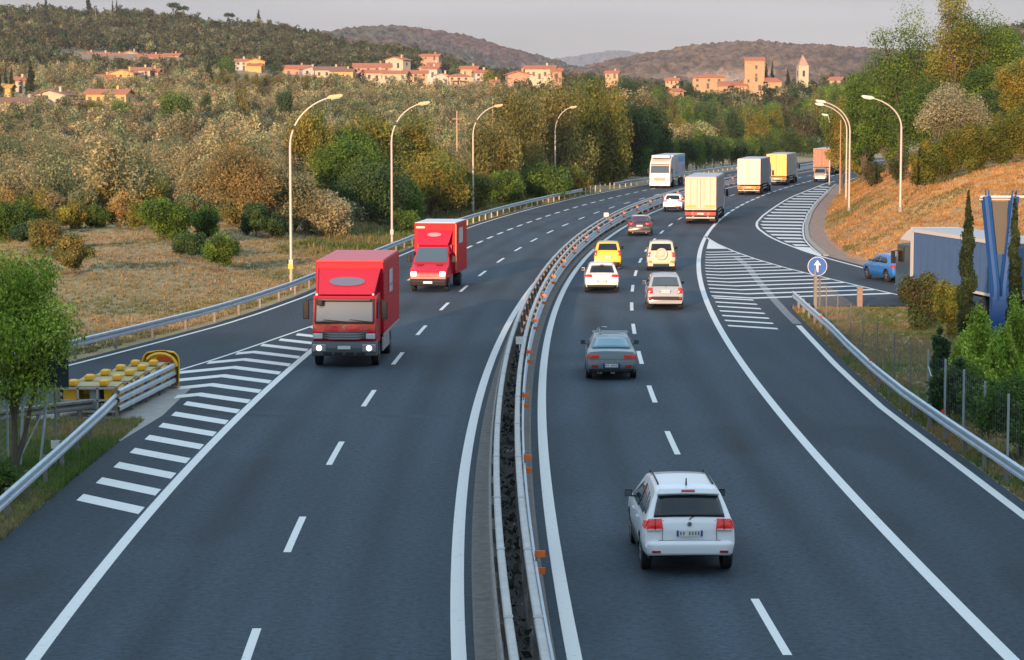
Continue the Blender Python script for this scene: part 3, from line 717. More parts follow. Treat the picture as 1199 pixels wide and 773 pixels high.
def span(px, yt, Y):  # height needed to reach pixel row yt
    x = XA(px, Y, 0); return ZA(yt, Y) - Tf(x, Y)

# individually grown trees: px, top row, halfwidth px, distance, shape, palette, label
TREES = [
 (285, 163, 46, 168, 'broad', 'orangeolive', 'big golden brown olive tree left of the first lamp post'),
 (246, 176, 30, 178, 'broad', 'olive', 'grey brown olive tree behind the two round green bushes on the bank'),
 (345, 188, 30, 170, 'broad', 'olive', 'grey green olive tree just right of the first lamp post'),
 (383, 220, 27, 170, 'broad', 'paleolive', 'pale silvery olive tree at the edge of the bank left of the second lamp post'),
 (366, 127, 31, 216, 'plume', 'yellow', 'tall yellow green tree whose top stands right of the first lamp head'),
 (402, 150, 32, 207, 'broad', 'green', 'tall green tree halfway between the first and second lamp posts'),
 (434, 188, 42, 188, 'broad', 'dark', 'large dark green tree right behind the second lamp post'),
 (440, 116, 38, 232, 'broad', 'yellow', 'tall yellowish tree rising above the dark green tree at the second lamp'),
 (484, 128, 30, 238, 'broad', 'yellow', 'tall thin-topped yellow tree right of the second lamp head'),
 (505, 166, 40, 204, 'broad', 'yellow', 'wide yellow green tree behind the red van, between the second and third lamps'),
 (545, 194, 26, 219, 'broad', 'yellow', 'smaller golden green tree at the foot of the third lamp post'),
 (415, 132, 30, 222, 'broad', 'green', 'green tree top between the first and second lamp posts, behind others'),
 (522, 186, 30, 212, 'broad', 'dark', 'dark green low tree left of the third lamp post'),
 (590, 196, 22, 238, 'broad', 'green', 'low green tree at the foot of the rust brown tree'),
 (470, 205, 24, 196, 'broad', 'green', 'medium green tree close right of the second lamp post'),
 (577, 150, 34, 242, 'plume', 'brown', 'rust brown tree right of the third lamp post'),
 (603, 108, 40, 258, 'plume', 'brown', 'tall russet tree left of the fourth lamp post'),
 (650, 90, 52, 279, 'plume', 'brown', 'tallest broad golden brown tree behind the fourth lamp post'),
 (698, 94, 40, 302, 'plume', 'yellow', 'tall olive brown tree behind and right of the fourth lamp head'),
 (708, 140, 28, 303, 'plume', 'brown', 'lower rust brown tree right of the fourth lamp beside the guard rail gap'),
 (632, 192, 30, 250, 'broad', 'green', 'round green bushy tree left of the foot of the fourth lamp post'),
 (668, 196, 22, 270, 'broad', 'yellow', 'small yellow green tree at the foot of the fourth lamp post on its right'),
 (733, 112, 33, 328, 'broad', 'dark', 'dark green dense tree left of the oncoming white lorry'),
 (758, 112, 25, 340, 'broad', 'dark', 'tall dark green tree directly behind the oncoming white lorry'),
 (738, 84, 27, 345, 'broad', 'olive', 'dull green tree showing above the dark trees left of the white lorry'),
]
i = 0
for (px, yt, hw, Y, shp, pal, lab) in TREES:
    h = span(px, yt, Y); wd = 2 * hw * Y / F; n = int(min(24000, 9000 + hw * (h * F / Y) * 3))
    o = tree('roadside_tree', 100 + i, shp, h, wd * 1.22, -h * .02, n, .20 * Y / 200, pal, lab, k=44 if shp == 'plume' else 40, shell=.4, limbs=10, vert=.5 if shp == 'plume' else 0); put(o, px, Y, rz=0); i += 1
BUSHES = [
 (195, 226, 32, 148, 'green', 'larger round green bush on the dry bank'),
 (240, 231, 23, 155, 'green', 'round green bush right behind the larger round one on the bank'),
 (256, 266, 23, 133, 'green', 'dull green bush lowest on the bank, toward the road'),
 (224, 268, 22, 139, 'dark', 'darker bush between the round bushes and the lowest bush'),
 (10, 234, 34, 150, 'green', 'dark green bush at the left edge, above the bright tree'),
 (30, 260, 20, 146, 'dark', 'low dark bush just above the crown of the bright green tree'),
 (86, 270, 25, 121, 'brown', 'sparse brownish broom bush on the left of the dry bank'),
 (52, 250, 22, 135, 'brown', 'thin grey brown bush left of the broom bush'),
 (84, 234, 18, 160, 'yellow', 'yellowish shrub in the row along the top of the bank, leftmost'),
 (112, 240, 17, 161, 'green', 'green shrub in the row along the top of the bank'),
 (140, 229, 17, 162, 'orangeolive', 'orange brown shrub in the row along the top of the bank'),
 (163, 234, 15, 160, 'yellow', 'yellow shrub on top of the bank, next to the larger round green bush'),
 (300, 234, 20, 161, 'dark', 'dark shrub under the big golden olive tree left of the first lamp post'),
 (326, 246, 16, 162, 'dark', 'small dark shrub beside the first lamp post under the olive trees'),
 (400, 248, 16, 174, 'dark', 'dark shrub at the foot of the silvery olive tree'),
 (476, 245, 20, 180, 'green', 'low bright green creeper mound right of the second lamp post'),
]
for (px, yt, hw, Y, pal, lab) in BUSHES:
    h = max(1.2, span(px, yt, Y)); wd = 2 * hw * Y / F
    o = tree('bush', 300 + i, 'bush', h, wd, 0.1, int(4500 + 14 * hw * hw + 3000 * hw / 20), .14 * Y / 150, pal, lab, 'bush', k=24, limbs=4, trunk_r=.06, shell=.4); put(o, px, Y, rz=0); i += 1
FILL = [(8, 212, 22, 176), (40, 222, 22, 172), (62, 214, 20, 178), (100, 216, 20, 176), (128, 214, 20, 178), (152, 218, 18, 175), (180, 212, 22, 180), (212, 208, 20, 182), (226, 222, 18, 172), (270, 232, 18, 166), (-8, 226, 20, 165), (318, 218, 20, 172), (362, 226, 16, 172), (406, 232, 16, 180)]
for j, (px, yt, hw, Y) in enumerate(FILL):
    h = max(1.2, span(px, yt, Y)); o = tree('shrub', 360 + j, 'bush', h, 2.3 * hw * Y / F, .05, 5200, .17, ('orangeolive', 'yellow', 'olive', 'greenolive', 'brown')[j % 5], 'loose shrub in the thicket between the dry bank and the olive grove', 'shrub', 'shrubs of the thicket behind the bank', k=24, limbs=4, trunk_r=.06, shell=.4); put(o, px, Y, rz=0)
RIGHT = [
 (1058, 2, 56, 236, 'broad', 'green', 'tall open-crowned tree on the right slope, sky showing through its top', .95),
 (1112, -28, 40, 228, 'broad', 'yellow', 'tallest tree on the right, its top cut off by the upper edge of the photo', .95),
 (1150, -8, 46, 232, 'broad', 'green', 'tall tree right of the tallest one, reaching the upper edge of the photo', .95),
 (1012, 66, 30, 258, 'broad', 'green', 'medium tree behind the lamp with the bent arm, left end of the right-hand wood', 1),
 (985, 108, 24, 288, 'broad', 'yellow', 'lower tree at the left end of the right-hand wood beside the two nested lamps', 1),
 (1040, 104, 36, 240, 'broad', 'green', 'leafy tree filling the wood behind the right slope lamp', 1),
 (1080, 84, 48, 224, 'broad', 'green', 'broad tree under the open-crowned tree on the right slope', 1),
 (1008, 140, 26, 262, 'broad', 'yellow', 'low leafy tree behind the foot of the nested lamps', 1),
 (1152, 98, 24, 204, 'broad', 'dark', 'dark green tree behind the pale grey olive on the right', 1),
 (1188, 52, 34, 214, 'broad', 'yellow', 'yellow green tree at the right edge of the photo above the hedge', 1),
 (1130, 14, 46, 252, 'broad', 'dark', 'dark green tree filling the back of the right-hand wood', 1),
 (1078, 40, 46, 254, 'broad', 'dark', 'dark green tree behind the open-crowned tree on the right', 1),
 (1178, 26, 40, 246, 'broad', 'green', 'green tree behind the yellow green tree at the right edge', 1),
 (1104, 50, 40, 240, 'broad', 'green', 'green tree mass under the tallest tree on the right', 1),
 (1150, 60, 34, 218, 'broad', 'green', 'green tree between the pale olive and the trees at the upper right', 1),
]
for (px, yt, hw, Y, shp, pal, lab, dens) in RIGHT:
    h = span(px, yt, Y); wd = 2 * hw * Y / F; op = yt < 20
    o = tree('slope_tree', 400 + i, shp, h, wd, h * .1, 25000 if not op else 17000, .18 * Y / 200, pal, lab, k=46 if op else 44, limbs=22 if op else 9, shell=.3 if op else .4); put(o, px, Y, rz=0); i += 1
o = tree('olive_tree', 500, 'broad', span(1112, 93, 190), 2 * 42 * 190 / F, 2.2, 18000, .15, 'paleolive', 'pale silver-grey olive tree standing out on the right slope above the hedge', k=40); put(o, 1112, 190, rz=0)
for j, (px, yt, hw, Y, lab) in enumerate([(1084, 158, 22, 176, 'leftmost yellow green hedge bush above the orange slope'), (1112, 143, 26, 174, 'hedge bush below the pale olive tree'), (1143, 132, 26, 172, 'hedge bush between the pale olive and the right edge'), (1172, 120, 28, 170, 'high hedge bush second from the right edge'), (1204, 112, 28, 168, 'hedge bush cut by the right edge of the photo'), (1050, 176, 16, 200, 'low dark reddish bush at the left end of the hedge'), (1022, 184, 14, 216, 'low reddish brown bush beside the right slope lamp')]):
    h = max(1.5, span(px, yt, Y)); o = tree('hedge_bush', 520 + j, 'bush', h, 2 * hw * Y / F, .1, 15000 if j < 5 else 5000, .15, 'hedge' if j < 5 else 'redgreen', lab, 'bush', k=26, limbs=5, trunk_r=.08); put(o, px, Y, rz=0)
# foreground greenery, right
def gx(px, Y): return XA(px, Y, 0)
FG = [
 ('conifer_shrub', 1146, 326, 42, 77, 'flame', 'bright', 'bright green feathery conifer in front of the blue pylon', 20000, .10),
 ('conifer_shrub', 1198, 306, 44, 75, 'flame', 'bright', 'bright green feathery conifer at the right edge of the photo', 20000, .10),
 ('conifer_shrub', 1124, 372, 24, 74, 'flame', 'bright', 'shorter bright green shrub left of the feathery conifers', 8000, .10),
 ('conifer_shrub', 1172, 348, 34, 72, 'flame', 'bright', 'bright green conifer between the two tallest feathery conifers', 20000, .10),
 ('conifer_shrub', 1138, 396, 26, 71, 'bush', 'bright', 'rounded bright green bush at the foot of the feathery conifers', 14000, .10),
 ('garden_bush', 1110, 408, 30, 70, 'bush', 'dark', 'dark green bush behind the wire fence below the bright conifers', 11000, .10),
 ('garden_bush', 1194, 428, 48, 63, 'bush', 'green', 'large dark bush behind the fence at the right edge', 19000, .09),
 ('garden_bush', 1150, 424, 34, 67, 'bush', 'green', 'mid green bush behind the fence between two darker bushes', 14000, .09),
 ('garden_bush', 1100, 378, 14, 80, 'bush', 'dark', 'small dark bush left of the bright conifers', 4500, .10),
 ('garden_bush', 1077, 312, 30, 101, 'bush', 'redgreen', 'reddish green bush in front of the blue car and lorry', 10000, .12),
 ('garden_bush', 1111, 320, 23, 97, 'bush', 'hedge', 'yellow green bush between the reddish bush and the cypress', 8000, .12),
 ('cypress_tree', 1131, 226, 9.5, 91, 'cypress', 'cypress', 'slender dark cypress in front of the blue lorry curtain', 11000, .12),
 ('cypress_tree', 1185, 232, 8.5, 83, 'cypress', 'cypress', 'slender cypress in front of the right half of the blue pylon', 10000, .12),
]
for j, (nm, px, yt, hw, Y, shp, pal, lab, n, lf) in enumerate(FG):
    h = ZA(yt, Y); o = tree(nm, 600 + j, shp, h, 2 * hw * Y / F * (1.1 if shp == 'cypress' else 1), .05 if shp != 'cypress' else .3, n, lf, pal, lab, 'tree' if 'tree' in nm or 'conifer' in nm else 'bush', k={'flame': 75, 'cypress': 26}.get(shp, 34), shell=.4, limbs=5, trunk_r=.07, vert=.6 if shp in ('flame', 'cypress') else 0, lum=(.95, 1.6) if pal == 'bright' else (.75, 1.35))
    o.location = (gx(px, Y), Y, -.05)
# bright tree, left foreground
o = tree('willowy_tree', 78, 'broad', 5.9, 3.4, 1.5, 26000, .10, 'bright', 'bright green tree with a forked dark trunk at the left edge, behind the guard rail', k=46, limbs=16, trunk_r=.085, lean=(-.03, 0), shell=.35, vert=.35, lum=(.85, 1.5),
         extra=[(0, -.4, 2.4, .6, .5, .5), (-.6, -.3, 2.5, .7, .6, .6), (1.0, -.1, 4.1, .5, .5, .5), (1.0, 0, 3.5, .5, .55, .45), (.5, .1, 2.9, .5, .5, .45), (-1.4, 0, 4.0, .9, .9, .9), (-1.8, .2, 3.0, .8, .8, .8), (-.4, 0, 5.4, .7, .7, .6)])
o.location = (XA(20, 61), 61, -.05)
tm = MB(); tm.tube([(.0, 0, .25), (.22, .05, 1.0), (.38, 0, 1.7), (.6, 0, 2.4)], [.075, .065, .05, .03], 7); tm.build('trunk', BARK, o, smooth=60)
tree_small = tree('sapling', 79, 'bush', 1.1, 1.3, .05, 3500, .09, 'green', 'low green weeds and sapling at the foot of the guard rail, lower left corner', 'bush', k=12, limbs=2, trunk_r=.03); tree_small.location = (-12.1, 55.5, -.05)

# ------------------------------------------------------------ repeated trees: olive grove, hillside trees
HOUSE_SPOTS = []
def far_ok(x, y, r=9): return all((x - a) ** 2 + (y - b) ** 2 > (c + r) ** 2 and not (b - (38 if b < 1100 else 150) < y < b and abs(x - a * y / b) < c + (4 if b < 1100 else 7)) for a, b, c in HOUSE_SPOTS)
# ------------------------------------------------------------ buildings
TILE = mat('terracotta_tiles', (.42, .145, .075), .85, noise=.3, nscale=2.2)
TILED = mat('old_roof_tiles', (.24, .115, .075), .85, noise=.35, nscale=2.2)
SHUT = mat('dark_window', (.04, .035, .035), .5); SILLM = mat('pale_stone', (.45, .40, .33), .8)
WALLC = {'cream': (.50, .46, .34), 'ochre': (.55, .40, .16), 'pink': (.46, .29, .20), 'white': (.50, .49, .45), 'stone': (.40, .29, .17), 'grey': (.36, .34, .32), 'orange': (.50, .36, .22)}
def wallm(c): return mat('wall_' + c, WALLC[c], .9, noise=.12, nscale=.8)
def house(px, ybase, hwpx, Y, hm, wall, label, rot=0.0, roof='gable', depth=None, tile=None, wins=3, floors=2, chim=True, ridge='x', wing=None, name='house', group=None, porch=False):
    """px centre, row of the ground line, half width in px, distance, wall height m"""
    hm = hm * (.66 if floors > 1 else .74); z = ZA(ybase + 1, Y); x = XA(px, Y, z); w = 2.15 * hwpx * Y / F; d = depth or max(7, w * .7)
    r = thing(name, label, 'house' if name == 'house' else name.replace('_', ' '), (x, Y, z), R(rot), group)
    HOUSE_SPOTS.append((x, Y, max(w, d) * .55))
    def block(cx, cy, w, d, h, ridge, rh, roofkind):
        b = MB(); b.box((cx, cy, h / 2 - 3), (w, d, h + 6)); 
        e = .75; rf = MB()
        if roofkind == 'gable' and ridge == 'x':
            b.prism([(cy - d / 2, h), (cy + d / 2, h), (cy, h + rh - .05)], 'x', cx - w / 2, cx + w / 2)
            rf.add([(cx - w / 2 - e, cy - d / 2 - e, h - .12), (cx + w / 2 + e, cy - d / 2 - e, h - .12), (cx + w / 2 + e, cy, h + rh + .12), (cx - w / 2 - e, cy, h + rh + .12), (cx + w / 2 + e, cy + d / 2 + e, h - .12), (cx - w / 2 - e, cy + d / 2 + e, h - .12)], [(0, 1, 2, 3), (3, 2, 4, 5)])
        elif roofkind == 'gable':
            b.prism([(cx - w / 2, h), (cx, h + rh - .05), (cx + w / 2, h)][::-1], 'y', cy - d / 2, cy + d / 2)
            rf.add([(cx - w / 2 - e, cy - d / 2 - e, h - .12), (cx, cy - d / 2 - e, h + rh + .12), (cx, cy + d / 2 + e, h + rh + .12), (cx - w / 2 - e, cy + d / 2 + e, h - .12), (cx + w / 2 + e, cy - d / 2 - e, h - .12), (cx + w / 2 + e, cy + d / 2 + e, h - .12)], [(0, 1, 2, 3), (1, 4, 5, 2)])
        elif roofkind == 'hip':
            k = min(w, d) * .42
            rf.add([(cx - w / 2 - e, cy - d / 2 - e, h), (cx + w / 2 + e, cy - d / 2 - e, h), (cx + w / 2 + e, cy + d / 2 + e, h), (cx - w / 2 - e, cy + d / 2 + e, h), (cx - w / 2 + k, cy, h + rh), (cx + w / 2 - k, cy, h + rh)], [(0, 1, 5, 4), (1, 2, 5), (2, 3, 4, 5), (3, 0, 4)])
        elif roofkind == 'shed':
            b.prism([(cy - d / 2, h), (cy + d / 2, h), (cy + d / 2, h + rh)], 'x', cx - w / 2, cx + w / 2)
            rf.add([(cx - w / 2 - e, cy - d / 2 - e, h - .1), (cx + w / 2 + e, cy - d / 2 - e, h - .1), (cx + w / 2 + e, cy + d / 2 + e, h + rh + .12), (cx - w / 2 - e, cy + d / 2 + e, h + rh + .12)], [(0, 1, 2, 3)])
        wl = b.build('wall', wallm(wall), r)
        ro = rf.build('roof', tile or TILE, r)
        sm = ro.modifiers.new('s', 'SOLIDIFY'); sm.thickness = .22; sm.offset = 1
        return ro, cx, cy, w, d, h, rh
    rh = (d if (ridge == 'x') else w) * .5 * .27; e_ = 0
    ro, *_ = block(0, 0, w, d, hm, ridge, rh, roof)
    if wing: block(*wing)
    if chim:
        c = MB(); cx = w * .22; c.box((cx, 0, hm + rh + .3), (.7, .7, 1.6)); c.box((cx, 0, hm + rh + 1.2), (.95, .95, .16)); c.build('chimney', wallm(wall), ro)
    fh = hm / floors
    for f in range(floors):
        for k in range(wins):
            wx = -w / 2 + w * (k + .5) / wins + (rnd.random() - .5) * .5; wz = fh * f + fh * .52; wh = min(1.5, fh * .48); ww = min(1.05, w / wins * .42)
            isdoor = f == 0 and k == wins // 2
            b = MB(); b.box((wx, -d / 2 - .03, wz if not isdoor else 1.15), (ww, .1, wh if not isdoor else 2.3)); wo = b.build('door' if isdoor else 'window', SHUT, r)
            if not isdoor: MB().box((wx, -d / 2 - .08, wz - wh / 2 - .08), (ww + .3, .22, .12)).build('sill', SILLM, wo)
    for f in range(floors):
        for s in (-1, 1):
            MB().box((s * (w / 2 + .03), 0, fh * f + fh * .52), (.1, 1.0, min(1.4, fh * .45))).build('window', SHUT, r)
    if porch:
        b = MB(); b.box((0, -d / 2 - 1.2, hm * .5), (w * .8, 2.4, .16)); b.build('porch_roof', tile or TILE, r)
        for s in (-1, 0, 1): MB().box((s * w * .36, -d / 2 - 2.2, hm * .25 - .1), (.25, .25, hm * .5 - .1)).build('porch_post', wallm(wall), r)
    return r
# upper row
house(101, 71, 12, 1230, 4.2, 'orange', 'leftmost low house of the upper row on the left hillside, orange wall', rot=20, ridge='y', wins=2, floors=1)
house(120, 71, 10, 1225, 4.4, 'white', 'pale gabled house second in the upper left row', rot=-25, ridge='x', wins=2, floors=1)
house(134, 72, 12, 1215, 4.2, 'orange', 'orange roofed house in the middle of the upper left row', rot=15, wins=3, floors=1)
house(153, 71, 9, 1225, 5.4, 'grey', 'grey gabled house right of the middle of the upper left row', rot=0, ridge='y', wins=1, floors=1)
house(176, 75, 14, 1200, 5.2, 'ochre', 'yellow house with broad gable at the right of the upper left row', rot=12, ridge='x', wins=4, floors=1)
house(202, 72, 9, 1220, 4.5, 'pink', 'low red roofed house at the right end of the upper left row', rot=-8, wins=2, floors=1)
# middle cluster
house(120, 103, 12, 930, 6.4, 'ochre', 'yellow two-storey house left of the dark conifer on the left hillside', rot=18, ridge='x', wins=3, wing=(5.5, -2.5, 5, 4, 3.2, 'x', .9, 'shed'))
house(146, 97, 14, 945, 6.0, 'ochre', 'yellow house with stepped red roofs in the middle cluster', rot=-12, ridge='y', wins=3)
house(166, 93, 9, 960, 6.0, 'cream', 'cream house behind the stepped roofs of the middle cluster', rot=8, wins=2)
house(178, 92, 8, 965, 4.2, 'pink', 'low dull red house at the right of the middle cluster', rot=0, wins=2, floors=1)
# lower cluster
house(22, 134, 26, 720, 5.6, 'cream', 'cream farmhouse with long sloping roof at the left edge', rot=24, ridge='x', wins=3, tile=TILED)
house(0, 143, 12, 690, 3.6, 'cream', 'low red roofed shed cut by the left edge of the photo', rot=10, wins=1, floors=1, chim=False)
house(24, 108, 5, 820, 6.4, 'cream', 'narrow cream house between two cypresses at the far left', rot=10, wins=1)
house(4, 112, 10, 800, 4.0, 'ochre', 'bright yellow-roofed hut at the left edge above the farmhouse', rot=0, wins=1, floors=1, tile=mat('ochre_sheet', (.65, .33, .03), .6), chim=False)
house(63, 124, 18, 730, 4.6, 'cream', 'cream gabled house right of the left-edge farmhouse', rot=-10, ridge='y', wins=2, floors=1, tile=TILED, wing=(-3.5, -4, 4.5, 3.5, 2.6, 'x', .9, 'shed'))
house(92, 132, 14, 715, 3.6, 'orange', 'low dark-roofed outbuilding before the gabled cream house', rot=12, wins=2, floors=1, tile=TILED, chim=False)
house(128, 122, 22, 740, 4.6, 'ochre', 'long low yellow house behind the round green pines', rot=-4, wins=5, floors=1)
house(168, 140, 12, 700, 5.4, 'white', 'house with pale grey gable end left of the big round green tree', rot=-38, ridge='y', wins=1, floors=1, chim=False)
# yellow tower house and long farm row
house(299, 85, 10.5, 1110, 8.2, 'ochre', 'tall bright ochre house with central chimney in the middle of the left hillside', rot=4, ridge='y', wins=2, wing=(0, -6.6, 6, 3, 3.4, 'x', .8, 'shed'))
house(283, 82, 6, 1125, 6.6, 'white', 'pale house half hidden left behind the tall ochre house', rot=0, wins=2)
LONG = [(345, 88, 18, 1120, 5.0, 'pink', 'long low red-roofed house right of the tall ochre house', -4), (362, 87, 9, 1085, 4.0, 'white', 'white gabled barn in front of the long low roof', 20), (386, 90, 16, 1060, 5.0, 'cream', 'cream farmhouse with an antenna and dark roof in the long row', 6), (402, 92, 12, 1030, 5.0, 'ochre', 'ochre-walled farmhouse with shrubs in front in the long row', -6), (436, 88, 20, 1080, 6.4, 'pink', 'pink two-storey farmhouse with broad red roof in the village row', 5), (466, 78, 11, 1110, 5.0, 'cream', 'house with steep pale gable edge behind the village row', -28)]
for k, (px, yb, hw, Y, hm, c, lab, rt) in enumerate(LONG): house(px, yb + 1, hw, Y, hm, c, lab, rot=rt, ridge='y' if k in (1, 5) else 'x', wins=4 if hw > 14 else 2, floors=1 if hm < 6 else 2, tile=TILED if k in (2, 3) else TILE)
ROW = [(440, 94, 11, 1000, 4.6, 'cream', 'cream cottage with bright red roof at the left of the lower village row', 8), (463, 95, 13, 985, 4.6, 'cream', 'cottage with a red roof and tall chimney in the lower village row', -5), (486, 95, 13, 990, 5.4, 'orange', 'orange-red walled house in the middle of the lower village row', 4), (504, 90, 10, 1035, 5.0, 'white', 'white house with red roof behind the middle of the lower row', -14), (517, 99, 9, 960, 5.0, 'white', 'white gabled cottage with dark windows in the lower village row', 0), (537, 99, 11, 955, 5.2, 'cream', 'two-storey house with balcony and red hipped roof', 5), (550, 90, 9, 1020, 5.0, 'orange', 'small orange-walled house with chimney behind the balcony house', -6), (508, 84, 6, 1130, 5.2, 'white', 'small white house with shutters above the village row', 0), (505, 70, 10, 1250, 3.0, 'pink', 'farthest pale red roof up the hill behind the village', -12), (563, 95, 7, 985, 5.6, 'white', 'narrow white house left of the round green tree by the pink house', 6), (579, 104, 4, 930, 3.5, 'orange', 'tiny orange hut left of the tall pink house', 0)]
for k, (px, yb, hw, Y, hm, c, lab, rt) in enumerate(ROW): house(px, yb, hw, Y, hm, c, lab, rot=rt, ridge='y' if k in (4,) else 'x', roof='hip' if k == 5 else 'gable', wins=3 if hw > 10 else 2, floors=2 if hm > 5.1 else 1, porch=(k == 5))
house(606, 103, 12, 915, 7.2, 'pink', 'tall salmon pink house with windowless gable front', rot=8, ridge='y', wins=1, floors=1)
house(633, 92, 16, 965, 5.6, 'cream', 'long cream house with red roof right behind the salmon pink house', rot=-6, wins=5, floors=1)
house(652, 92, 5, 950, 4.4, 'pink', 'small pink annexe at the right end of the long cream house', rot=0, wins=1, floors=1, chim=False)
house(717, 91, 7, 1200, 3.6, 'orange', 'lone low orange-roofed house above the dark trees in the centre', rot=-8, wins=2, floors=1)
house(791, 117, 5, 900, 4.6, 'orange', 'small orange house among trees left of the church group', rot=20, wins=1, floors=1)
house(787, 98, 7, 1180, 2.6, 'orange', 'distant low red roofs left of the long stone farmhouse by the castle', rot=-5, wins=3, floors=1)
# castle group
house(829, 103, 17, 1040, 7.2, 'stone', 'long stone farmhouse with red hipped roof left of the castle tower', rot=-3, roof='hip', wins=3, floors=2, chim=False)
def castle():
    Y = 1010; zb = ZA(110, Y); px = 884; x = XA(px, Y, zb); m = Y / F
    r = thing('castle', 'stone castle with tall square tower and lower red-roofed wings', 'castle', (x, Y, zb), R(-4)); HOUSE_SPOTS.append((x, Y, 14))
    st = wallm('stone')
    tw = 23 * m; th = 38 * m; tx = (883 - px) * m
    b = MB(); b.box((tx, 0, th / 2 - 3), (tw, tw * .9, th + 6)); b.prism([(-tw * .45, th), (tw * .45, th), (tw * .45, th + 1.2)], 'x', tx - tw / 2, tx + tw / 2); b.build('tower', st, r)
    ro = MB(); ro.add([(tx - tw / 2 - .3, -tw * .45 - .3, th + .02), (tx + tw / 2 + .3, -tw * .45 - .3, th + .02), (tx + tw / 2 + .3, tw * .45 + .3, th + 1.5), (tx - tw / 2 - .3, tw * .45 + .3, th + 1.5)], [(0, 1, 2, 3)]); o = ro.build('roof', TILE, r); o.modifiers.new('s', 'SOLIDIFY').thickness = -.3
    b = MB(); b.prism([(tx - tw / 2 - 2.6, -3), (tx - tw / 2 + .1, -3), (tx - tw / 2 + .1, th * .5), (tx - tw / 2 - .6, th * .3), (tx - tw / 2 - 2.6, 3.5)], 'y', -3, 3); b.build('buttress', st, r)
    wx = (904 - px) * m; ww = 21 * m; wh = 13.5 * m
    b = MB(); b.box((wx, -.5, wh / 2 - 3), (ww, 9, wh + 6)); b.build('wing', st, r)
    ro = MB(); ro.add([(wx - ww / 2, -5.5, wh), (wx + ww / 2 + .5, -5.5, wh), (wx + ww / 2 + .5, 4.5, wh), (wx - ww / 2, 4.5, wh), (wx - ww / 2, -.5, wh + 1.9), (wx + ww / 2 - 2.2, -.5, wh + 1.9)], [(0, 1, 5, 4), (1, 2, 5), (2, 3, 4, 5), (3, 0, 4)]); ro.build('roof', TILE, r)
    lx = (858 - px) * m; lw = 34 * m
    b = MB(); b.box((lx, -2.5, 1.6 - 3), (lw, 7, 9.2)); b.build('lower_wing', st, r)
    ro = MB(); ro.add([(lx - lw / 2 - .4, -6.5, 3.2), (lx + lw / 2, -6.5, 3.2), (lx + lw / 2, 1.2, 5), (lx - lw / 2 - .4, 1.2, 5)], [(0, 1, 2, 3)]); o = ro.build('roof', TILE, r); o.modifiers.new('s', 'SOLIDIFY').thickness = -.3
    for (wxp, wyp, s) in ((885, 79, 1.2), (885, 88, .9), (885, 93, 1.5), (876, 95, 1.0), (889, 103, 1.8), (896, 102, 1.4), (908, 103, 1.3), (913, 104, .9)):
        wz = ZA(wyp, Y) - zb; fx = (wxp - px) * m; fy = -tw * .45 - .03 if (wz > wh or wxp < 895) else -5.03
        MB().box((fx, fy, wz), (.85 * s ** .5, .12, 1.3 * s)).build('window', SHUT, r)
    return r
castle()
house(862, 120, 22, 965, 3.4, 'stone', 'low barn with wide dark tiled roof in front of the castle', rot=-2, roof='shed', wins=5, floors=1, chim=False, tile=TILED, depth=8)
def bell_tower():
    Y = 1060; m = Y / F; zb = ZA(101, Y); px = 939.5; x = XA(px, Y, zb)
    r = thing('bell_tower', 'slim pale church bell tower with pointed spire', 'bell tower', (x, Y, zb), R(8)); HOUSE_SPOTS.append((x, Y, 6))
    w = 11.5 * m; h = 23.5 * m; b = MB(); b.box((0, 0, h / 2 - 5), (w, w, h + 10)); b.build('tower_shaft', wallm('cream'), r)
    MB().box((0, 0, h + .12), (w + .5, w + .5, .24)).build('cornice', SILLM, r)
    s = MB(); hh = 13.5 * m; s.add([(-w / 2 + .1, -w / 2 + .1, h + .24), (w / 2 - .1, -w / 2 + .1, h + .24), (w / 2 - .1, w / 2 - .1, h + .24), (-w / 2 + .1, w / 2 - .1, h + .24), (0, 0, h + hh)], [(0, 1, 4), (1, 2, 4), (2, 3, 4), (3, 0, 4), (3, 2, 1, 0)]); sp = s.build('spire', mat('spire_brick', (.40, .26, .19), .9, noise=.2, nscale=1), r)
    c = MB(); c.box((0, 0, h + hh + .5), (.1, .1, 1.2)); c.box((0, 0, h + hh + .75), (.5, .1, .1)); c.build('cross', BLACKP, sp)
    for k in range(4):
        a = k * math.pi / 2; b = MB(); b.box((0, 0, 0), (1.0, .14, 2.6)); b.lathe_x  # belfry openings
        o = b.build('belfry_opening', SHUT, r); o.location = (math.sin(a) * (w / 2 + .02), -math.cos(a) * (w / 2 + .02), h * .62); o.rotation_euler = (0, 0, a)
bell_tower()
house(980, 101, 6, 900, 3.5, 'cream', 'sliver of a pale house among the trees right of the bell tower', rot=-20, wins=1, floors=1, chim=False)
# open olive press shed
# ------------------------------------------------------------ individual far trees
P_CYP = [tree('cypress_tree', 700 + k, 'cypress', 12, 2.6, .4, 1500, .55, 'cypress', k=18, limbs=0) for k in range(2)]
P_GRN = [tree('hillside_tree', 710 + k, 'broad', 9, 10, 1.0, 5200, .42, 'green', k=30, shell=.4, limbs=4) for k in range(2)]
P_DRK = [tree('hillside_tree', 720 + k, 'broad', 9, 8.5, .8, 5000, .42, 'dark', k=30, shell=.4, limbs=4) for k in range(2)]
P_BRN = [tree('hillside_tree', 730 + k, 'plume', 9, 6.5, .6, 4200, .40, 'brown', k=34, shell=.4, limbs=4, vert=.4) for k in range(2)]
P_YEL = [tree('hillside_tree', 740 + k, 'broad', 9, 9, .8, 4800, .42, 'yellow', k=30, shell=.4, limbs=4) for k in range(2)]
P_HIL = [tree('hillside_tree', 745 + k, 'broad', 9, 9, .6, 4600, .42, 'hill', k=30, shell=.4, limbs=4) for k in range(2)]
P_PIN = [tree('umbrella_pine', 750 + k, 'pine', 10, 9, 5.2, 1500, .6, 'dark', k=14, limbs=6) for k in range(1)]
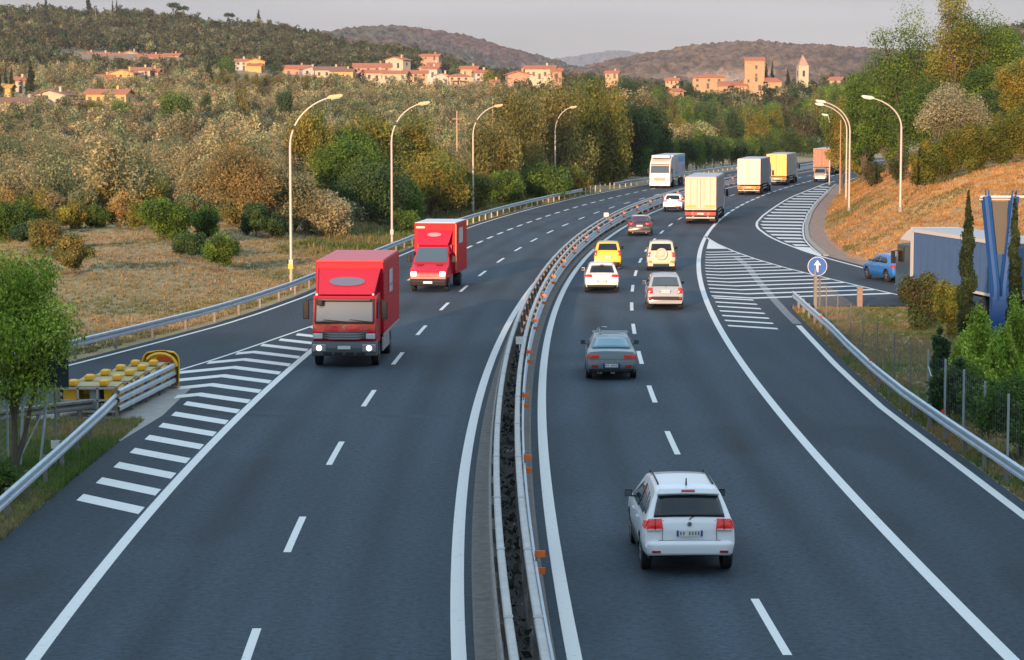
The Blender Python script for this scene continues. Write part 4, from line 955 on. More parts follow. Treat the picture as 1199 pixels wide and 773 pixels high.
used = set()
def far_tree(P, px, yt, hw, Y, lab, yb=None, group=None, name=None):
    pr = P[int(rnd.random() * len(P))]
    x = XA(px, Y, 0); zt = ZA(yt, Y); z = Tf(x, Y); x = XA(px, Y, z); h = max(2.5, zt - z); H0 = {id(P_CYP): 12, id(P_PIN): 10}.get(id(P), 9); W0 = {id(P_CYP): 2.6, id(P_GRN): 10, id(P_DRK): 8.5, id(P_BRN): 6.5, id(P_YEL): 9, id(P_PIN): 9, id(P_HIL): 9}[id(P)]
    wd = 2 * hw * Y / F; o = pr if pr.name not in used else clone(pr); used.add(pr.name)
    o.location = (x, Y, z - .2); o.rotation_euler = (0, 0, rnd.random() * 6.28); o.scale = (wd / W0, wd / W0, h / H0)
    tag(o, lab, 'tree')
    if group: o['group'] = group
    return o
SP = [
 (P_CYP, 36, 72, 6, 790, 'broad dark cypress right of the narrow cream house at the far left'),
 (P_CYP, 14, 78, 3.5, 800, 'thin cypress left of the narrow cream house, nearer the left edge'),
 (P_CYP, 7, 80, 3, 805, 'thin cypress closest to the left edge above the yellow hut'),
 (P_CYP, 0, 82, 3, 795, 'cypress cut by the left edge of the photo'),
 (P_CYP, 245, 70, 6, 900, 'tall dark cypress in the middle of the left hillside below the ochre house'),
 (P_DRK, 240, 106, 9, 640, 'dark conifer right of the big round green tree'),
 (P_BRN, 283, 96, 11, 630, 'reddish brown conifer-like tree between two dark trees on the left hillside'),
 (P_DRK, 333, 98, 11, 640, 'dark pointed conifer left of the first lamp head'),
 (P_GRN, 207, 103, 28, 600, 'big round bright green tree beside the pale grey gable on the left hillside'),
 (P_GRN, 172, 100, 14, 800, 'green tree above the long low yellow house'),
 (P_YEL, 103, 116, 18, 640, 'round green pine left of centre in the clump before the long yellow house'),
 (P_GRN, 145, 115, 20, 635, 'round green pine on the right of the clump before the long yellow house'),
 (P_GRN, 70, 126, 17, 640, 'lower green tree at the left of the clump before the cream houses'),
 (P_YEL, 90, 132, 14, 620, 'low yellow green bushy tree in front of the cream houses'),
 (P_DRK, 266, 112, 13, 660, 'dark green tree right of the dark conifer'),
 (P_DRK, 138, 90, 7, 890, 'dark conifer in front of the yellow houses of the middle cluster'),
 (P_PIN, 203, 2, 9, 1600, 'larger umbrella pine on the left skyline'), (P_PIN, 214, 6, 8, 1602, 'smaller umbrella pine right beside the larger one on the left skyline'),
 (P_PIN, 268, 14, 7, 1590, 'low round pine on the skyline left of the small skyline cypress'),
 (P_CYP, 303, 11, 2.6, 1590, 'small cypress alone on the left skyline'), (P_CYP, 104, -8, 3.6, 1600, 'stout cypress on the skyline at the upper left'), (P_CYP, 54, -8, 2, 1600, 'thin cypress on the skyline near the upper left corner'), (P_CYP, 137, -1, 1.5, 1600, 'thin skyline cypress right of the stout one'), (P_CYP, 132, 0, 1.3, 1605, 'very thin skyline cypress next to another thin one'),
 (P_GRN, 266, 66, 15, 1000, 'green tree left of the tall ochre house'), (P_DRK, 322, 70, 12, 1060, 'dark tree right of the tall ochre house'),
 (P_DRK, 496, 72, 14, 1040, 'dark round tree behind the village row, left of the small white house'), (P_DRK, 528, 80, 9, 1080, 'dark tree right of the small white house above the village'),
 (P_YEL, 576, 78, 14, 960, 'yellow green round tree between the village row and the pink house'), (P_DRK, 590, 96, 8, 880, 'dark tree in front of the tall pink house'),
 (P_CYP, 897, 74, 3, 1045, 'dark cypress just right of the castle tower'), (P_CYP, 904, 72, 2.6, 1050, 'cypress behind the castle wing'), (P_CYP, 922, 80, 3.4, 1030, 'cypress between the castle and the bell tower'),
 (P_DRK, 810, 96, 14, 900, 'dark tree left under the long stone farmhouse'), (P_DRK, 832, 104, 16, 880, 'dark tree below the long stone farmhouse'), (P_DRK, 690, 82, 22, 900, 'dark green tree behind the top of the tall brown trees'), (P_DRK, 735, 86, 20, 950, 'dark tree right of the lone orange-roofed house'), (P_HIL, 770, 96, 16, 900, 'dull tree in the centre of the valley'),
 (P_DRK, 940, 97, 12, 960, 'dark tree at the foot of the bell tower'), (P_BRN, 958, 98, 12, 900, 'brown tree right of the bell tower'), (P_HIL, 985, 92, 14, 850, 'dull tree at the left end of the right wood on the horizon'),
]
for (P, px, yt, hw, Y, lab) in SP: far_tree(P, px, yt, hw, Y, lab)
for k in range(11): far_tree(P_BRN, 255 + k * 11.5, 84 + rnd.random() * 3, 9, 860 + rnd.random() * 20, 'brown tree in the dense dark row under the tall ochre house', group='trees of the dense brown row')
for k in range(30): # pines along the upper wood
    px = 225 + k * 9 + rnd.random() * 6; Y = 1190 + rnd.random() * 60; far_tree(P_PIN, px, float(np.interp(px, [200, 300, 400, 500], [57, 57, 64, 66])), 8, Y, 'dark umbrella pine in the long row above the farmhouses', group='umbrella pines above the farmhouses')
# belt of trees behind the motorway bend
def spot_clear(x, y): return LL(y) - x > 9 or x - float(base_right(y)) > 6 or y > 520
belt = []
for k in range(24):
    px = 752 + k * 10.5; Y = 452 + rnd.random() * 35
    if k < 20:
        Y = 480.0
        while Y > 300 and XA(px, Y, 0) > float(LL(Y)) - 7: Y += 3 if Y > 700 else 1e9
        Y = 480.0 if px > 895 else next((v for v in range(480, 320, -3) if XA(px, v, 0) > float(LL(v)) - 6), 330) + 4.0 * rnd.random() + 3
        if XA(px, Y, 0) > float(LL(Y)) - 2.5: Y += 8
        far_tree(P_DRK if k % 3 else P_GRN, px, 146 + rnd.random() * 16, 16, Y, 'dark green tree in the low belt behind the distant lorries', group='tree belt behind the lorries')
for k in range(170):
    px = 760 + rnd.random() * 240; Y = 500 + rnd.random() ** 1.3 * 400; x = XA(px, Y, 0)
    if not far_ok(x, Y, 7): continue
    P = rnd.choice([P_YEL, P_GRN, P_HIL, P_GRN, P_BRN, P_DRK]); z = Tf(x, Y); h = 7 + rnd.random() * 5; v = .5
    far_tree(P, px, max(130 - (z + h - CAMH) * F / Y, (117 if 840 < px < 930 else 111) + 9 * rnd.random() if 790 < px < 955 else 96), 12 + rnd.random() * 7 * 550 / Y, Y, 'leafy tree in the wood below the castle and bell tower', group='trees below the castle')
# ------------------------------------------------------------ olive grove
P_OLV = [tree('olive_tree', 760 + k, 'broad', 5.6, 5.8, .7, 3600, .23, ('olive', 'olive', 'greenolive', 'olive', 'greenolive')[k], k=24, limbs=5, trunk_r=.16, lum=(.55, 1.45), shell=.35) for k in range(5)]
pts = []
cand = np.random.default_rng(5)
G2 = {}
def free(x, y, d):
    cx, cy = int(x // 8), int(y // 8)
    for a in range(cx - 1, cx + 2):
        for b in range(cy - 1, cy + 2):
            for (u, v) in G2.get((a, b), ()):
                if (u - x) ** 2 + (v - y) ** 2 < d * d: return False
    return True
tall_ = [(q.location.x, q.location.y) for q in bpy.data.objects if q.type == 'EMPTY' and q.name.startswith(('roadside', 'hillside', 'umbrella'))]
for (x, y) in tall_: G2.setdefault((int(x // 8), int(y // 8)), []).append((x, y))
for _ in range(60000):
    Y = 178 + 827 * cand.random() ** .8; pc = -25 + 850 * cand.random(); x = (pc - CX) / F * (Y + .8)
    if LL(Y) - x < (16 if Y < 260 else 19): continue
    if Y > 620 and pc > 770: continue
    if not far_ok(x, Y, 4) or not free(x, Y, 6.0 if Y < 450 else 6.8): continue
    if fbm(np.array([x]), np.array([Y]), 26, 2, 77)[0] < .34 and Y < 500: continue
    # keep a clearing on the near left
    if 40 < pc < 85 and 330 < Y < 420 and cand.random() < .75: continue
    G2.setdefault((int(x // 8), int(Y // 8)), []).append((x, Y)); pts.append((x, Y))
pts.sort(key=lambda p: p[1]); first = True; usedo = set()
for j, (x, Y) in enumerate(pts[:290]):
    pr = P_OLV[j % 5]; o = pr if j < 5 else clone(pr)
    s = .8 + .45 * rnd.random(); o.location = (x, Y, Tf(x, Y) - .15); o.rotation_euler = (0, 0, rnd.random() * 6.28); o.scale = (s, s, s * (.85 + .3 * rnd.random()))
    tag(o, 'grey green olive tree in the grove on the left hillside', 'olive tree', 'olive trees of the left grove')
def merged(name, pl, sizes, tpls, label, cat):
    Vs, Cs = [], []; r = np.random.default_rng(9)
    for (x, y), s in zip(pl, sizes):
        V, C = tpls[int(np.clip((float(fbm(x, y, 70, 3, 41)) * 2.2 - .6) * len(tpls) + r.normal() * 1.6, 0, len(tpls) - 1))]; a = r.random() * 6.28; c, sn = math.cos(a), math.sin(a)
        W = V * np.array([s, s, s * (.8 + .5 * r.random())]); W = np.c_[W[:, 0] * c - W[:, 1] * sn + x, W[:, 0] * sn + W[:, 1] * c + y, W[:, 2]]
        W[:, 2] += Tf(x, y) - .2; Vs.append(W); Cs.append(C * (.55 + .9 * r.random()) * np.array([1 + .15 * (r.random() - .5), 1, 1]))
    V = np.concatenate(Vs); C = np.concatenate(Cs)
    o = npmesh(name, V, np.arange(len(V)).reshape(-1, 4), LM, np.asarray(C))
    return tag(o, label, cat, kind='stuff')
rr = np.random.default_rng(12)
tp = [cloud(rr, envelope(rr, 'broad', 5.2, 5.4, .4, 12), 520, .5, pl_, lum=(.5, 1.45)) for pl_ in ('greenolive', 'olive', 'olive', 'greenolive', 'olive', 'olive')]
rest = pts[290:]
print('olives', len(pts))
merged('olive_grove', rest, [.8 + .5 * rnd.random() for _ in rest], tp, 'distant olive grove covering the left hillside between the houses', 'grove')
# woodland on the upper hill
tw = [cloud(rr, envelope(rr, kd, 7, w_, .3, 9), 150, 1.15, pl, lum=(.55, 1.4)) for kd, w_, pl in (('broad', 7, 'hill'), ('broad', 7, 'hill'), ('broad', 8, 'olive'), ('plume', 5, 'hill'), ('broad', 7.5, 'dark'), ('plume', 4, 'dark'), ('broad', 6, 'hill'))]
wp = []
for _ in range(9000):
    Y = 985 + 700 * rr.random(); pc = -30 + 860 * rr.random(); x = (pc - CX) / F * Y
    if far_ok(x, Y, 3) and vnoise(x, Y, 11, 3) > .22: wp.append((x, Y))
for _ in range(1500):
    Y = 880 + 800 * rr.random(); pc = 960 + 260 * rr.random(); wp.append(((pc - CX) / F * Y, Y))
for _ in range(700):
    Y = 700 + 500 * rr.random(); pc = 600 + 380 * rr.random(); x = (pc - CX) / F * Y
    if far_ok(x, Y, 5): wp.append((x, Y))
merged('woodland', wp, [.55 + .55 * rnd.random() for _ in wp], tw, 'mixed woodland covering the upper hillsides', 'woodland')

# ------------------------------------------------------------ grass and dry weeds
def grass(name, spots, n, hgt, wid, cols, label, seed):
    r = np.random.default_rng(seed); X, Y = spots(r, n); Z = T(X, Y) - .02; nb = 6
    ang = r.random((len(X), nb)) * 6.28; h = hgt * (.5 + r.random((len(X), nb))) * (.6 + .8 * r.random(len(X)))[:, None]; lean = h * (.2 + .7 * r.random((len(X), nb)))
    ox = (r.random((len(X), nb)) - .5) * wid * 5; oy = (r.random((len(X), nb)) - .5) * wid * 5; ww = wid * (.6 + .8 * r.random((len(X), nb)))
    bx = X[:, None] + ox; by = Y[:, None] + oy; px_, py_ = -np.sin(ang) * ww / 2, np.cos(ang) * ww / 2; zz = np.broadcast_to(Z[:, None], bx.shape)
    V = np.stack([np.stack([bx - px_, by - py_, zz], -1), np.stack([bx + px_, by + py_, zz], -1), np.stack([bx + np.cos(ang) * lean, by + np.sin(ang) * lean, zz + h], -1)], 2).reshape(-1, 3)
    P = np.array(cols); ci = np.clip((fbm(X, Y, 5, 3, seed) * 1.9 - .45) * len(P) + (r.random(len(X)) - .5) * 1.4, 0, len(P) - 1).astype(int); C = np.repeat(P[ci] * (.7 + .6 * r.random(len(X)))[:, None], nb, 0)
    o = npmesh(name, V, np.arange(len(V)).reshape(-1, 3), LM, C); return tag(o, label, 'grass', kind='stuff')
def sp_bank(r, n):
    Y = 82 + 110 * r.random(n * 2) ** 1.1; d = .9 + 44 * r.random(n * 2) ** 1.3; X = LL(Y) - d - .3; pc = CX + F * X / Y; k = (pc > -20); return X[k][:n], Y[k][:n]
def sp_slope(r, n):
    Y = 112 + 200 * r.random(n * 2) ** 1.3; d = .3 + 17 * r.random(n * 2); X = base_right(Y) + d; pc = CX + F * X / Y; k = (pc < 1225); return X[k][:n], Y[k][:n]
def sp_lawn(r, n):
    Y = 50 + 62 * r.random(n * 3); X = R_out(Y) + .5 + 14 * r.random(n * 3) ** 1.4; pc = CX + F * X / Y; k = (pc < 1225) & (X < RL(Y) - .6); return X[k][:n], Y[k][:n]
def sp_left(r, n):
    Y = 46 + 25 * r.random(n * 4); X = -11.05 - 7 * r.random(n * 4) ** 1.3; pc = CX + F * X / Y; k = (pc > -30) & ((LL(Y) < X - 3.2)); return X[k][:n], Y[k][:n]
def sp_lverge(r, n):
    Y = 150 + 120 * r.random(n); return LL(Y) - .9 - 7 * r.random(n), Y
grass('dry_grass', sp_bank, 22000, .10, .05, [(.28, .20, .095), (.33, .245, .12), (.29, .22, .11), (.24, .20, .085), (.15, .15, .055)], 'dry brown grass on the bank left of the motorway', 21)
grass('dry_grass', sp_slope, 20000, .14, .07, [(.42, .22, .07), (.50, .29, .10), (.38, .20, .07), (.30, .21, .08), (.18, .16, .05)], 'dry grass tinted a sunlit orange on the slope right of the motorway', 22)
grass('lawn_grass', sp_lawn, 13000, .11, .03, [(.30, .21, .10), (.27, .21, .09), (.16, .19, .055), (.12, .16, .045), (.32, .21, .11)], 'patchy grass between the right guard rail and the slip road', 23)
grass('lawn_grass', sp_left, 9000, .12, .03, [(.10, .16, .035), (.14, .19, .045), (.22, .22, .08), (.30, .24, .11)], 'green grass behind the guard rail at the lower left', 24)
grass('dry_grass', sp_lverge, 3500, .3, .08, [(.26, .2, .08), (.15, .16, .05), (.1, .14, .035)], 'rough verge grass at the foot of the roadside trees', 25)
# unseen rise added behind the viewpoint, shaped to keep the near carriageway shaded
hx = np.linspace(-200, 170, 80); hy = np.linspace(-130, -35, 30); HX, HY = np.meshgrid(hx, hy)
HZ = (24.5 + 8 * fbm(HX, HY, 25, 4, 88)) * np.sin(np.clip((HY + 130) / 95, 0, 1) * math.pi) ** .6 * (1 - sst(120, 160, HX)) * sst(-200, -160, HX)
tag(npmesh('hill', np.stack([HX, HY, HZ - .5], -1).reshape(-1, 3), quads(30, 80), GM, np.broadcast_to(np.array([.1, .12, .05]), (2400, 3)), smooth=True), kind='structure')
# ------------------------------------------------------------ evening haze over the valley
hb = MB(); hb.box((0, 5600, 245), (7000, 12000, 530)); HZM = bpy.data.materials.new('haze'); HZM.use_nodes = True; t_ = HZM.node_tree; t_.nodes.clear()
o_ = t_.nodes.new('ShaderNodeOutputMaterial'); pv = t_.nodes.new('ShaderNodeVolumePrincipled'); pv.inputs['Color'].default_value = (.80, .86, 1, 1); pv.inputs['Density'].default_value = .000045
t_.links.new(pv.outputs[0], o_.inputs['Volume']); tag(hb.build('haze', HZM), 'thin evening haze filling the whole valley', 'haze', kind='stuff')
# ------------------------------------------------------------ vehicles
def paint(name, c, rough=.32, coat=.8): return mat('paint_' + name, c, rough, coat=coat, spec=.5)
UNDER = mat('underbody', (.012, .012, .013), .9)
def wheel_parts(parent, x, y, rad, wd, sgn, rim=ALLOY):
    """x is the outer face of the tyre, sgn the side"""
    w = MB(); c = (x - sgn * wd / 2, y, rad); hw = wd / 2
    w.lathe_x(c, [(-hw, rad * .62), (-hw, rad * .93), (-hw * .8, rad), (hw * .8, rad), (hw, rad * .93), (hw, rad * .62)], 24)
    ty = w.build('wheel', RUBBER, parent, smooth=40)
    r = MB(); ox = hw * sgn
    r.lathe_x((c[0] + ox * .86, y, rad), [(-.01, rad * .60), (.01, rad * .64), (.012 * sgn, rad * .56), (-.02 * sgn, rad * .5), (-.03 * sgn, .02)], 20)
    for k in range(5):
        a = k * 2 * math.pi / 5 + .3; r.box((c[0] + ox * .9, y + math.cos(a) * rad * .3, rad + math.sin(a) * rad * .3), (.03, rad * .16, rad * .52), M=Matrix.Rotation(a - math.pi / 2, 3, 'X'))
    r.build('rim', rim, ty, smooth=30)
    return ty
def mir(pts): return [(-x, y, z) for x, y, z in pts]
class Car:
    def __init__(s, name, label, cat, px, py, W, L, H, pt, top, belt=.95, roofw=.76, head=0.0, contact='rear', axles=None, rad=.32, zb=.22, X=None, Y=None, bumper=None, lit=True, oncoming=False):
        s.W, s.L, s.H, s.top, s.belt, s.zb, s.rad = W, L, H, top, belt, zb, rad
        s.ay = axles or (.82, L - .9)
        g = G(px, py)
        # anchor: back of the rear tyres touches (px,py)
        hd = R(head); f = Vector((math.sin(hd), math.cos(hd), 0)); org = g - f * (s.ay[0] - rad * .5)
        s.root = thing(name, label, cat, tuple(org), -hd); s.pt = pt
        s.ws = ([zb, zb + .12, zb + .3, .62 * belt / .95, belt - .16, belt, H], [.86, .96, .995, 1.0, .985, .945, roofw])
        s.body()
    def w(s, z): return float(np.interp(z, *s.ws)) * s.W / 2
    def plan(s, y):
        e = min(y, s.L - y) if y > s.L / 2 else y
        t = max(0, min(1, e / (.42 if y < s.L / 2 else .75))); q = 1 - (1 - t) ** 2
        return (.925 if y < s.L / 2 else .84) + (.075 if y < s.L / 2 else .16) * q
    def zt(s, y): return float(np.interp(y, [p[0] for p in s.top], [p[1] for p in s.top]))
    def zbot(s, y):
        z = s.zb + (.08 if (y < .15 or y > s.L - .2) else 0); R_ = s.rad + .06
        for a in s.ay:
            if abs(y - a) < R_: z = max(z, s.rad + math.sqrt(max(0, R_ * R_ - (y - a) ** 2)))
        return z
    def body(s):
        ys = set(np.linspace(0, s.L, int(s.L / .11)).tolist()) | {p[0] for p in s.top} | {.03, .08, s.L - .03, s.L - .08}
        for a in s.ay:
            R_ = s.rad + .06
            for k in range(13): ys.add(a + R_ * math.cos(math.pi * k / 12) * .9999)
            ys |= {a - R_ - .004, a + R_ + .004}
        ys = sorted(y for y in ys if 0 <= y <= s.L); out = []
        for y in ys:
            if not out or y - out[-1] > .0035: out.append(y)
        ys = out; V = []; nS, nF, nT = 9, 3, 5
        for y in ys:
            zt, zb = s.zt(y), s.zbot(y); zt = max(zt, zb + .06); r = min(.09, (zt - zb) * .3); p = s.plan(y); half = []
            for k in range(nS):
                z = zb + (zt - r - zb) * k / (nS - 1); half.append((s.w(z) * p, z))
            xe = s.w(zt - r) * p - .01; rx = min(r * 1.15, .12)
            for k in range(1, nF + 1):
                a = math.pi / 2 * k / (nF + 1); half.append((xe - rx * (1 - math.cos(a)), zt - r + r * math.sin(a)))
            xt = xe - rx
            for k in range(nT + 1):
                x = xt * (1 - k / nT); half.append((x, zt + .035 * (1 - (x / max(xe, .1)) ** 2)))
            ring = [(-x, y, z) for x, z in half] + [(x, y, z) for x, z in half[::-1][1:]]
            V += ring
        n = len(ring); m = MB()
        fs = [(i * n + k, i * n + k + 1, (i + 1) * n + k + 1, (i + 1) * n + k) for i in range(len(ys) - 1) for k in range(n - 1)]
        fs += [tuple(range(n))[::-1], tuple((len(ys) - 1) * n + k for k in range(n))]
        m.add(V, fs); s.bodyo = m.build('body', s.pt, s.root, smooth=38)
        u = MB(); wi = s.W * .5 - .235; u.box((0, s.L / 2, (s.zb + .62) / 2 + .02), (wi * 2, s.L - .5, .62 - s.zb)); u.box((0, s.L / 2, s.zb + .03), (s.W * .8, (s.ay[1] - s.ay[0]) - 2 * s.rad - .2, .08)); u.build('underbody', UNDER, s.root)
        for a in s.ay:
            for sg in (-1, 1): wheel_parts(s.root, sg * (s.W / 2 * .975), a, s.rad, .21, sg)
    def side(s, name, m, ys, zl, zu, off=.006, both=True, n=10, thick=True):
        for sg in ((-1, 1) if both is True else (both,)):
            V = []; yy = np.linspace(ys[0], ys[1], n)
            for y in yy:
                a, b = (zl(y) if callable(zl) else zl), (zu(y) if callable(zu) else zu); b = max(b, a + .01)
                for k in range(4):
                    z = a + (b - a) * k / 3; V.append((sg * (s.w(z) * s.plan(y) + off), y, z))
            f = [(i * 4 + k, i * 4 + k + 1, (i + 1) * 4 + k + 1, (i + 1) * 4 + k) for i in range(n - 1) for k in range(3)]
            o = MB().add(V, f).build(name, m, s.root, smooth=60); sd = o.modifiers.new('s', 'SOLIDIFY'); sd.thickness = .012; sd.offset = 0
    def endsurf(s, x, z, rear=True):
        """point + normal on the rear (or front) surface at lateral x and height z, also works for screens"""
        P = s.top if rear else s.top[::-1]; prev = P[0]
        for q in P[1:]:
            if q[1] >= z - 1e-6 and q[1] > prev[1]:
                t = (z - prev[1]) / max(1e-6, q[1] - prev[1]); t = max(0, min(1, t)); y = prev[0] + (q[0] - prev[0]) * t
                d = Vector((0, q[0] - prev[0], q[1] - prev[1])).normalized(); nrm = Vector((0, -d.z, d.y)) if rear else Vector((0, d.z, -d.y)); return y, nrm
            if q[1] > prev[1]: prev = q
            elif q[1] < prev[1] and q[1] < z: break
            else: prev = q
        return P[0][0], Vector((0, -1 if rear else 1, 0))
    def end(s, name, m, z0, z1, x0, x1, rear=True, off=.008, nz=6, nx=7, parent=None, top0=None, top1=None, thick=.014):
        """patch between heights z0..z1; lateral from x0..x1 at the bottom (fractions of half width), top0..top1 at the top"""
        top0 = x0 if top0 is None else top0; top1 = x1 if top1 is None else top1; V = []
        for i in range(nz):
            t = i / (nz - 1); z = z0 + (z1 - z0) * t; y, nrm = s.endsurf(0, z, rear); hw = s.w(z) * s.plan(y)
            a = (x0 + (top0 - x0) * t) * hw; b = (x1 + (top1 - x1) * t) * hw
            for k in range(nx):
                x = a + (b - a) * k / (nx - 1); dz = .035 * (1 - (x / max(hw, .1)) ** 2)
                p = Vector((x, y, z)) + nrm * (off + dz * abs(nrm.y) * .0) + Vector((0, 0, dz * max(0, nrm.z)))
                if abs(nrm.y) > .3: p.y += (-1 if rear else 1) * dz * abs(nrm.z) / max(.3, abs(nrm.y)) * .6
                V.append(tuple(p))
        f = [(i * nx + k, i * nx + k + 1, (i + 1) * nx + k + 1, (i + 1) * nx + k) for i in range(nz - 1) for k in range(nx - 1)]
        o = MB().add(V, f).build(name, m, parent or s.root, smooth=50); sd = o.modifiers.new('s', 'SOLIDIFY'); sd.thickness = thick; sd.offset = 0
        return o
    def light(s, z0, z1, xa, xb, m, top=None, rear=True, wrap=.18, name='tail_light'):
        for sg in (-1, 1):
            o = s.end(name, m, z0, z1, sg * xa, sg * xb, rear, off=.012, nx=4, top0=sg * (top[0] if top else xa), top1=sg * (top[1] if top else xb), thick=.02)
            if wrap:
                V = []; ya, n = (s.endsurf(0, (z0 + z1) / 2, rear))
                y0 = ya; y1 = ya + (wrap if rear else -wrap)
                for i in range(4):
                    y = y0 + (y1 - y0) * i / 3
                    for z in (z0 + .01 + i * .01, z1 - .01 - i * .015): V.append((sg * (s.w(z) * s.plan(max(0.02, min(s.L - .02, y))) + .008), y, z))
                w_ = MB().add(V, [(2 * i, 2 * i + 1, 2 * i + 3, 2 * i + 2) for i in range(3)]).build('side_lens', m, o); sd = w_.modifiers.new('s', 'SOLIDIFY'); sd.thickness = .014; sd.offset = 0
    def plate(s, z, w=.52, h=.12, rear=True, x=0.0, dy=.02):
        y, n = s.endsurf(0, z, rear); sg = -1 if rear else 1
        b = MB(); b.box((x, y + sg * dy, z), (w, .02, h)); o = b.build('licence_plate', PLATE, s.root)
        b = MB(); 
        for q in (-1, 1): b.box((x + q * (w / 2 - .022), y + sg * (dy + .011), z), (.04, .006, h))
        b.build('plate_band', PLATEBLUE, o)
        b = MB()
        for q in range(7):
            if q != 2: b.box((x - w * .34 + q * w * .113, y + sg * (dy + .011), z), (w * .06, .005, h * .55))
        b.build('plate_mark', mat('plate_ink', (.16, .15, .15), .6), o)
    def mirrors(s, y, z, m=None, w=.15):
        for sg in (-1, 1):
            x = s.w(z) * .99; b = MB(); b.prism([(0, -.07), (.09, -.085), (.12, -.02), (.10, .075), (0, .08)], 'x', 0, w)
            o = b.build('door_mirror', m or s.pt, s.root, smooth=30); o.scale = (sg, 1, 1); o.location = (sg * (x + .05), y, z + .06)
            a = MB(); a.box((sg * (x + .02), y + .03, z), (.12, .05, .04)); a.box((sg * (x + .06 + w / 2), y - .006, z + .06), (w * .85, .01, .12), mi=0); a.build('mirror_glass', GLASSW, s.root)
    def rails(s, y0, y1, m=BLACKP):
        for sg in (-1, 1):
            x = s.w(s.H) * .88; z = s.H
            MB().tube([(sg * x, y0, z - .01), (sg * x, y0 + .12, z + .05), (sg * x, (y0 + y1) / 2, z + .06), (sg * x, y1 - .12, z + .05), (sg * x, y1, z - .01)], .018, 6).build('roof_rail', m, s.root)
    def bumper(s, z0, z1, m, rear=True, off=.02):
        s.end('bumper', m, z0, z1, -.97, .97, rear, off=off, nx=9, thick=.04)
    def seams(s, zs, rear=True):
        for (a, b, xa, xb) in zs: s.end('panel_gap', BLACKP, a, b, xa, xb, rear, off=.002, nx=5, nz=3, thick=.006)
    def exhaust(s, xs, z=.26):
        for x in xs: MB().tube([(x, .25, z), (x, -.03, z)], .035, 10).build('exhaust_pipe', CHROME, s.root)
    def wiper(s, z0, z1):
        ya, na = s.endsurf(0, z0); yb, nb = s.endsurf(0, z1)
        MB().tube([(0, ya - .03, z0), (.05, (ya + yb) / 2 - .035, (z0 + z1) / 2), (.16, yb - .035, z1)], .012, 5).build('rear_wiper', BLACKP, s.root)
    def handles(s, ys, z):
        for y in ys:
            for sg in (-1, 1): MB().box((sg * (s.w(z) * s.plan(y) + .015), y, z), (.03, .17, .035)).build('door_handle', s.pt, s.root)

# white crossover, nearest car
c = Car('estate_car', 'large white crossover car with lit red tail lights, nearest car on the right carriageway', 'car', 803.5, 667, 1.88, 4.85, 1.66, paint('white', (.74, .75, .76)),
  [(0, .60), (.02, .66), (.07, .70), (.10, 1.02), (.16, 1.12), (.50, 1.56), (.56, 1.64), (.95, 1.68), (2.2, 1.70), (3.0, 1.62), (3.75, 1.10), (4.4, .98), (4.72, .82), (4.85, .6)], belt=1.04, roofw=.67, head=-1.2, axles=(.90, 3.80), rad=.36, zb=.34)
c.end('rear_window', GLASS, 1.15, 1.53, -.86, .86, top0=-.88, top1=.88, nx=9)
c.side('side_window', GLASS, (1.0, 1.95), lambda y: 1.12, lambda y: np.interp(y, [1.0, 1.2, 1.95], [1.2, 1.5, 1.55]))
c.side('side_window', GLASS, (2.02, 3.5), lambda y: 1.09, lambda y: np.interp(y, [2.02, 2.7, 3.5], [1.55, 1.5, 1.12]))
c.side('quarter_window', GLASS, (.55, .92), lambda y: 1.17, lambda y: np.interp(y, [.55, .92], [1.3, 1.48]))
c.end('windscreen', GLASSW, 1.14, 1.58, -.86, .86, rear=False)
c.light(.93, 1.12, .60, .985, TAILR, top=(.66, .99), wrap=.30)
for sg in (-1, 1): c.end('tail_light_divider', mat('dark_red_lens', (.12, .01, .01), .3), .925, 1.115, sg * .775, sg * .80, off=.03, nx=2, top0=sg * .80, top1=sg * .825)
for sg in (-1, 1): c.end('reversing_lamp', HEADC, .905, .94, sg * .62, sg * .97, off=.026, nx=3)
c.end('rear_spoiler', c.pt, 1.535, 1.63, -.90, .90, off=.035, nx=9, thick=.07)
c.end('high_brake_light', TAILD, 1.56, 1.60, -.2, .2, off=.078, nx=3, thick=.015)
c.plate(.86, dy=.0 - .0 + .045)
c.end('lower_bumper', c.pt, .42, .66, -.99, .99, off=.055, nx=11, thick=.08)
c.bumper(.40, .44, BLACKP, off=.03)
for sg in (-1, 1): c.end('rear_reflector', TAILD, .455, .50, sg * .70, sg * .90, off=.11, nx=3)
c.seams([(.70, .708, -.7, .7), (.70, 1.1, -.615, -.605), (.70, 1.1, .605, .615)]); c.wiper(1.12, 1.2); c.rails(.95, 3.0); c.mirrors(3.35, 1.08, BLACKP); c.handles((1.75, 2.8), .93)
MB().prism([(.80, 1.70), (.95, 1.70), (.86, 1.84)], 'x', -.012, .012).build('roof_aerial', BLACKP, c.root)
b_ = MB(); y, n = c.endsurf(0, 1.0); b_.lathe_x((0, 0, 0), [(0, .045), (.012, .045)], 14); o = b_.build('rear_badge', CHROME, c.root); o.rotation_euler = (0, 0, math.pi / 2); o.location = (0, y - .03, 1.04)
for sg in (-1, 1):
    MB().box((sg * (c.w(.5) + .0), 2.4, .40), (.05, 1.9, .12)).build('sill_moulding', BLACKP, c.root)

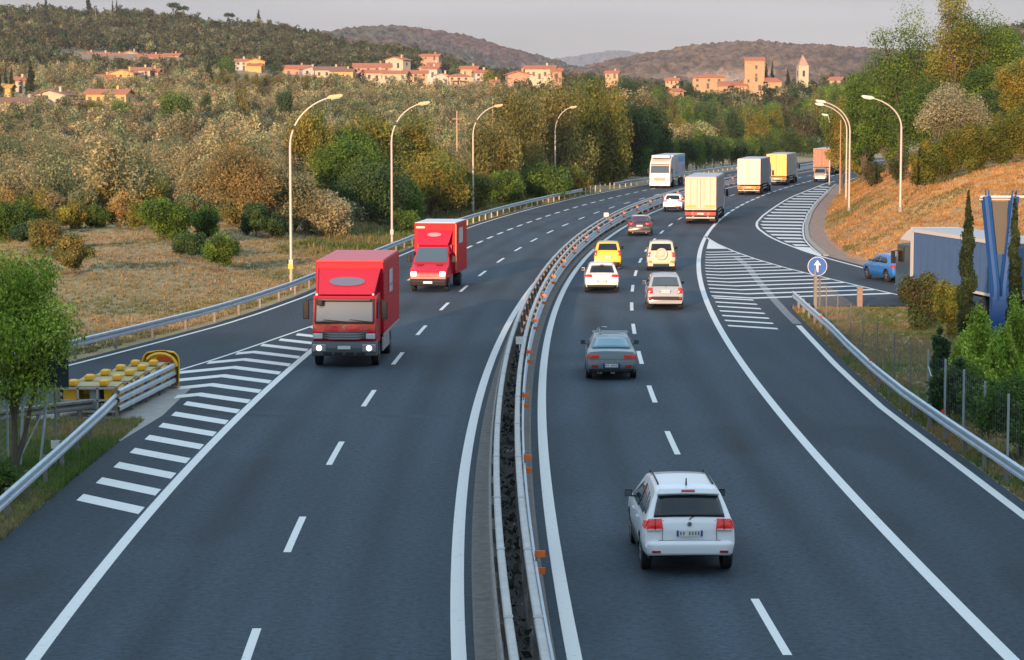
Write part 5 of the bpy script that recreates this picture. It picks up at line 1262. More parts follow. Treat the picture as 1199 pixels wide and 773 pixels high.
# dark teal saloon
c = Car('saloon_car', 'dark teal saloon with a bicycle fork carrier on its roof and twin exhausts', 'car', 715.5, 443, 1.78, 4.45, 1.40, paint('teal', (.075, .115, .13)),
  [(0, .58), (.03, .66), (.06, .92), (.10, .97), (.60, 1.03), (1.35, 1.37), (1.6, 1.41), (2.4, 1.42), (2.9, 1.34), (3.5, .98), (4.1, .86), (4.38, .7), (4.45, .5)], belt=.93, roofw=.66, head=1.0, axles=(.85, 3.42), rad=.31)
c.end('rear_window', mat('sky_reflection_glass', (.06, .20, .26), .18, spec=.9, coat=.9), 1.05, 1.355, -.84, .84, top0=-.83, top1=.83, nx=9)  # blue sky reflection put into the glass base colour
c.side('side_window', GLASS, (1.3, 3.2), lambda y: .99, lambda y: np.interp(y, [1.3, 1.7, 2.4, 3.2], [1.12, 1.27, 1.28, 1.03]))
c.end('windscreen', GLASSW, 1.02, 1.3, -.84, .84, rear=False)
c.light(.76, .88, .52, .97, TAILR, wrap=.25); c.seams([(.72, .728, -.85, .85)]); c.end('number_recess', BLACKP, .42, .58, -.36, .36, off=.006)
c.plate(.52, dy=.04); c.bumper(.28, .40, BLACKP); c.exhaust((-.46, -.36, 0, .08), .27); c.mirrors(2.95, .98, w=.17)
for sg in (-1, 1): c.end('rear_fog_lamp', TAILD, .44, .54, sg * .58, sg * .82, off=.012, nx=3)
rb = MB(); rb.tube([(-.62, 2.0, 1.47), (.62, 2.0, 1.47)], .018); rb.tube([(-.62, 2.8, 1.44), (.62, 2.8, 1.44)], .018); rb.build('roof_bar', ALLOY, c.root)
rb = MB(); rb.tube([(-.36, 1.7, 1.47), (-.36, 2.9, 1.50)], .02); rb.tube([(-.36, 2.0, 1.5), (-.30, 1.95, 1.68), (-.12, 1.95, 1.66)], .02); rb.tube([(-.5, 2.0, 1.5), (-.40, 1.98, 1.66)], .016); rb.build('cycle_carrier', ALLOY, c.root)

# silver compact people carrier
c = Car('compact_car', 'silver compact people carrier with a large rear window in the middle lane', 'car', 778.5, 362, 1.72, 4.1, 1.60, paint('silver', (.29, .33, .37), .35, .6),
  [(0, .56), (.03, .64), (.06, .94), (.14, 1.06), (.48, 1.50), (.60, 1.58), (1.3, 1.62), (2.2, 1.60), (2.7, 1.50), (3.35, 1.0), (3.85, .86), (4.04, .7), (4.1, .5)], belt=.98, roofw=.72, head=1.6, axles=(.72, 3.28), rad=.31)
c.end('rear_window', mat('green_tint_glass', (.03, .05, .055), .08, spec=.9, coat=.8), 1.08, 1.49, -.84, .84, top0=-.82, top1=.82, nx=9)
c.side('side_window', GLASS, (.75, 3.0), lambda y: 1.05, lambda y: np.interp(y, [.75, 1.1, 2.2, 3.0], [1.25, 1.46, 1.46, 1.1])); c.end('windscreen', GLASSW, 1.05, 1.45, -.84, .84, rear=False)
c.light(.78, 1.02, .72, .98, TAILD, top=(.78, .97), wrap=.2); c.plate(.86, dy=.03); c.bumper(.46, .60, BLACKP, off=.022); c.seams([(.62, .628, -.8, .8)]); c.mirrors(2.8, 1.03); c.wiper(1.06, 1.16)
for sg in (-1, 1): c.end('bumper_lamp', TAILD, .50, .57, sg * .80, sg * .96, off=.05, nx=3)

# beige off-roader with spare wheel
def spare(c, z, y, rad, m):
    b = MB(); b.lathe_x((0, 0, 0), [(-.09, rad * .6), (-.11, rad * .9), (-.08, rad), (.08, rad), (.1, rad * .95)], 28); o = b.build('spare_wheel_cover', m, c.root, smooth=45); o.rotation_euler = (0, 0, math.pi / 2); o.location = (.02, y, z)
    b = MB(); b.lathe_x((0, 0, 0), [(-.12, .02), (-.125, rad * .55), (-.112, rad * .6)], 28); o2 = b.build('cover_disc', mat('cover_cream', (.60, .50, .40), .5), o, smooth=45)
c = Car('off_road_car', 'beige and cream off-road car with a round spare wheel on its back door', 'car', 774, 316.5, 1.70, 3.8, 1.67, paint('beige', (.62, .50, .36), .4, .5),
  [(0, .60), (.03, .70), (.06, 1.05), (.10, 1.12), (.22, 1.55), (.30, 1.66), (1.5, 1.69), (2.1, 1.62), (2.6, 1.12), (3.4, 1.02), (3.72, .85), (3.8, .6)], belt=1.02, roofw=.76, head=3.2, axles=(.72, 2.95), rad=.36, zb=.32)
c.end('rear_window', GLASS, 1.16, 1.55, -.82, .82, nx=9); c.side('side_window', GLASS, (.5, 2.3), lambda y: 1.1, lambda y: np.interp(y, [.5, .7, 1.8, 2.3], [1.4, 1.55, 1.53, 1.2])); c.end('windscreen', GLASSW, 1.15, 1.58, -.84, .84, rear=False)
spare(c, .98, -.06, .34, paint('beige', (0, 0, 0))); c.light(.80, 1.06, .80, .98, TAILD, wrap=.15); c.plate(.86, .40, .14, x=-.48, dy=.03); c.bumper(.42, .62, paint('sand', (.66, .52, .36), .45, .3), off=.05)
for sg in (-1, 1): c.end('bumper_lamp', AMBER, .46, .56, sg * .70, sg * .92, off=.10, nx=3); MB().box((sg * .62, -.02, .36), (.3, .1, .16)).build('bumper_step', MATS['paint_sand'], c.root)
c.mirrors(2.25, 1.14, BLACKP); c.rails(.4, 1.9)

# white hatchback
c = Car('hatchback_car', 'white hatchback with blushed evening light on its back, in the left lane', 'car', 704.5, 342, 1.77, 4.2, 1.47, paint('pearl', (.78, .72, .68)),
  [(0, .58), (.03, .66), (.07, .86), (.12, .96), (.62, 1.38), (.72, 1.44), (1.6, 1.48), (2.3, 1.42), (3.1, .98), (3.85, .84), (4.12, .7), (4.2, .5)], belt=.93, roofw=.68, head=1.2, axles=(.8, 3.38), rad=.32)
c.end('rear_window', GLASS, 1.0, 1.33, -.80, .80, top0=-.80, top1=.80, nx=9); c.side('side_window', GLASS, (.9, 2.9), lambda y: .99, lambda y: np.interp(y, [.9, 1.3, 2.2, 2.9], [1.1, 1.32, 1.33, 1.04])); c.end('windscreen', GLASSW, 1.0, 1.36, -.84, .84, rear=False)
c.end('rear_spoiler', c.pt, 1.35, 1.43, -.88, .88, off=.03, nx=7, thick=.05)
c.light(.80, .93, .58, .985, TAILR, top=(.66, .98), wrap=.24); c.plate(.60, dy=.03); c.bumper(.28, .40, BLACKP, off=.02); c.seams([(.70, .708, -.66, .66)]); c.mirrors(2.7, .98); c.end('high_brake_light', TAILD, 1.32, 1.345, -.15, .15, off=.06, nx=3)

# yellow small car
c = Car('small_car', 'bright yellow small tall hatchback ahead of the white hatchback', 'car', 711.5, 315, 1.64, 3.6, 1.56, paint('yellow', (.82, .50, .02)),
  [(0, .56), (.03, .66), (.06, 1.02), (.12, 1.10), (.36, 1.48), (.44, 1.54), (1.6, 1.57), (2.1, 1.46), (2.7, 1.03), (3.3, .92), (3.54, .75), (3.6, .5)], belt=.98, roofw=.74, head=2.6, axles=(.55, 2.85), rad=.29)
c.end('rear_window', GLASS, 1.10, 1.47, -.80, .80, top0=-.78, top1=.78, nx=9); c.side('side_window', GLASS, (.55, 2.4), lambda y: 1.06, lambda y: np.interp(y, [.55, .8, 1.8, 2.4], [1.3, 1.44, 1.43, 1.12])); c.end('windscreen', GLASSW, 1.08, 1.42, -.84, .84, rear=False)
c.light(.80, 1.10, .84, .985, TAILD, wrap=.14); c.plate(.72, dy=.03); c.bumper(.3, .42, BLACKP, off=.02); c.mirrors(2.2, 1.1, BLACKP); c.wiper(1.08, 1.2)

# dark car with lit lights
c = Car('hatchback_car', 'black hatchback with a broad band of red tail lights, ahead of the yellow car', 'car', 749, 276, 1.80, 4.2, 1.48, paint('black', (.025, .018, .02), .25, .9),
  [(0, .58), (.03, .66), (.07, .92), (.12, 1.0), (.55, 1.40), (.68, 1.46), (1.6, 1.49), (2.4, 1.42), (3.1, 1.0), (3.85, .86), (4.12, .7), (4.2, .5)], belt=.95, roofw=.70, head=5.2, axles=(.8, 3.4), rad=.32)
c.end('rear_window', mat('violet_glass', (.035, .018, .05), .08, spec=.9, coat=.8), 1.04, 1.38, -.82, .82, nx=9); c.side('side_window', GLASS, (.8, 2.9), lambda y: 1.0, lambda y: np.interp(y, [.8, 1.2, 2.2, 2.9], [1.12, 1.34, 1.34, 1.05])); c.end('windscreen', GLASSW, 1.02, 1.4, -.84, .84, rear=False)
c.end('roof_edge', paint('greytop', (.5, .5, .5), .3), 1.41, 1.45, -.86, .86, off=.02, nx=5); c.light(.84, .98, .52, .98, TAILR, wrap=.2); c.plate(.76, dy=.03); c.mirrors(2.7, 1.0); c.exhaust((-.5, .5))

# white suv far
c = Car('suv_car', 'white sport utility car beside the pinkish box lorry', 'car', 788, 248, 1.84, 4.4, 1.60, paint('white', (.74, .75, .76)),
  [(0, .60), (.03, .70), (.07, 1.0), (.12, 1.08), (.52, 1.50), (.64, 1.58), (1.6, 1.62), (2.5, 1.52), (3.2, 1.05), (4.0, .94), (4.32, .75), (4.4, .55)], belt=1.0, roofw=.70, head=8.5, axles=(.85, 3.5), rad=.34, zb=.28)
c.end('rear_window', GLASS, 1.12, 1.48, -.80, .80, nx=9); c.side('side_window', GLASS, (.8, 3.0), lambda y: 1.07, lambda y: np.interp(y, [.8, 1.2, 2.2, 3.0], [1.2, 1.45, 1.45, 1.12])); c.end('windscreen', GLASSW, 1.08, 1.5, -.84, .84, rear=False)
c.light(.92, 1.06, .62, .98, TAILD, wrap=.2); c.plate(.80, dy=.03); c.bumper(.34, .52, BLACKP, off=.03); c.mirrors(2.9, 1.05); c.exhaust((-.5, .5), .36)

# dark 4x4 far
c = Car('off_road_car', 'small dark grey off-road car below the brown lorry, farthest car on the right', 'car', 960.5, 213.2, 1.78, 4.3, 1.78, paint('gunmetal', (.16, .17, .18), .35, .6),
  [(0, .62), (.03, .74), (.06, 1.1), (.10, 1.18), (.24, 1.68), (.32, 1.77), (2.0, 1.80), (2.5, 1.7), (3.0, 1.15), (3.9, 1.05), (4.22, .85), (4.3, .6)], belt=1.08, roofw=.76, head=13, axles=(.8, 3.4), rad=.38, zb=.34)
c.end('rear_window', GLASS, 1.22, 1.66, -.84, .84, nx=9); c.side('side_window', GLASS, (.6, 2.8), 1.15, 1.62); c.end('windscreen', GLASSW, 1.18, 1.66, -.84, .84, rear=False); c.light(.9, 1.14, .80, .98, TAILD, wrap=.12); c.bumper(.42, .62, ALLOY, off=.05); c.plate(.74, dy=.05); c.mirrors(2.7, 1.2)

# blue hatchback on the slip road
c = Car('hatchback_car', 'bright blue hatchback on the slip road, in front of the blue curtain lorry', 'car', 1056, 330, 1.76, 4.2, 1.50, paint('blue', (.02, .16, .48), .28, .9),
  [(0, .56), (.03, .66), (.07, .90), (.13, .98), (.55, 1.40), (.66, 1.46), (1.6, 1.50), (2.4, 1.43), (3.15, 1.0), (3.85, .86), (4.12, .7), (4.2, .5)], belt=.95, roofw=.70, head=-15, axles=(.8, 3.4), rad=.33)
c.end('rear_window', GLASS, 1.03, 1.36, -.82, .82, nx=9); c.side('side_window', GLASS, (.85, 1.85), lambda y: 1.0, lambda y: np.interp(y, [.85, 1.2, 1.85], [1.12, 1.32, 1.35])); c.side('side_window', GLASS, (1.92, 2.95), lambda y: 1.0, lambda y: np.interp(y, [1.92, 2.3, 2.95], [1.35, 1.32, 1.06])); c.end('windscreen', GLASSW, 1.02, 1.38, -.84, .84, rear=False)
c.light(.78, .95, .62, .985, TAILR, wrap=.28); c.plate(.60, dy=.03); c.bumper(.28, .4, BLACKP, off=.02); c.mirrors(2.75, 1.0); c.handles((1.65, 2.6), .86)

# ------------------------------------------------------------ lorries
def rootat(name, label, cat, px, py, head, back=0.0):
    g = G(px, py); hd = R(head); f = Vector((math.sin(hd), math.cos(hd), 0)); return thing(name, label, cat, tuple(g - f * back), -hd)
def truck_wheel(r, x, y, rad=.5, wd=.3, dual=False):
    for sg in (-1, 1):
        w = MB(); c = (sg * x, y, rad); ww = wd * (2 if dual else 1) / 2
        w.lathe_x((c[0] - sg * ww, y, rad), [(-ww, rad * .6), (-ww, rad * .94), (-ww * .85, rad), (ww * .85, rad), (ww, rad * .94), (ww, rad * .6)], 24); t = w.build('wheel', RUBBER, r, smooth=40)
        q = MB(); q.lathe_x((c[0] - sg * .03, y, rad), [(0, rad * .6), (sg * .02, rad * .56), (-sg * .08, rad * .5), (-sg * .08, rad * .2), (sg * .04, rad * .16), (sg * .04, .01)], 20); q.build('rim', mat('wheel_grey', (.3, .3, .3), .5, .4), t, smooth=30)
def box_obj(name, c, d, m, r, bevel=.02, **k):
    o = MB().box((0, 0, 0), d).build(name, m, r, bevel=bevel); o.location = c; return o
def trailer(label, px, py, head, wid, top, length, cb, cside, croof=None, style='doors', band=None, tail=(.75, .3, .05), tractor=(.5, .5, .5), name='lorry', bed=1.15, sidestripe=None):
    r = rootat(name, label, 'lorry', px, py, head)
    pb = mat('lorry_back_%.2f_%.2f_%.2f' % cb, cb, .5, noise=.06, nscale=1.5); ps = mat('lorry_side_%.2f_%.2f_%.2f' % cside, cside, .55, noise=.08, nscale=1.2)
    hh = top - bed
    b = MB(); b.box((0, length / 2, bed + hh / 2), (wid, length, hh)); bo = b.build('cargo_box', ps, r, bevel=.03)
    ro = box_obj('roof', (0, length / 2, top + .02), (wid - .06, length - .06, .04), mat('lorry_roof', croof or (.42, .43, .44), .6), r)
    # rear frame and doors
    fr = MB()
    for s in (-1, 1): fr.box((s * (wid / 2 - .05), -.03, bed + hh / 2), (.1, .07, hh))
    fr.box((0, -.03, top - .06), (wid, .072, .12)); fr.box((0, -.03, bed + .05), (wid, .072, .1)); fr.build('rear_frame', pb, r, bevel=.008)
    for s in (-1, 1):
        d = MB(); d.box((s * (wid / 4 - .02), -.015, bed + hh / 2), (wid / 2 - .09, .05, hh - .24)); do = d.build('rear_door', pb, r, bevel=.012)
        k = MB()
        for q in (.28, .8): k.tube([(s * q, -.06, bed + .1), (s * q, -.06, top - .12)], .014, 6)
        k.box((s * .28, -.07, bed + .5), (.05, .03, .22)); k.build('lock_rod', mat('rod_grey', (.45, .43, .41), .5, .3), do)
        h = MB()
        for q in range(4): h.box((s * (wid / 2 - .1), -.06, bed + .25 + q * (hh - .5) / 3), (.12, .03, .05))
        h.build('hinge', MATS['rod_grey'], do)
    if band:
        for s in (-1, 1): box_obj('warning_plate', (s * (wid / 2 - .5), -.075, bed + .32), (.82, .012, .16), mat('warn_amber', (.85, .38, .03), .5), r, 0)
    # tail bar, lamps, number plate, flaps
    tb = MB(); tb.box((0, .0, bed - .30), (wid - .05, .14, .30)); tb.build('light_bar', mat('tail_%.2f' % tail[0], tail, .5), r, bevel=.01)
    for s in (-1, 1): box_obj('tail_light', (s * (wid / 2 - .3), -.085, bed - .30), (.42, .03, .16), TAILD if not band else TAILR, r, .005); box_obj('indicator', (s * (wid / 2 - .62), -.085, bed - .30), (.16, .03, .14), AMBER, r, .005)
    box_obj('licence_plate', (0, -.085, bed - .30), (.52, .02, .12), PLATE, r, 0)
    ub = MB(); ub.box((0, .05, .52), (wid - .2, .1, .12)); ub.box((-.6, .3, .75), (.08, .4, .5)); ub.box((.6, .3, .75), (.08, .4, .5)); ub.build('underrun_bar', mat('bar_pale', (.42, .40, .38), .5), r)
    for s in (-1, 1): box_obj('mudflap', (s * (wid / 2 - .32), .35, .5), (.5, .02, .5), BLACKP, r, 0)
    ch = MB(); ch.box((0, length / 2 + .3, bed - .16), (.9, length - .4, .3)); ch.build('chassis', UNDER, r)
    for y in (1.0, 2.3, 3.6): truck_wheel(r, wid / 2 - .02, y + .3)
    for s in (-1, 1):
        sg = MB()
        for q in range(2): sg.box((s * (wid / 2 - .06), length * .52, .62 + q * .3), (.04, length * .42, .14))
        sg.build('side_guard', mat('guard_grey', (.35, .35, .35), .5, .3), r)
    if sidestripe:
        for s in (-1, 1):
            for (y0, y1, z0, z1, c_) in sidestripe: box_obj('side_panel', (s * (wid / 2 + .006), (y0 + y1) / 2, (z0 + z1) / 2), (.012, y1 - y0, z1 - z0), mat('stripe_%.2f_%.2f_%.2f' % c_, c_, .5), r, 0)
    # curtain ribs
    n = int(length / .9)
    for s in (-1, 1):
        rb = MB(); rb.box((s * (wid / 2 + .012), length / 2, top - .08), (.03, length - .1, .06)); rb.box((s * (wid / 2 + .012), length / 2, bed + .08), (.03, length - .1, .06))
        for k in range(n): rb.box((s * (wid / 2 + .012), .5 + k * .9, bed + hh / 2), (.02, .035, hh - .16))
        rb.build('side_panelling', ps, r)
    # tractor
    cab(r, length + .55, tractor, -1)
    return r
def cab(r, y0, c, d=-1, wid=2.48, h=3.5, deep=2.2, glass=GLASSW, low=False, lights=HEADC, deflect=True, name_mat=None):
    """tractor unit: back of the cab at y0, facing +y"""
    pc = mat('cab_%.2f_%.2f_%.2f' % c, c, .35, coat=.6)
    prof = [(y0, .75), (y0 + deep, .45), (y0 + deep + .04, 1.25), (y0 + deep - .02, 1.75), (y0 + deep - .28, 2.75), (y0 + deep - .42, 3.0 if not low else 2.75), (y0 + .1, h if not low else 2.8), (y0, h if not low else 2.75)]
    b = MB(); b.prism(prof[::-1], 'x', -wid / 2, wid / 2); o = b.build('cab', pc, r, bevel=.07)
    z0, z1 = 1.82, 2.68; ya = y0 + deep - .02 - .28 * (z0 - 1.75); yb = y0 + deep - .02 - .28 * (z1 - 1.75)
    g = MB(); xw = wid / 2 - .13
    g.add([(-xw, ya + .02, z0), (xw, ya + .02, z0), (xw - .04, yb + .02, z1), (-xw + .04, yb + .02, z1)], [(0, 1, 2, 3)]); wn = g.build('windscreen', glass, r); sd = wn.modifiers.new('s', 'SOLIDIFY'); sd.thickness = .03
    for s in (-1, 1): box_obj('side_window', (s * (wid / 2 + .004), y0 + deep * .60, 2.22), (.02, .95, .72), GLASS, r, .02)
    for s in (-1, 1): m_ = box_obj('door_mirror', (s * (wid / 2 + .20), y0 + deep - .25, 2.05), (.2, .12, .62), BLACKP, r, .03); MB().tube([(0, 0, .28), (-s * .2, -.02, .34)], .02).build('mirror_arm', BLACKP, m_)
    gr = MB()
    for k in range(4): gr.box((0, y0 + deep + .05, .98 + k * .13), (wid * .55, .04, .06))
    gr.build('grille', BLACKP, r); bp = MB(); bp.box((0, y0 + deep - .1, .5), (wid, .42, .42)); bp.build('front_bumper', pc, r, bevel=.05)
    for s in (-1, 1): box_obj('headlight', (s * (wid / 2 - .34), y0 + deep + .10, .66), (.42, .06, .2), lights, r, .02)
    box_obj('licence_plate', (0, y0 + deep + .12, .52), (.52, .02, .12), PLATE, r, 0)
    ch = MB(); ch.box((0, y0 - .6, .85), (.95, 4.2, .3)); ch.build('cab_chassis', UNDER, r)
    truck_wheel(r, wid / 2 - .02, y0 + deep - .85, .5); truck_wheel(r, wid / 2 - .02, y0 - 2.4, .5, dual=True) if not low else None
    return o
trailer('box lorry with pinkish cream rear doors and amber plates, nearest lorry on the right carriageway', 820, 262.5, 7.8, 2.55, 3.82, 13.0, (.68, .47, .37), (.34, .33, .34), band=True, tail=(.32, .03, .03))
trailer('white box lorry with two rear doors and shade-toned blue-grey side, second lorry in the row', 876.7, 228.6, 10.5, 2.52, 3.95, 13.4, (.70, .62, .52), (.22, .25, .29), tail=(.62, .26, .06), tractor=(.5, .5, .52))  # dark bluish side colour stands for shade on a white side
trailer('bright yellow lorry with a grey side, third of the row of lorries', 909, 217.3, 12.0, 2.5, 3.85, 12.6, (.82, .50, .10), (.34, .33, .32), tail=(.70, .34, .03))
trailer('rusty brown lorry with orange tail panel, farthest in the row of lorries', 962.2, 205.2, 14.5, 2.5, 3.8, 12.6, (.30, .13, .07), (.12, .15, .19), tail=(.85, .30, .02), tractor=(.3, .1, .1))
# oncoming white articulated lorry
r = rootat('articulated_lorry', 'oncoming white articulated lorry with blue panels on its trailer, far left lane', 'lorry', 772.5, 220.6, 190, back=2.4)
b = cab(r, 0.2, (.72, .68, .62), h=3.75, lights=HEADL)
box_obj('sun_visor', (0, 2.16, 2.84), (2.2, .3, .1), mat('visor', (.12, .07, .06), .4), r); box_obj('roof_fairing', (0, .9, 3.75), (2.2, 1.5, .35), MATS['cab_0.72_0.68_0.62'], r, .08)
L_ = 13.4; b = MB(); b.box((0, -1.0 - L_ / 2, 2.55), (2.52, L_, 2.7)); b.build('cargo_box', mat('trailer_grey', (.42, .45, .48), .5), r, bevel=.03)
for s in (-1, 1):
    for (ya, yb, za, zb, c_) in ((-3.2, -6.2, 2.0, 3.4, (.55, .30, .32)), (-6.6, -13.6, 2.9, 3.6, (.02, .32, .60)), (-6.6, -10, 1.6, 2.7, (.35, .42, .5)), (-10.4, -13.8, 1.7, 2.7, (.42, .30, .34)), (-3.2, -6.2, 1.5, 1.9, (.05, .35, .55))): box_obj('side_panel', (s * 1.268, (ya + yb) / 2, (za + zb) / 2), (.012, ya - yb, zb - za), mat('stripe_%.2f_%.2f_%.2f' % c_, c_, .5), r, 0)
for y in (-9.5, -10.8, -12.1): truck_wheel(r, 1.24, y)
MB().box((0, -7.5, 1.05), (.9, 13, .25)).build('chassis', UNDER, r)
# curtain-side lorry waiting on the slip road
r = thing('curtain_side_lorry', 'large lorry with blue side curtain and white roof, on the slip road', 'lorry', (22.75, 101.8, 0), R(9.3))
L_ = 13.6; b = MB(); b.box((0, L_ / 2, 2.35), (2.5, L_, 2.36)); b.build('cargo_box', mat('blue_curtain', (.07, .14, .27), .6, noise=.12, nscale=1.5, bump=.5, bscale=2.5), r, bevel=.02)
fr = MB()
for s in (-1, 1):
    fr.box((s * 1.26, L_ / 2, 3.48), (.06, L_ + .04, .16)); fr.box((s * 1.26, L_ - .04, 2.3), (.06, .12, 2.3)); fr.box((s * 1.26, L_ / 2, 1.14), (.06, L_, .12))
fr.build('trailer_frame', mat('frame_rust', (.42, .27, .2), .6), r)
box_obj('roof', (0, L_ / 2, 3.57), (2.56, L_ + .1, .06), mat('lorry_roof', (.5, .5, .5)), r); MATS['white_roof'] = mat('white_roof', (.62, .6, .56), .6); r.children[-1].data.materials[0] = MATS['white_roof']
st = MB()
for k in range(14): st.box((-1.265, .5 + k * 1.0, 2.3), (.014, .05, 2.2))
st.build('curtain_strap', mat('strap_blue', (.05, .12, .28), .6), r)
b = MB(); b.prism([(L_ + .5, 3.0), (L_ + 2.3, 2.9), (L_ + 1.3, 3.35), (L_ + .5, 3.6)][::-1] if 0 else [(L_ + .5, 2.9), (L_ + 2.4, 2.9), (L_ + 1.4, 3.35), (L_ + .5, 3.6)], 'x', -1.15, 1.15); b.build('roof_fairing', mat('fairing_white', (.66, .64, .60), .4), r, bevel=.04)
b = MB(); b.prism([(L_ + .12, .9), (L_ + .5, .9), (L_ + .5, 3.6), (L_ + .12, 3.55)], 'x', -1.22, 1.22); b.build('side_deflector', MATS['fairing_white'], r)
cab(r, L_ + .5, (.03, .07, .10), h=3.0, low=True); truck_wheel(r, 1.23, L_ - .9, .5)
for y in (1.6, 2.9, 4.2): truck_wheel(r, 1.23, y)
MB().box((0, L_ / 2, .95), (.9, L_, .3)).build('chassis', UNDER, r); box_obj('marker_lamp', (-1.3, L_ - 3.2, 1.02), (.05, .25, .25), mat('orange_lamp', (.85, .25, .03), .4), r)
# red box lorry, nearest oncoming
RED = mat('paint_red', (.46, .003, .016), .38, coat=.25, spec=.35); REDB = mat('red_box', (.44, .003, .018), .5, spec=.25)
def oncoming_root(name, label, px, py, head): return rootat(name, label, 'lorry', px, py, head)
r = rootat('box_lorry', 'large red box lorry with slanted roof deflector and lit headlights, nearest oncoming vehicle', 'lorry', 401.5, 432.5, 180 + 2.2, back=.55)
# local +y = direction of travel, nose at y=0 (tyres at about -0.9)
W = 2.36; HB = 3.72
b = MB(); b.box((0, -1.95 - 3.3, 1.05 + (HB - 1.05) / 2), (2.5, 6.6, HB - 1.05)); b.build('cargo_box', REDB, r, bevel=.035)
ribs = MB()
for s in (-1, 1):
    for k in range(16): ribs.box((s * 1.256, -5.25, 1.2 + k * .158), (.02, 6.4, .03))
ribs.build('side_corrugation', REDB, r)
box_obj('box_roof', (0, -5.25, HB + .015), (2.42, 6.5, .03), mat('lit_red_roof', (.56, .10, .12), .5, noise=.1, nscale=1), r)  # lighter pinkish red puts the light on the roof into its colour
box_obj('edge_rail', (0, -1.94, HB - .02), (2.52, .06, .08), RED, r)
for s in (1,): box_obj('side_poster', (-1.275, -4.6, 2.85), (.012, 1.3, .85), mat('poster', (.42, .46, .50), .5), r, 0); box_obj('poster_stripe', (-1.283, -4.6, 2.7), (.01, 1.0, .12), mat('poster_blue', (.10, .25, .40), .5), r, 0)
prof = [(-1.85, .85), (-.10, .62), (.02, 1.30), (-.02, 1.62), (-.22, 2.42), (-.34, 2.56), (-1.8, 2.62), (-1.85, 2.58)]
b = MB(); b.prism(prof[::-1], 'x', -W / 2 + .04, W / 2 - .04); b.build('cab', RED, r, bevel=.06)
g = MB(); g.add([(-1.02, .0, 1.68), (1.02, .0, 1.68), (1.0, -.165, 2.38), (-1.0, -.165, 2.38)], [(0, 3, 2, 1)]); wn = g.build('windscreen', mat('lorry_screen', (.17, .19, .20), .12, spec=.9, coat=.8), r); wn.modifiers.new('s', 'SOLIDIFY').thickness = .03
g = MB(); 
for s in (-1, 1): g.box((s * 1.05, -.085, 2.03), (.06, .05, .80), M=Matrix.Rotation(R(13), 3, 'X'))
g.box((0, -.17, 2.42), (2.16, .06, .12)); g.box((0, .01, 1.62), (2.12, .06, .08)); g.build('screen_surround', BLACKP, r)
box_obj('sun_visor', (0, -.06, 2.44), (1.9, .2, .035), mat('visor_grey', (.15, .14, .14), .4), r)
wp_ = MB(); wp_.tube([(-.9, .04, 1.66), (-.2, .03, 1.74)], .012); wp_.tube([(-.05, .04, 1.66), (.75, .03, 1.73)], .012); wp_.build('wiper', BLACKP, r)
for s in (-1, 1): box_obj('driver_side_window' if s < 0 else 'side_window', (s * (W / 2 - .03), -.85, 2.05), (.03, .8, .6), GLASS, r, .02)
g = MB(); g.prism([(-.82, 1.30), (.82, 1.30), (1.02, 1.06), (-1.02, 1.06)][::-1], 'y', -.02, .045); g.build('grille_panel', mat('grille_grey', (.07, .075, .08), .5), r)
g = MB()
for k in range(3): g.add([(-.72, .07, 1.26 - k * .085), (.72, .07, 1.26 - k * .085), (.5, .085, 1.20 - k * .085), (-.5, .085, 1.20 - k * .085)], [(0, 3, 2, 1)])
g.build('grille_bar', mat('bar_grey', (.16, .165, .17), .4, .3), r)
for k in range(12):
    a = k * math.pi / 6
b = MB(); b.tube([(0, .03, 1.46), (0, .055, 1.46)], .055, 16); b.build('front_badge', CHROME, r)
box_obj('maker_letters', (-.72, .03, 1.40), (.30, .012, .035), CHROME, r, 0)
for s in (-1, 1): o = box_obj('upper_headlight', (s * .95, .03, 1.14), (.34, .08, .2), HEADC, r, .03)
b = MB(); b.prism([(-.4, .42), (.08, .42), (.13, .72), (.06, .95), (-.4, .95)], 'x', -W / 2, W / 2); b.build('front_bumper', mat('bumper_grey', (.10, .105, .11), .6), r, bevel=.05)
for s in (-1, 1):
    o = MB().tube([(s * .90, .10, .72), (s * .90, .155, .72)], .1, 16).build('headlight', HEADL, r); box_obj('lamp_surround', (s * .90, .10, .72), (.5, .08, .27), mat('lamp_chrome', (.4, .4, .4), .3, .5), r, .03)
box_obj('licence_plate', (0, .15, .74), (.46, .02, .12), PLATE, r, 0)
b = MB()
for k in range(4): b.box((-.6 + k * .4, .12, .52), (.3, .05, .09))
b.build('bumper_slot', BLACKP, r)
# roof deflector: slanted wedge with grey oval
d = MB(); d.add([(-1.0, -.42, 2.62), (1.0, -.42, 2.62), (1.12, -1.75, 3.45), (-1.12, -1.75, 3.45), (-1.0, -1.75, 2.62), (1.0, -1.75, 2.62)], [(0, 1, 2, 3)[::-1], (0, 3, 4), (1, 5, 2), (3, 2, 5, 4), (0, 4, 5, 1)]); df = d.build('roof_deflector', RED, r, bevel=.02)
ov = MB(); n = 28; sl_ = Vector((0, -1.33, .83)).normalized(); c0 = Vector((0, -1.06, 3.02)) + Vector((0, .83, 1.33)).normalized() * .012
ov.add([tuple(c0 + Vector((math.cos(k * 2 * math.pi / n) * .66, 0, 0)) + sl_ * math.sin(k * 2 * math.pi / n) * .27) for k in range(n)], [tuple(range(n))]); oo = ov.build('deflector_oval', mat('oval_grey', (.13, .14, .19), .5), df); oo.modifiers.new('s', 'SOLIDIFY').thickness = .012
for s in (-1, 1): MB().tube([(s * 1.02, -.42, 2.66), (s * 1.13, -1.72, 3.47)], .03, 6).build('deflector_edge', RED, df)
for s in (-1, 1): m_ = box_obj('door_mirror', (s * 1.42, -.35, 2.05), (.22, .12, .66), BLACKP, r, .03); MB().tube([(0, 0, .32), (-s * .25, -.05, .40)], .022).build('mirror_arm', BLACKP, m_)
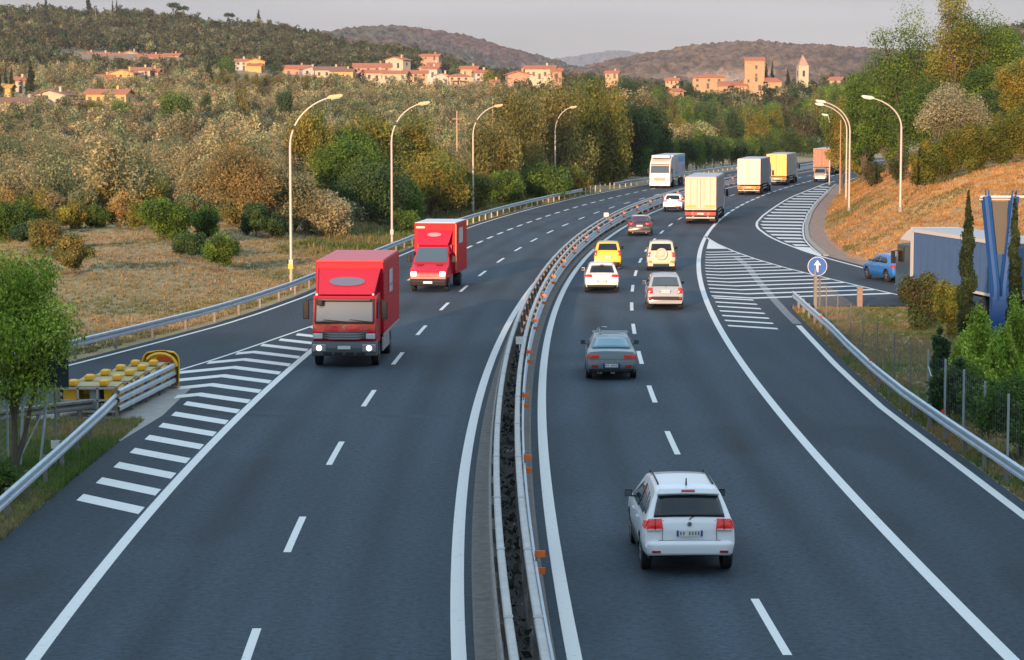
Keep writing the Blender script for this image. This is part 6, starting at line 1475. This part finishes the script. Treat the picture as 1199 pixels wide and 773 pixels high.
box_obj('kerb_mirror', (.86, .12, 2.35), (.2, .12, .2), BLACKP, r, .03)
for s in (-1, 1): box_obj('marker_lamp', (s * 1.02, -.28, 2.62), (.08, .08, .08), HEADC, r, .01)
truck_wheel(r, 1.16, -1.05, .45, .26); truck_wheel(r, 1.18, -5.3, .45, .26, dual=True)
MB().box((0, -4.6, .80), (.9, 7.2, .26)).build('chassis', UNDER, r)
for s in (-1, 1): box_obj('side_guard', (s * 1.2, -3.1, .68), (.06, 2.6, .5), mat('guard_grey', (.35, .35, .35)), r, .02); box_obj('skirt_rail', (s * 1.23, -5.2, 1.0), (.05, 6.6, .12), mat('guard_grey', (.35, .35, .35)), r, .01)
# red van with box body
r = rootat('box_van', 'smaller red van with a box body, white-edged roof and bright headlights, behind the red lorry', 'van', 499, 343.2, 180 + 6.5, back=.62)
VR = mat('paint_crimson', (.50, .006, .03), .4, coat=.2, spec=.35); VB = mat('van_box_red', (.46, .003, .012), .5, spec=.2)
b = MB(); b.box((0, -2.55 - 2.15, .78 + 1.305), (2.18, 4.3, 2.61)); b.build('cargo_box', VB, r, bevel=.03)
box_obj('box_roof', (0, -4.7, 3.41), (2.14, 4.26, .04), mat('van_roof', (.62, .64, .66), .5), r); box_obj('front_sticker', (.76, -2.53, 3.18), (.45, .02, .09), PLATE, r, 0)
box_obj('corner_strip', (-1.09, -2.56, 2.17), (.05, .06, 2.4), mat('strip_orange', (.62, .22, .1), .5), r, 0); box_obj('side_poster', (-1.10, -4.4, 2.7), (.014, 1.5, .8), mat('poster', (.42, .46, .5)), r, 0)
prof = [(-2.5, .55), (-.05, .35), (0, .62), (-.03, .98), (-.14, 1.12), (-.95, 1.38), (-1.02, 1.42), (-1.72, 2.18), (-1.95, 2.30), (-2.5, 2.34)]
def secw(z): return float(np.interp(z, [.3, .6, 1.1, 1.4, 2.34], [.86, .94, .96, .95, .78]))
b = MB(); n = len(prof)
V = [(-secw(z), y, z) for y, z in prof] + [(secw(z), y, z) for y, z in prof]
b.add(V, [tuple(range(n)), tuple(range(2 * n - 1, n - 1, -1))] + [(i, n + i, n + (i + 1) % n, (i + 1) % n) for i in range(n)]); b.build('cab', VR, r, bevel=.05)
g = MB(); g.add([(-.86, -1.03, 1.46), (.86, -1.03, 1.46), (.74, -1.68, 2.17), (-.74, -1.68, 2.17)], [(0, 3, 2, 1)]); wn = g.build('windscreen', mat('van_screen', (.035, .06, .075), .1, spec=.9, coat=.9), r); wn.modifiers.new('s', 'SOLIDIFY').thickness = -.03
for s in (-1, 1): box_obj('side_window', (s * .905, -1.75, 1.72), (.03, .75, .5), GLASS, r, .02)
df = MB(); df.add([(-.72, -1.85, 2.33), (.72, -1.85, 2.33), (.88, -2.5, 3.0), (-.88, -2.5, 3.0), (-.8, -2.5, 2.33), (.8, -2.5, 2.33)], [(3, 2, 1, 0), (0, 3, 4), (1, 5, 2), (3, 2, 5, 4), (0, 4, 5, 1)]); dfo = df.build('roof_deflector', VR, r, bevel=.05)
ov = MB(); sl_ = Vector((0, -.65, .67)).normalized(); c0 = Vector((0, -2.3, 2.80)) + Vector((0, .67, .65)).normalized() * .015; n = 24
ov.add([tuple(c0 + Vector((math.cos(k * 2 * math.pi / n) * .36, 0, 0)) + sl_ * math.sin(k * 2 * math.pi / n) * .14) for k in range(n)], [tuple(range(n))]); ov.build('deflector_oval', mat('oval_rose', (.42, .25, .27), .5), dfo).modifiers.new('s', 'SOLIDIFY').thickness = .012
for s in (-1, 1): box_obj('headlight', (s * .74, -.06, .92), (.30, .16, .24), HEADL, r, .05)
g = MB()
for k in range(3): g.box((0, .0, .80 + k * .085), (.95 + k * .08, .06, .035))
g.build('grille', mat('van_grille', (.10, .04, .05), .5), r); b = MB(); b.prism([(-.3, .30), (.04, .32), (.08, .56), (.02, .68), (-.3, .68)], 'x', -.93, .93); b.build('front_bumper', BLACKP, r, bevel=.04)
box_obj('licence_plate', (0, .09, .5), (.46, .02, .11), PLATE, r, 0)
for s in (-1, 1): box_obj('bonnet_vent', (s * .5, -.78, 1.345), (.36, .12, .03), BLACKP, r, 0)
for s in (-1, 1): m_ = box_obj('door_mirror', (s * 1.17, -1.25, 1.62), (.2, .12, .34), BLACKP, r, .03); MB().tube([(0, 0, -.05), (-s * .25, 0, -.12)], .03).build('mirror_arm', BLACKP, m_)
truck_wheel(r, .96, -.95, .35, .22); truck_wheel(r, 1.04, -4.9, .35, .2, dual=True); MB().box((0, -4.4, .70), (.8, 5.2, .25)).build('chassis', UNDER, r)
box_obj('cab_back', (0, -2.4, 1.5), (1.84, .2, 1.6), VR, r)

# ------------------------------------------------------------ street furniture
LAMPM = mat('lamp_pole_paint', (.52, .47, .42), .5, .2, noise=.08, nscale=2); HEADM = mat('lamp_head', (.60, .42, .20), .45); HEADM2 = mat('lamp_head_pale', (.72, .66, .58), .45)
def lamp(px, py, ztop, arm, label, sgn=1, hm=HEADM, box=True, Y=None, tilt=0, z0=None, group=None):
    if Y is None: g = G(px, py); x, y, z = g.x, g.y, 0
    else: x = XA(px, Y, 0); y = Y; z = Tf(x, Y); x = XA(px, Y, z)
    r = thing('street_lamp', label, 'street lamp', (x, y, z - .05), R(tilt)); H = ztop - z
    pts = [(0, 0, 0), (0, 0, H * .72)] ; n = 12; hb = H * .72; rise = H * .28 - .2
    for k in range(1, n + 1):
        a = k / n * math.pi / 2 * .82; pts.append((sgn * arm * (1 - math.cos(a)) / (1 - math.cos(math.pi / 2 * .82)) * .98, 0, hb + rise * math.sin(a) / math.sin(math.pi / 2 * .82)))
    rad = [.085, .07] + [.06 - .018 * k / n for k in range(1, n + 1)]
    MB().tube(pts, rad, 10).build('pole', LAMPM, r, smooth=50)
    hd = MB(); hd.prism([(0, -.06), (.7, -.1), (.86, -.02), (.78, .09), (.15, .12), (0, .06)], 'y', -.15, .15); o = hd.build('lamp_head', hm, r, bevel=.02); o.location = (pts[-1][0] - sgn * .05, 0, pts[-1][2]); o.rotation_euler = (0, R(-10) * sgn, 0)
    if sgn < 0: o.scale = (-1, 1, 1); o.rotation_euler = (0, R(10), 0)
    gl = MB(); gl.box((.42, 0, -.1), (.5, .22, .05)); gl.build('lamp_glass', HEADC, o)
    if box: MB().box((0, -.1, 1.0), (.22, .14, .35)).build('fuse_box', mat('fuse_grey', (.5, .5, .5), .6), r, bevel=.01)
    MB().tube([(0, 0, 0), (0, 0, .35)], .13, 10).build('pole_base', CONC, r)
    return r
lamp(341, 328, 10.15, 2.15, 'nearest street lamp on the left, its curved arm reaching over the road', 1)
lamp(459, 288, 9.9, 1.9, 'second street lamp on the left, in front of the dark green tree', 1)
lamp(554, 251, 9.85, 1.95, 'third street lamp on the left, between golden and brown trees', 1)
lamp(650, 228, 9.8, 1.65, 'fourth street lamp on the left, in front of the tall brown trees', 1)
lamp(1054, 250, 10.3, 2.0, 'street lamp standing on the orange slope at the right', -1, HEADM2, box=False, Y=163)
lamp(994, 238, 10.15, 2.1, 'nearer of the two nested street lamps at the left end of the orange slope', -1, HEADM2, box=False, Y=196)
lamp(990.5, 228, 10.0, 2.3, 'farther of the two nested street lamps at the left end of the orange slope', -1, HEADM2, box=False, Y=226)
lamp(971, 222, 8.9, .3, 'small distant street lamp seen over the grey off-road car', -1, HEADM2, box=False, Y=300)
def pole(px, yt, yb, Y, label, cross=True, name='utility_pole', rd=.15):
    z0 = ZA(yb, Y); z1 = ZA(yt, Y); x = XA(px, Y, (z0 + z1) / 2); r = thing(name, label, 'utility pole', (x, Y, z0 - .5))
    MB().tube([(0, 0, -2), (0, 0, z1 - z0 + .5)], [rd, rd * .65], 8).build('pole', mat('pole_wood', (.42, .30, .19), .85), r)
    if cross: MB().box((0, 0, z1 - z0 - .6), (1.3, .1, .1)).build('crossarm', MATS['pole_wood'], r)
pole(535, 130, 178, 330, 'wooden pole with a crossarm among the olive trees, left of the third lamp head'); pole(577, 115, 145, 350, 'plain wooden pole right behind the third lamp head', cross=False)
pole(984, 141, 219, 262, 'thin grey pole left of the two nested lamps', cross=False, rd=.09); pole(112, 10, 28, 1500, 'thin mast on the left skyline', cross=False); pole(50, 88, 106, 850, 'thin pale pole among the left olives near the broad cypress', cross=False)
# yellow marker post by the first lamp
t = thing('marker_post', 'yellow marker sign on a stake beside the first left lamp post', 'marker', tuple(G(335, 345) + Vector((0, 2.6, 0)))); MB().box((0, 0, .55), (.07, .05, 1.6)).build('stake', MATS['pale_post'], t); MB().box((0, -.04, 1.25), (.24, .03, .24)).build('plate', mat('yellow_sheet', (.75, .48, .03), .5), t)
# round blue sign
g = G(956.5, 360); r = thing('road_sign', 'round blue sign with a white upward arrow on two brown posts', 'road sign', (g.x, g.y, 0))
for s in (-.13, .13): MB().box((s, .04, .9), (.07, .05, 1.9)).build('post', mat('brown_post', (.16, .11, .09), .8), r)
zc = 1.93; d = MB(); d.tube([(0, 0, zc), (0, .03, zc)], .455, 40); d.build('sign_rim', mat('sign_white', (.7, .72, .75), .4), r); d = MB(); d.tube([(0, -.006, zc), (0, .0, zc)], .43, 40); bd = d.build('sign_disc', mat('sign_blue', (.015, .12, .42), .4), r)
a = MB(); a.prism([(-.05, -.27), (.05, -.27), (.05, .06), (.17, .06), (0, .3), (-.17, .06), (-.05, .06)], 'y', -.012, -.007); o = a.build('arrow', MATS['sign_white'], bd); o.location = (0, 0, zc)
g = G(1006.5, 359); t = thing('marker_post', 'squat brown concrete post in the grass right of the round blue sign', 'post', (g.x, g.y, 0)); MB().box((0, 0, .42), (.26, .2, .9)).build('post_body', mat('brown_concrete', (.26, .19, .16), .9, noise=.2), t, bevel=.02); MB().box((0, 0, .9), (.3, .24, .06)).build('post_cap', MATS['brown_concrete'], t)
# wire fence, right
fp = [(13.15, 46), (12.9, 52), (12.72, 58), (12.66, 64), (12.62, 72), (12.75, 84), (13.0, 94), (13.3, 104), (14.2, 112)]
fr = thing('wire_fence', 'wire mesh fence with grey steel posts behind the right guard rail', 'fence', (fp[0][0], fp[0][1], 0)); FY = [p[1] for p in fp]; FX = [p[0] for p in fp]
GALV = mat('galvanised_post', (.36, .42, .44), .5, .4)
ky = [49.5, 52.3, 55.1, 57.9, 60.7, 63.6, 66.5, 69.3, 72.1, 75.5, 79, 83, 87, 91, 95.5, 100, 104.5, 108, 111.5]
for y in ky: MB().box((float(np.interp(y, FY, FX)) - fp[0][0], y - fp[0][1], .95), (.055 if y < 74 else .035, .04, 2.1 if y < 74 else 1.8)).build('post', GALV if y < 74 else mat('dull_post', (.17, .16, .14), .8), fr)
MB().tube([(12.62 - fp[0][0], 72.1 - fp[0][1], 1.5), (12.66 - fp[0][0], 69.2 - fp[0][1], 0)], .022, 6).build('brace', GALV, fr)
wm = MB()
for z in np.arange(.08, 1.96, .26): wm.tube([(float(np.interp(y, FY, FX)) - fp[0][0], y - fp[0][1], z) for y in np.linspace(46, 112, 23)], .0026, 3, caps=False)
for y in np.arange(46, 112, .28): wm.tube([(float(np.interp(y, FY, FX)) - fp[0][0], y - fp[0][1], .05), (float(np.interp(y, FY, FX)) - fp[0][0], y - fp[0][1], 1.95)], .0026, 3, caps=False)
wm.build('wire_mesh', mat('wire_grey', (.22, .25, .22), .6, .3), fr)
# left: lattice posts, sign back, thin post
r = thing('sign_board', 'dark back of a sign board on two leaning steel supports behind the bright tree', 'sign', tuple(G(46, 546)))
z1 = 3.15; MB().box((.18, 0, z1 - .55), (1.25, .05, 1.08)).build('board', mat('dark_board', (.03, .045, .055), .6), r)
for x in (-.2, .72): MB().box((x, .06, z1 - .55), (.07, .05, 1.15)).build('board_rib', STEEL, r)
MB().tube([(0, .05, -.1), (.32, .05, 2.6)], .035, 8).build('support', STEEL, r); MB().tube([(-.5, .05, -.1), (-.36, .05, 2.6)], .035, 8).build('support', STEEL, r); MB().tube([(-.5, .05, .2), (.2, .05, 1.6)], .02, 6).build('brace', STEEL, r)
g = G(66, 548); r = thing('marker_post', 'thin steel post with a small white plate near its foot, by the sign supports', 'post', tuple(g)); MB().tube([(0, 0, -.1), (0, 0, 2.2)], .03, 8).build('post', STEELD, r); MB().box((0, -.04, .62), (.24, .02, .22)).build('plate', PLATE, r)
# left wire fence
lf = thing('wire_fence', 'thin wire fence in the grass at the lower left edge', 'fence', (-13.0, 50, 0))
for y in (50, 53.2, 56.4, 59.6, 62.8): MB().box((-.35 * (y - 50) / 12.8, y - 50, .8), (.05, .05, 1.7)).build('post', GALV, lf)
wm = MB()
for z in np.arange(.1, 1.6, .18): wm.tube([(-.35 * (y - 50) / 12.8, y - 50, z) for y in (44, 50, 56.4, 62.8)], .0035, 3, caps=False)
for y in np.arange(44, 62.8, .18): wm.tube([(-.35 * (y - 50) / 12.8, y - 50, .05), (-.35 * (y - 50) / 12.8, y - 50, 1.6)], .003, 3, caps=False)
wm.build('wire_mesh', MATS['wire_grey'], lf)
# crash cushion
r = thing('crash_cushion', 'yellow and steel crash cushion at the tip of the gore, with a rounded yellow nose', 'crash cushion', (-12.2, 75, 0)); YEL = mat('cushion_yellow', (.80, .42, .02), .5)
def xl(y): return float(np.interp(y, [-3.6, 4.3], [-1.55, .05]))
def xr(y): return float(np.interp(y, [-3.6, 4.3], [.35, .98]))
for fn, sd_ in ((xl, -1), (xr, 1)):
    b = MB(); A = .07 * sd_
    for base in (.30, .55, .80):
        pr = [(0, base - .11), (A, base - .08), (A, base + .02), (0, base + .06)]; b.sweep(pr + [(x - .012 * sd_, z) for x, z in pr[::-1]], [(fn(y), y, 0) for y in np.linspace(-3.6, 4.3, 9)], close=True)
    b.build('side_beam', STEEL, r)
    for k in range(5):
        y = -3.5 + k * 1.9; MB().box((fn(y) - sd_ * .06, y, .45), (.08, .08, .95)).build('post', STEELD, r)
for k in range(6):
    y = -3.45 + k * 1.42; w_ = xr(y) - xl(y); cx = (xr(y) + xl(y)) / 2
    f_ = MB()
    for z in (.18, .52, .88): f_.box((cx, y, z), (w_ - .1, .07, .06))
    for q in (-.5, -.17, .17, .5): f_.box((cx + q * (w_ - .16), y, .52), (.05, .07, .76))
    f_.build('diaphragm_frame', mat('frame_steel', (.42, .40, .36), .6, .4, noise=.2), r)
    if k < 5:
        for q in (-.3, .08, .36): 
            if abs(q - .08) < .01: bb = MB(); bb.box((cx + q * w_, y + .72, .5), (w_ * .16, .9, .6)); bb.build('grey_cartridge', mat('cartridge_grey', (.30, .34, .36), .6), r, bevel=.03)
            else: bb = MB(); bb.box((cx + q * w_, y + .72, .52), (w_ * .24, 1.1, .72)); bb.build('yellow_cartridge', YEL, r, bevel=.05)
        MB().box((cx, y + .71, .925), (w_ - .12, 1.2, .03)).build('bay_cover', mat('cover_beige', (.40, .33, .17), .8, noise=.3, nscale=5), r)
        for q in (-.26, .24): MB().box((cx + q * w_, y + .25, 1.03), (.24, .42, .18)).build('top_bracket', YEL, r, bevel=.05); MB().box((cx + q * w_, y + .9, .99), (.12, .3, .1)).build('top_bracket', YEL, r, bevel=.03)
n_ = MB(); V = []; NS = 14
RB = ((1.0, .12), (1.04, .5), (1.05, .95), (.97, 1.08), (.8, 1.18), (.4, 1.22))
for i in range(NS + 1):
    a = math.pi * i / NS
    for (rr2, zz) in RB: V.append((.52 + math.cos(a) * .56 * rr2, 4.05 + math.sin(a) * .75 * rr2, zz))
n_.add(V, [(i * 6 + k, i * 6 + k + 1, (i + 1) * 6 + k + 1, (i + 1) * 6 + k) for i in range(NS) for k in range(5)]); nn_ = n_.build('nose', YEL, r, smooth=50); nn_.modifiers.new('s', 'SOLIDIFY').thickness = .04
hp = MB(); hp.tube([(.52 + math.cos(math.pi * k / 10) * .53, 4.0, .75 + math.sin(math.pi * k / 10) * .42) for k in range(11)], .06, 8); hp.build('nose_hoop', YEL, r, smooth=50)
fp_ = MB(); fp_.prism([(.52 + .5 * math.cos(math.pi * k / 12), .5 + .66 * math.sin(math.pi * k / 12)) for k in range(13)], 'y', 4.0, 4.05); fp_.build('nose_back', YEL, r, smooth=50)
MB().box((.66, 3.97, .98), (.5, .05, .2)).build('nose_panel', mat('nose_red', (.5, .06, .02), .5), r)
MB().box((.93, 4.5, .25), (.24, .3, .4)).build('nose_foot', mat('orange_foot', (.7, .25, .03), .6), r)
# blue service-area pylon
PX = XA(1168, 86); r = thing('blue_pylon', 'blue V-shaped steel pylon with a white crossbar at the right edge', 'pylon', (PX, 86, 0)); BL = mat('pylon_blue', (.005, .065, .24), .6, noise=.1, nscale=2)
sc_ = 86 / F
for s, (xt, xb) in ((-1, (-.50, -.10)), (1, (.52, .22))):
    for dy in (0, .35):
        b = MB(); b.tube([(xt, dy, 6.15), (xt * .5 + xb * .5, dy, 4.5), (xb, dy, 2.9), (xb, dy, 2.4)], .15, 8); b.build('leg', BL, r, smooth=40)
    b = MB()
    for k in range(9): z = 2.9 + k * .38; x = float(np.interp(z, [2.9, 4.4, 6.15], [xb, xt * .55 + xb * .45, xt])); b.tube([(x, 0, z), (x, .35, z + .19)], .03, 5)
    b.build('lacing', BL, r)
MB().box((.06, .17, 1.2), (.62, .55, 2.7)).build('pedestal', BL, r, bevel=.03); MB().box((0, .3, 5.0), (.62, .05, 1.9)).build('panel', mat('grey_panel', (.10, .10, .085), .7), r)
b = MB(); b.tube([(-.72, .1, 6.12), (2.6, .1, 6.12)], .05, 8); b.tube([(-.72, .28, 6.02), (.7, .28, 6.02)], .03, 8); b.build('crossbar', mat('bar_white', (.6, .58, .55), .5), r)
b = MB(); 
for x in (-.5, -.4, .42, .55): b.tube([(x, .1, 6.05), (x * 1.06, .1, 6.36)], .03, 6)
b.build('tip', BL, r)
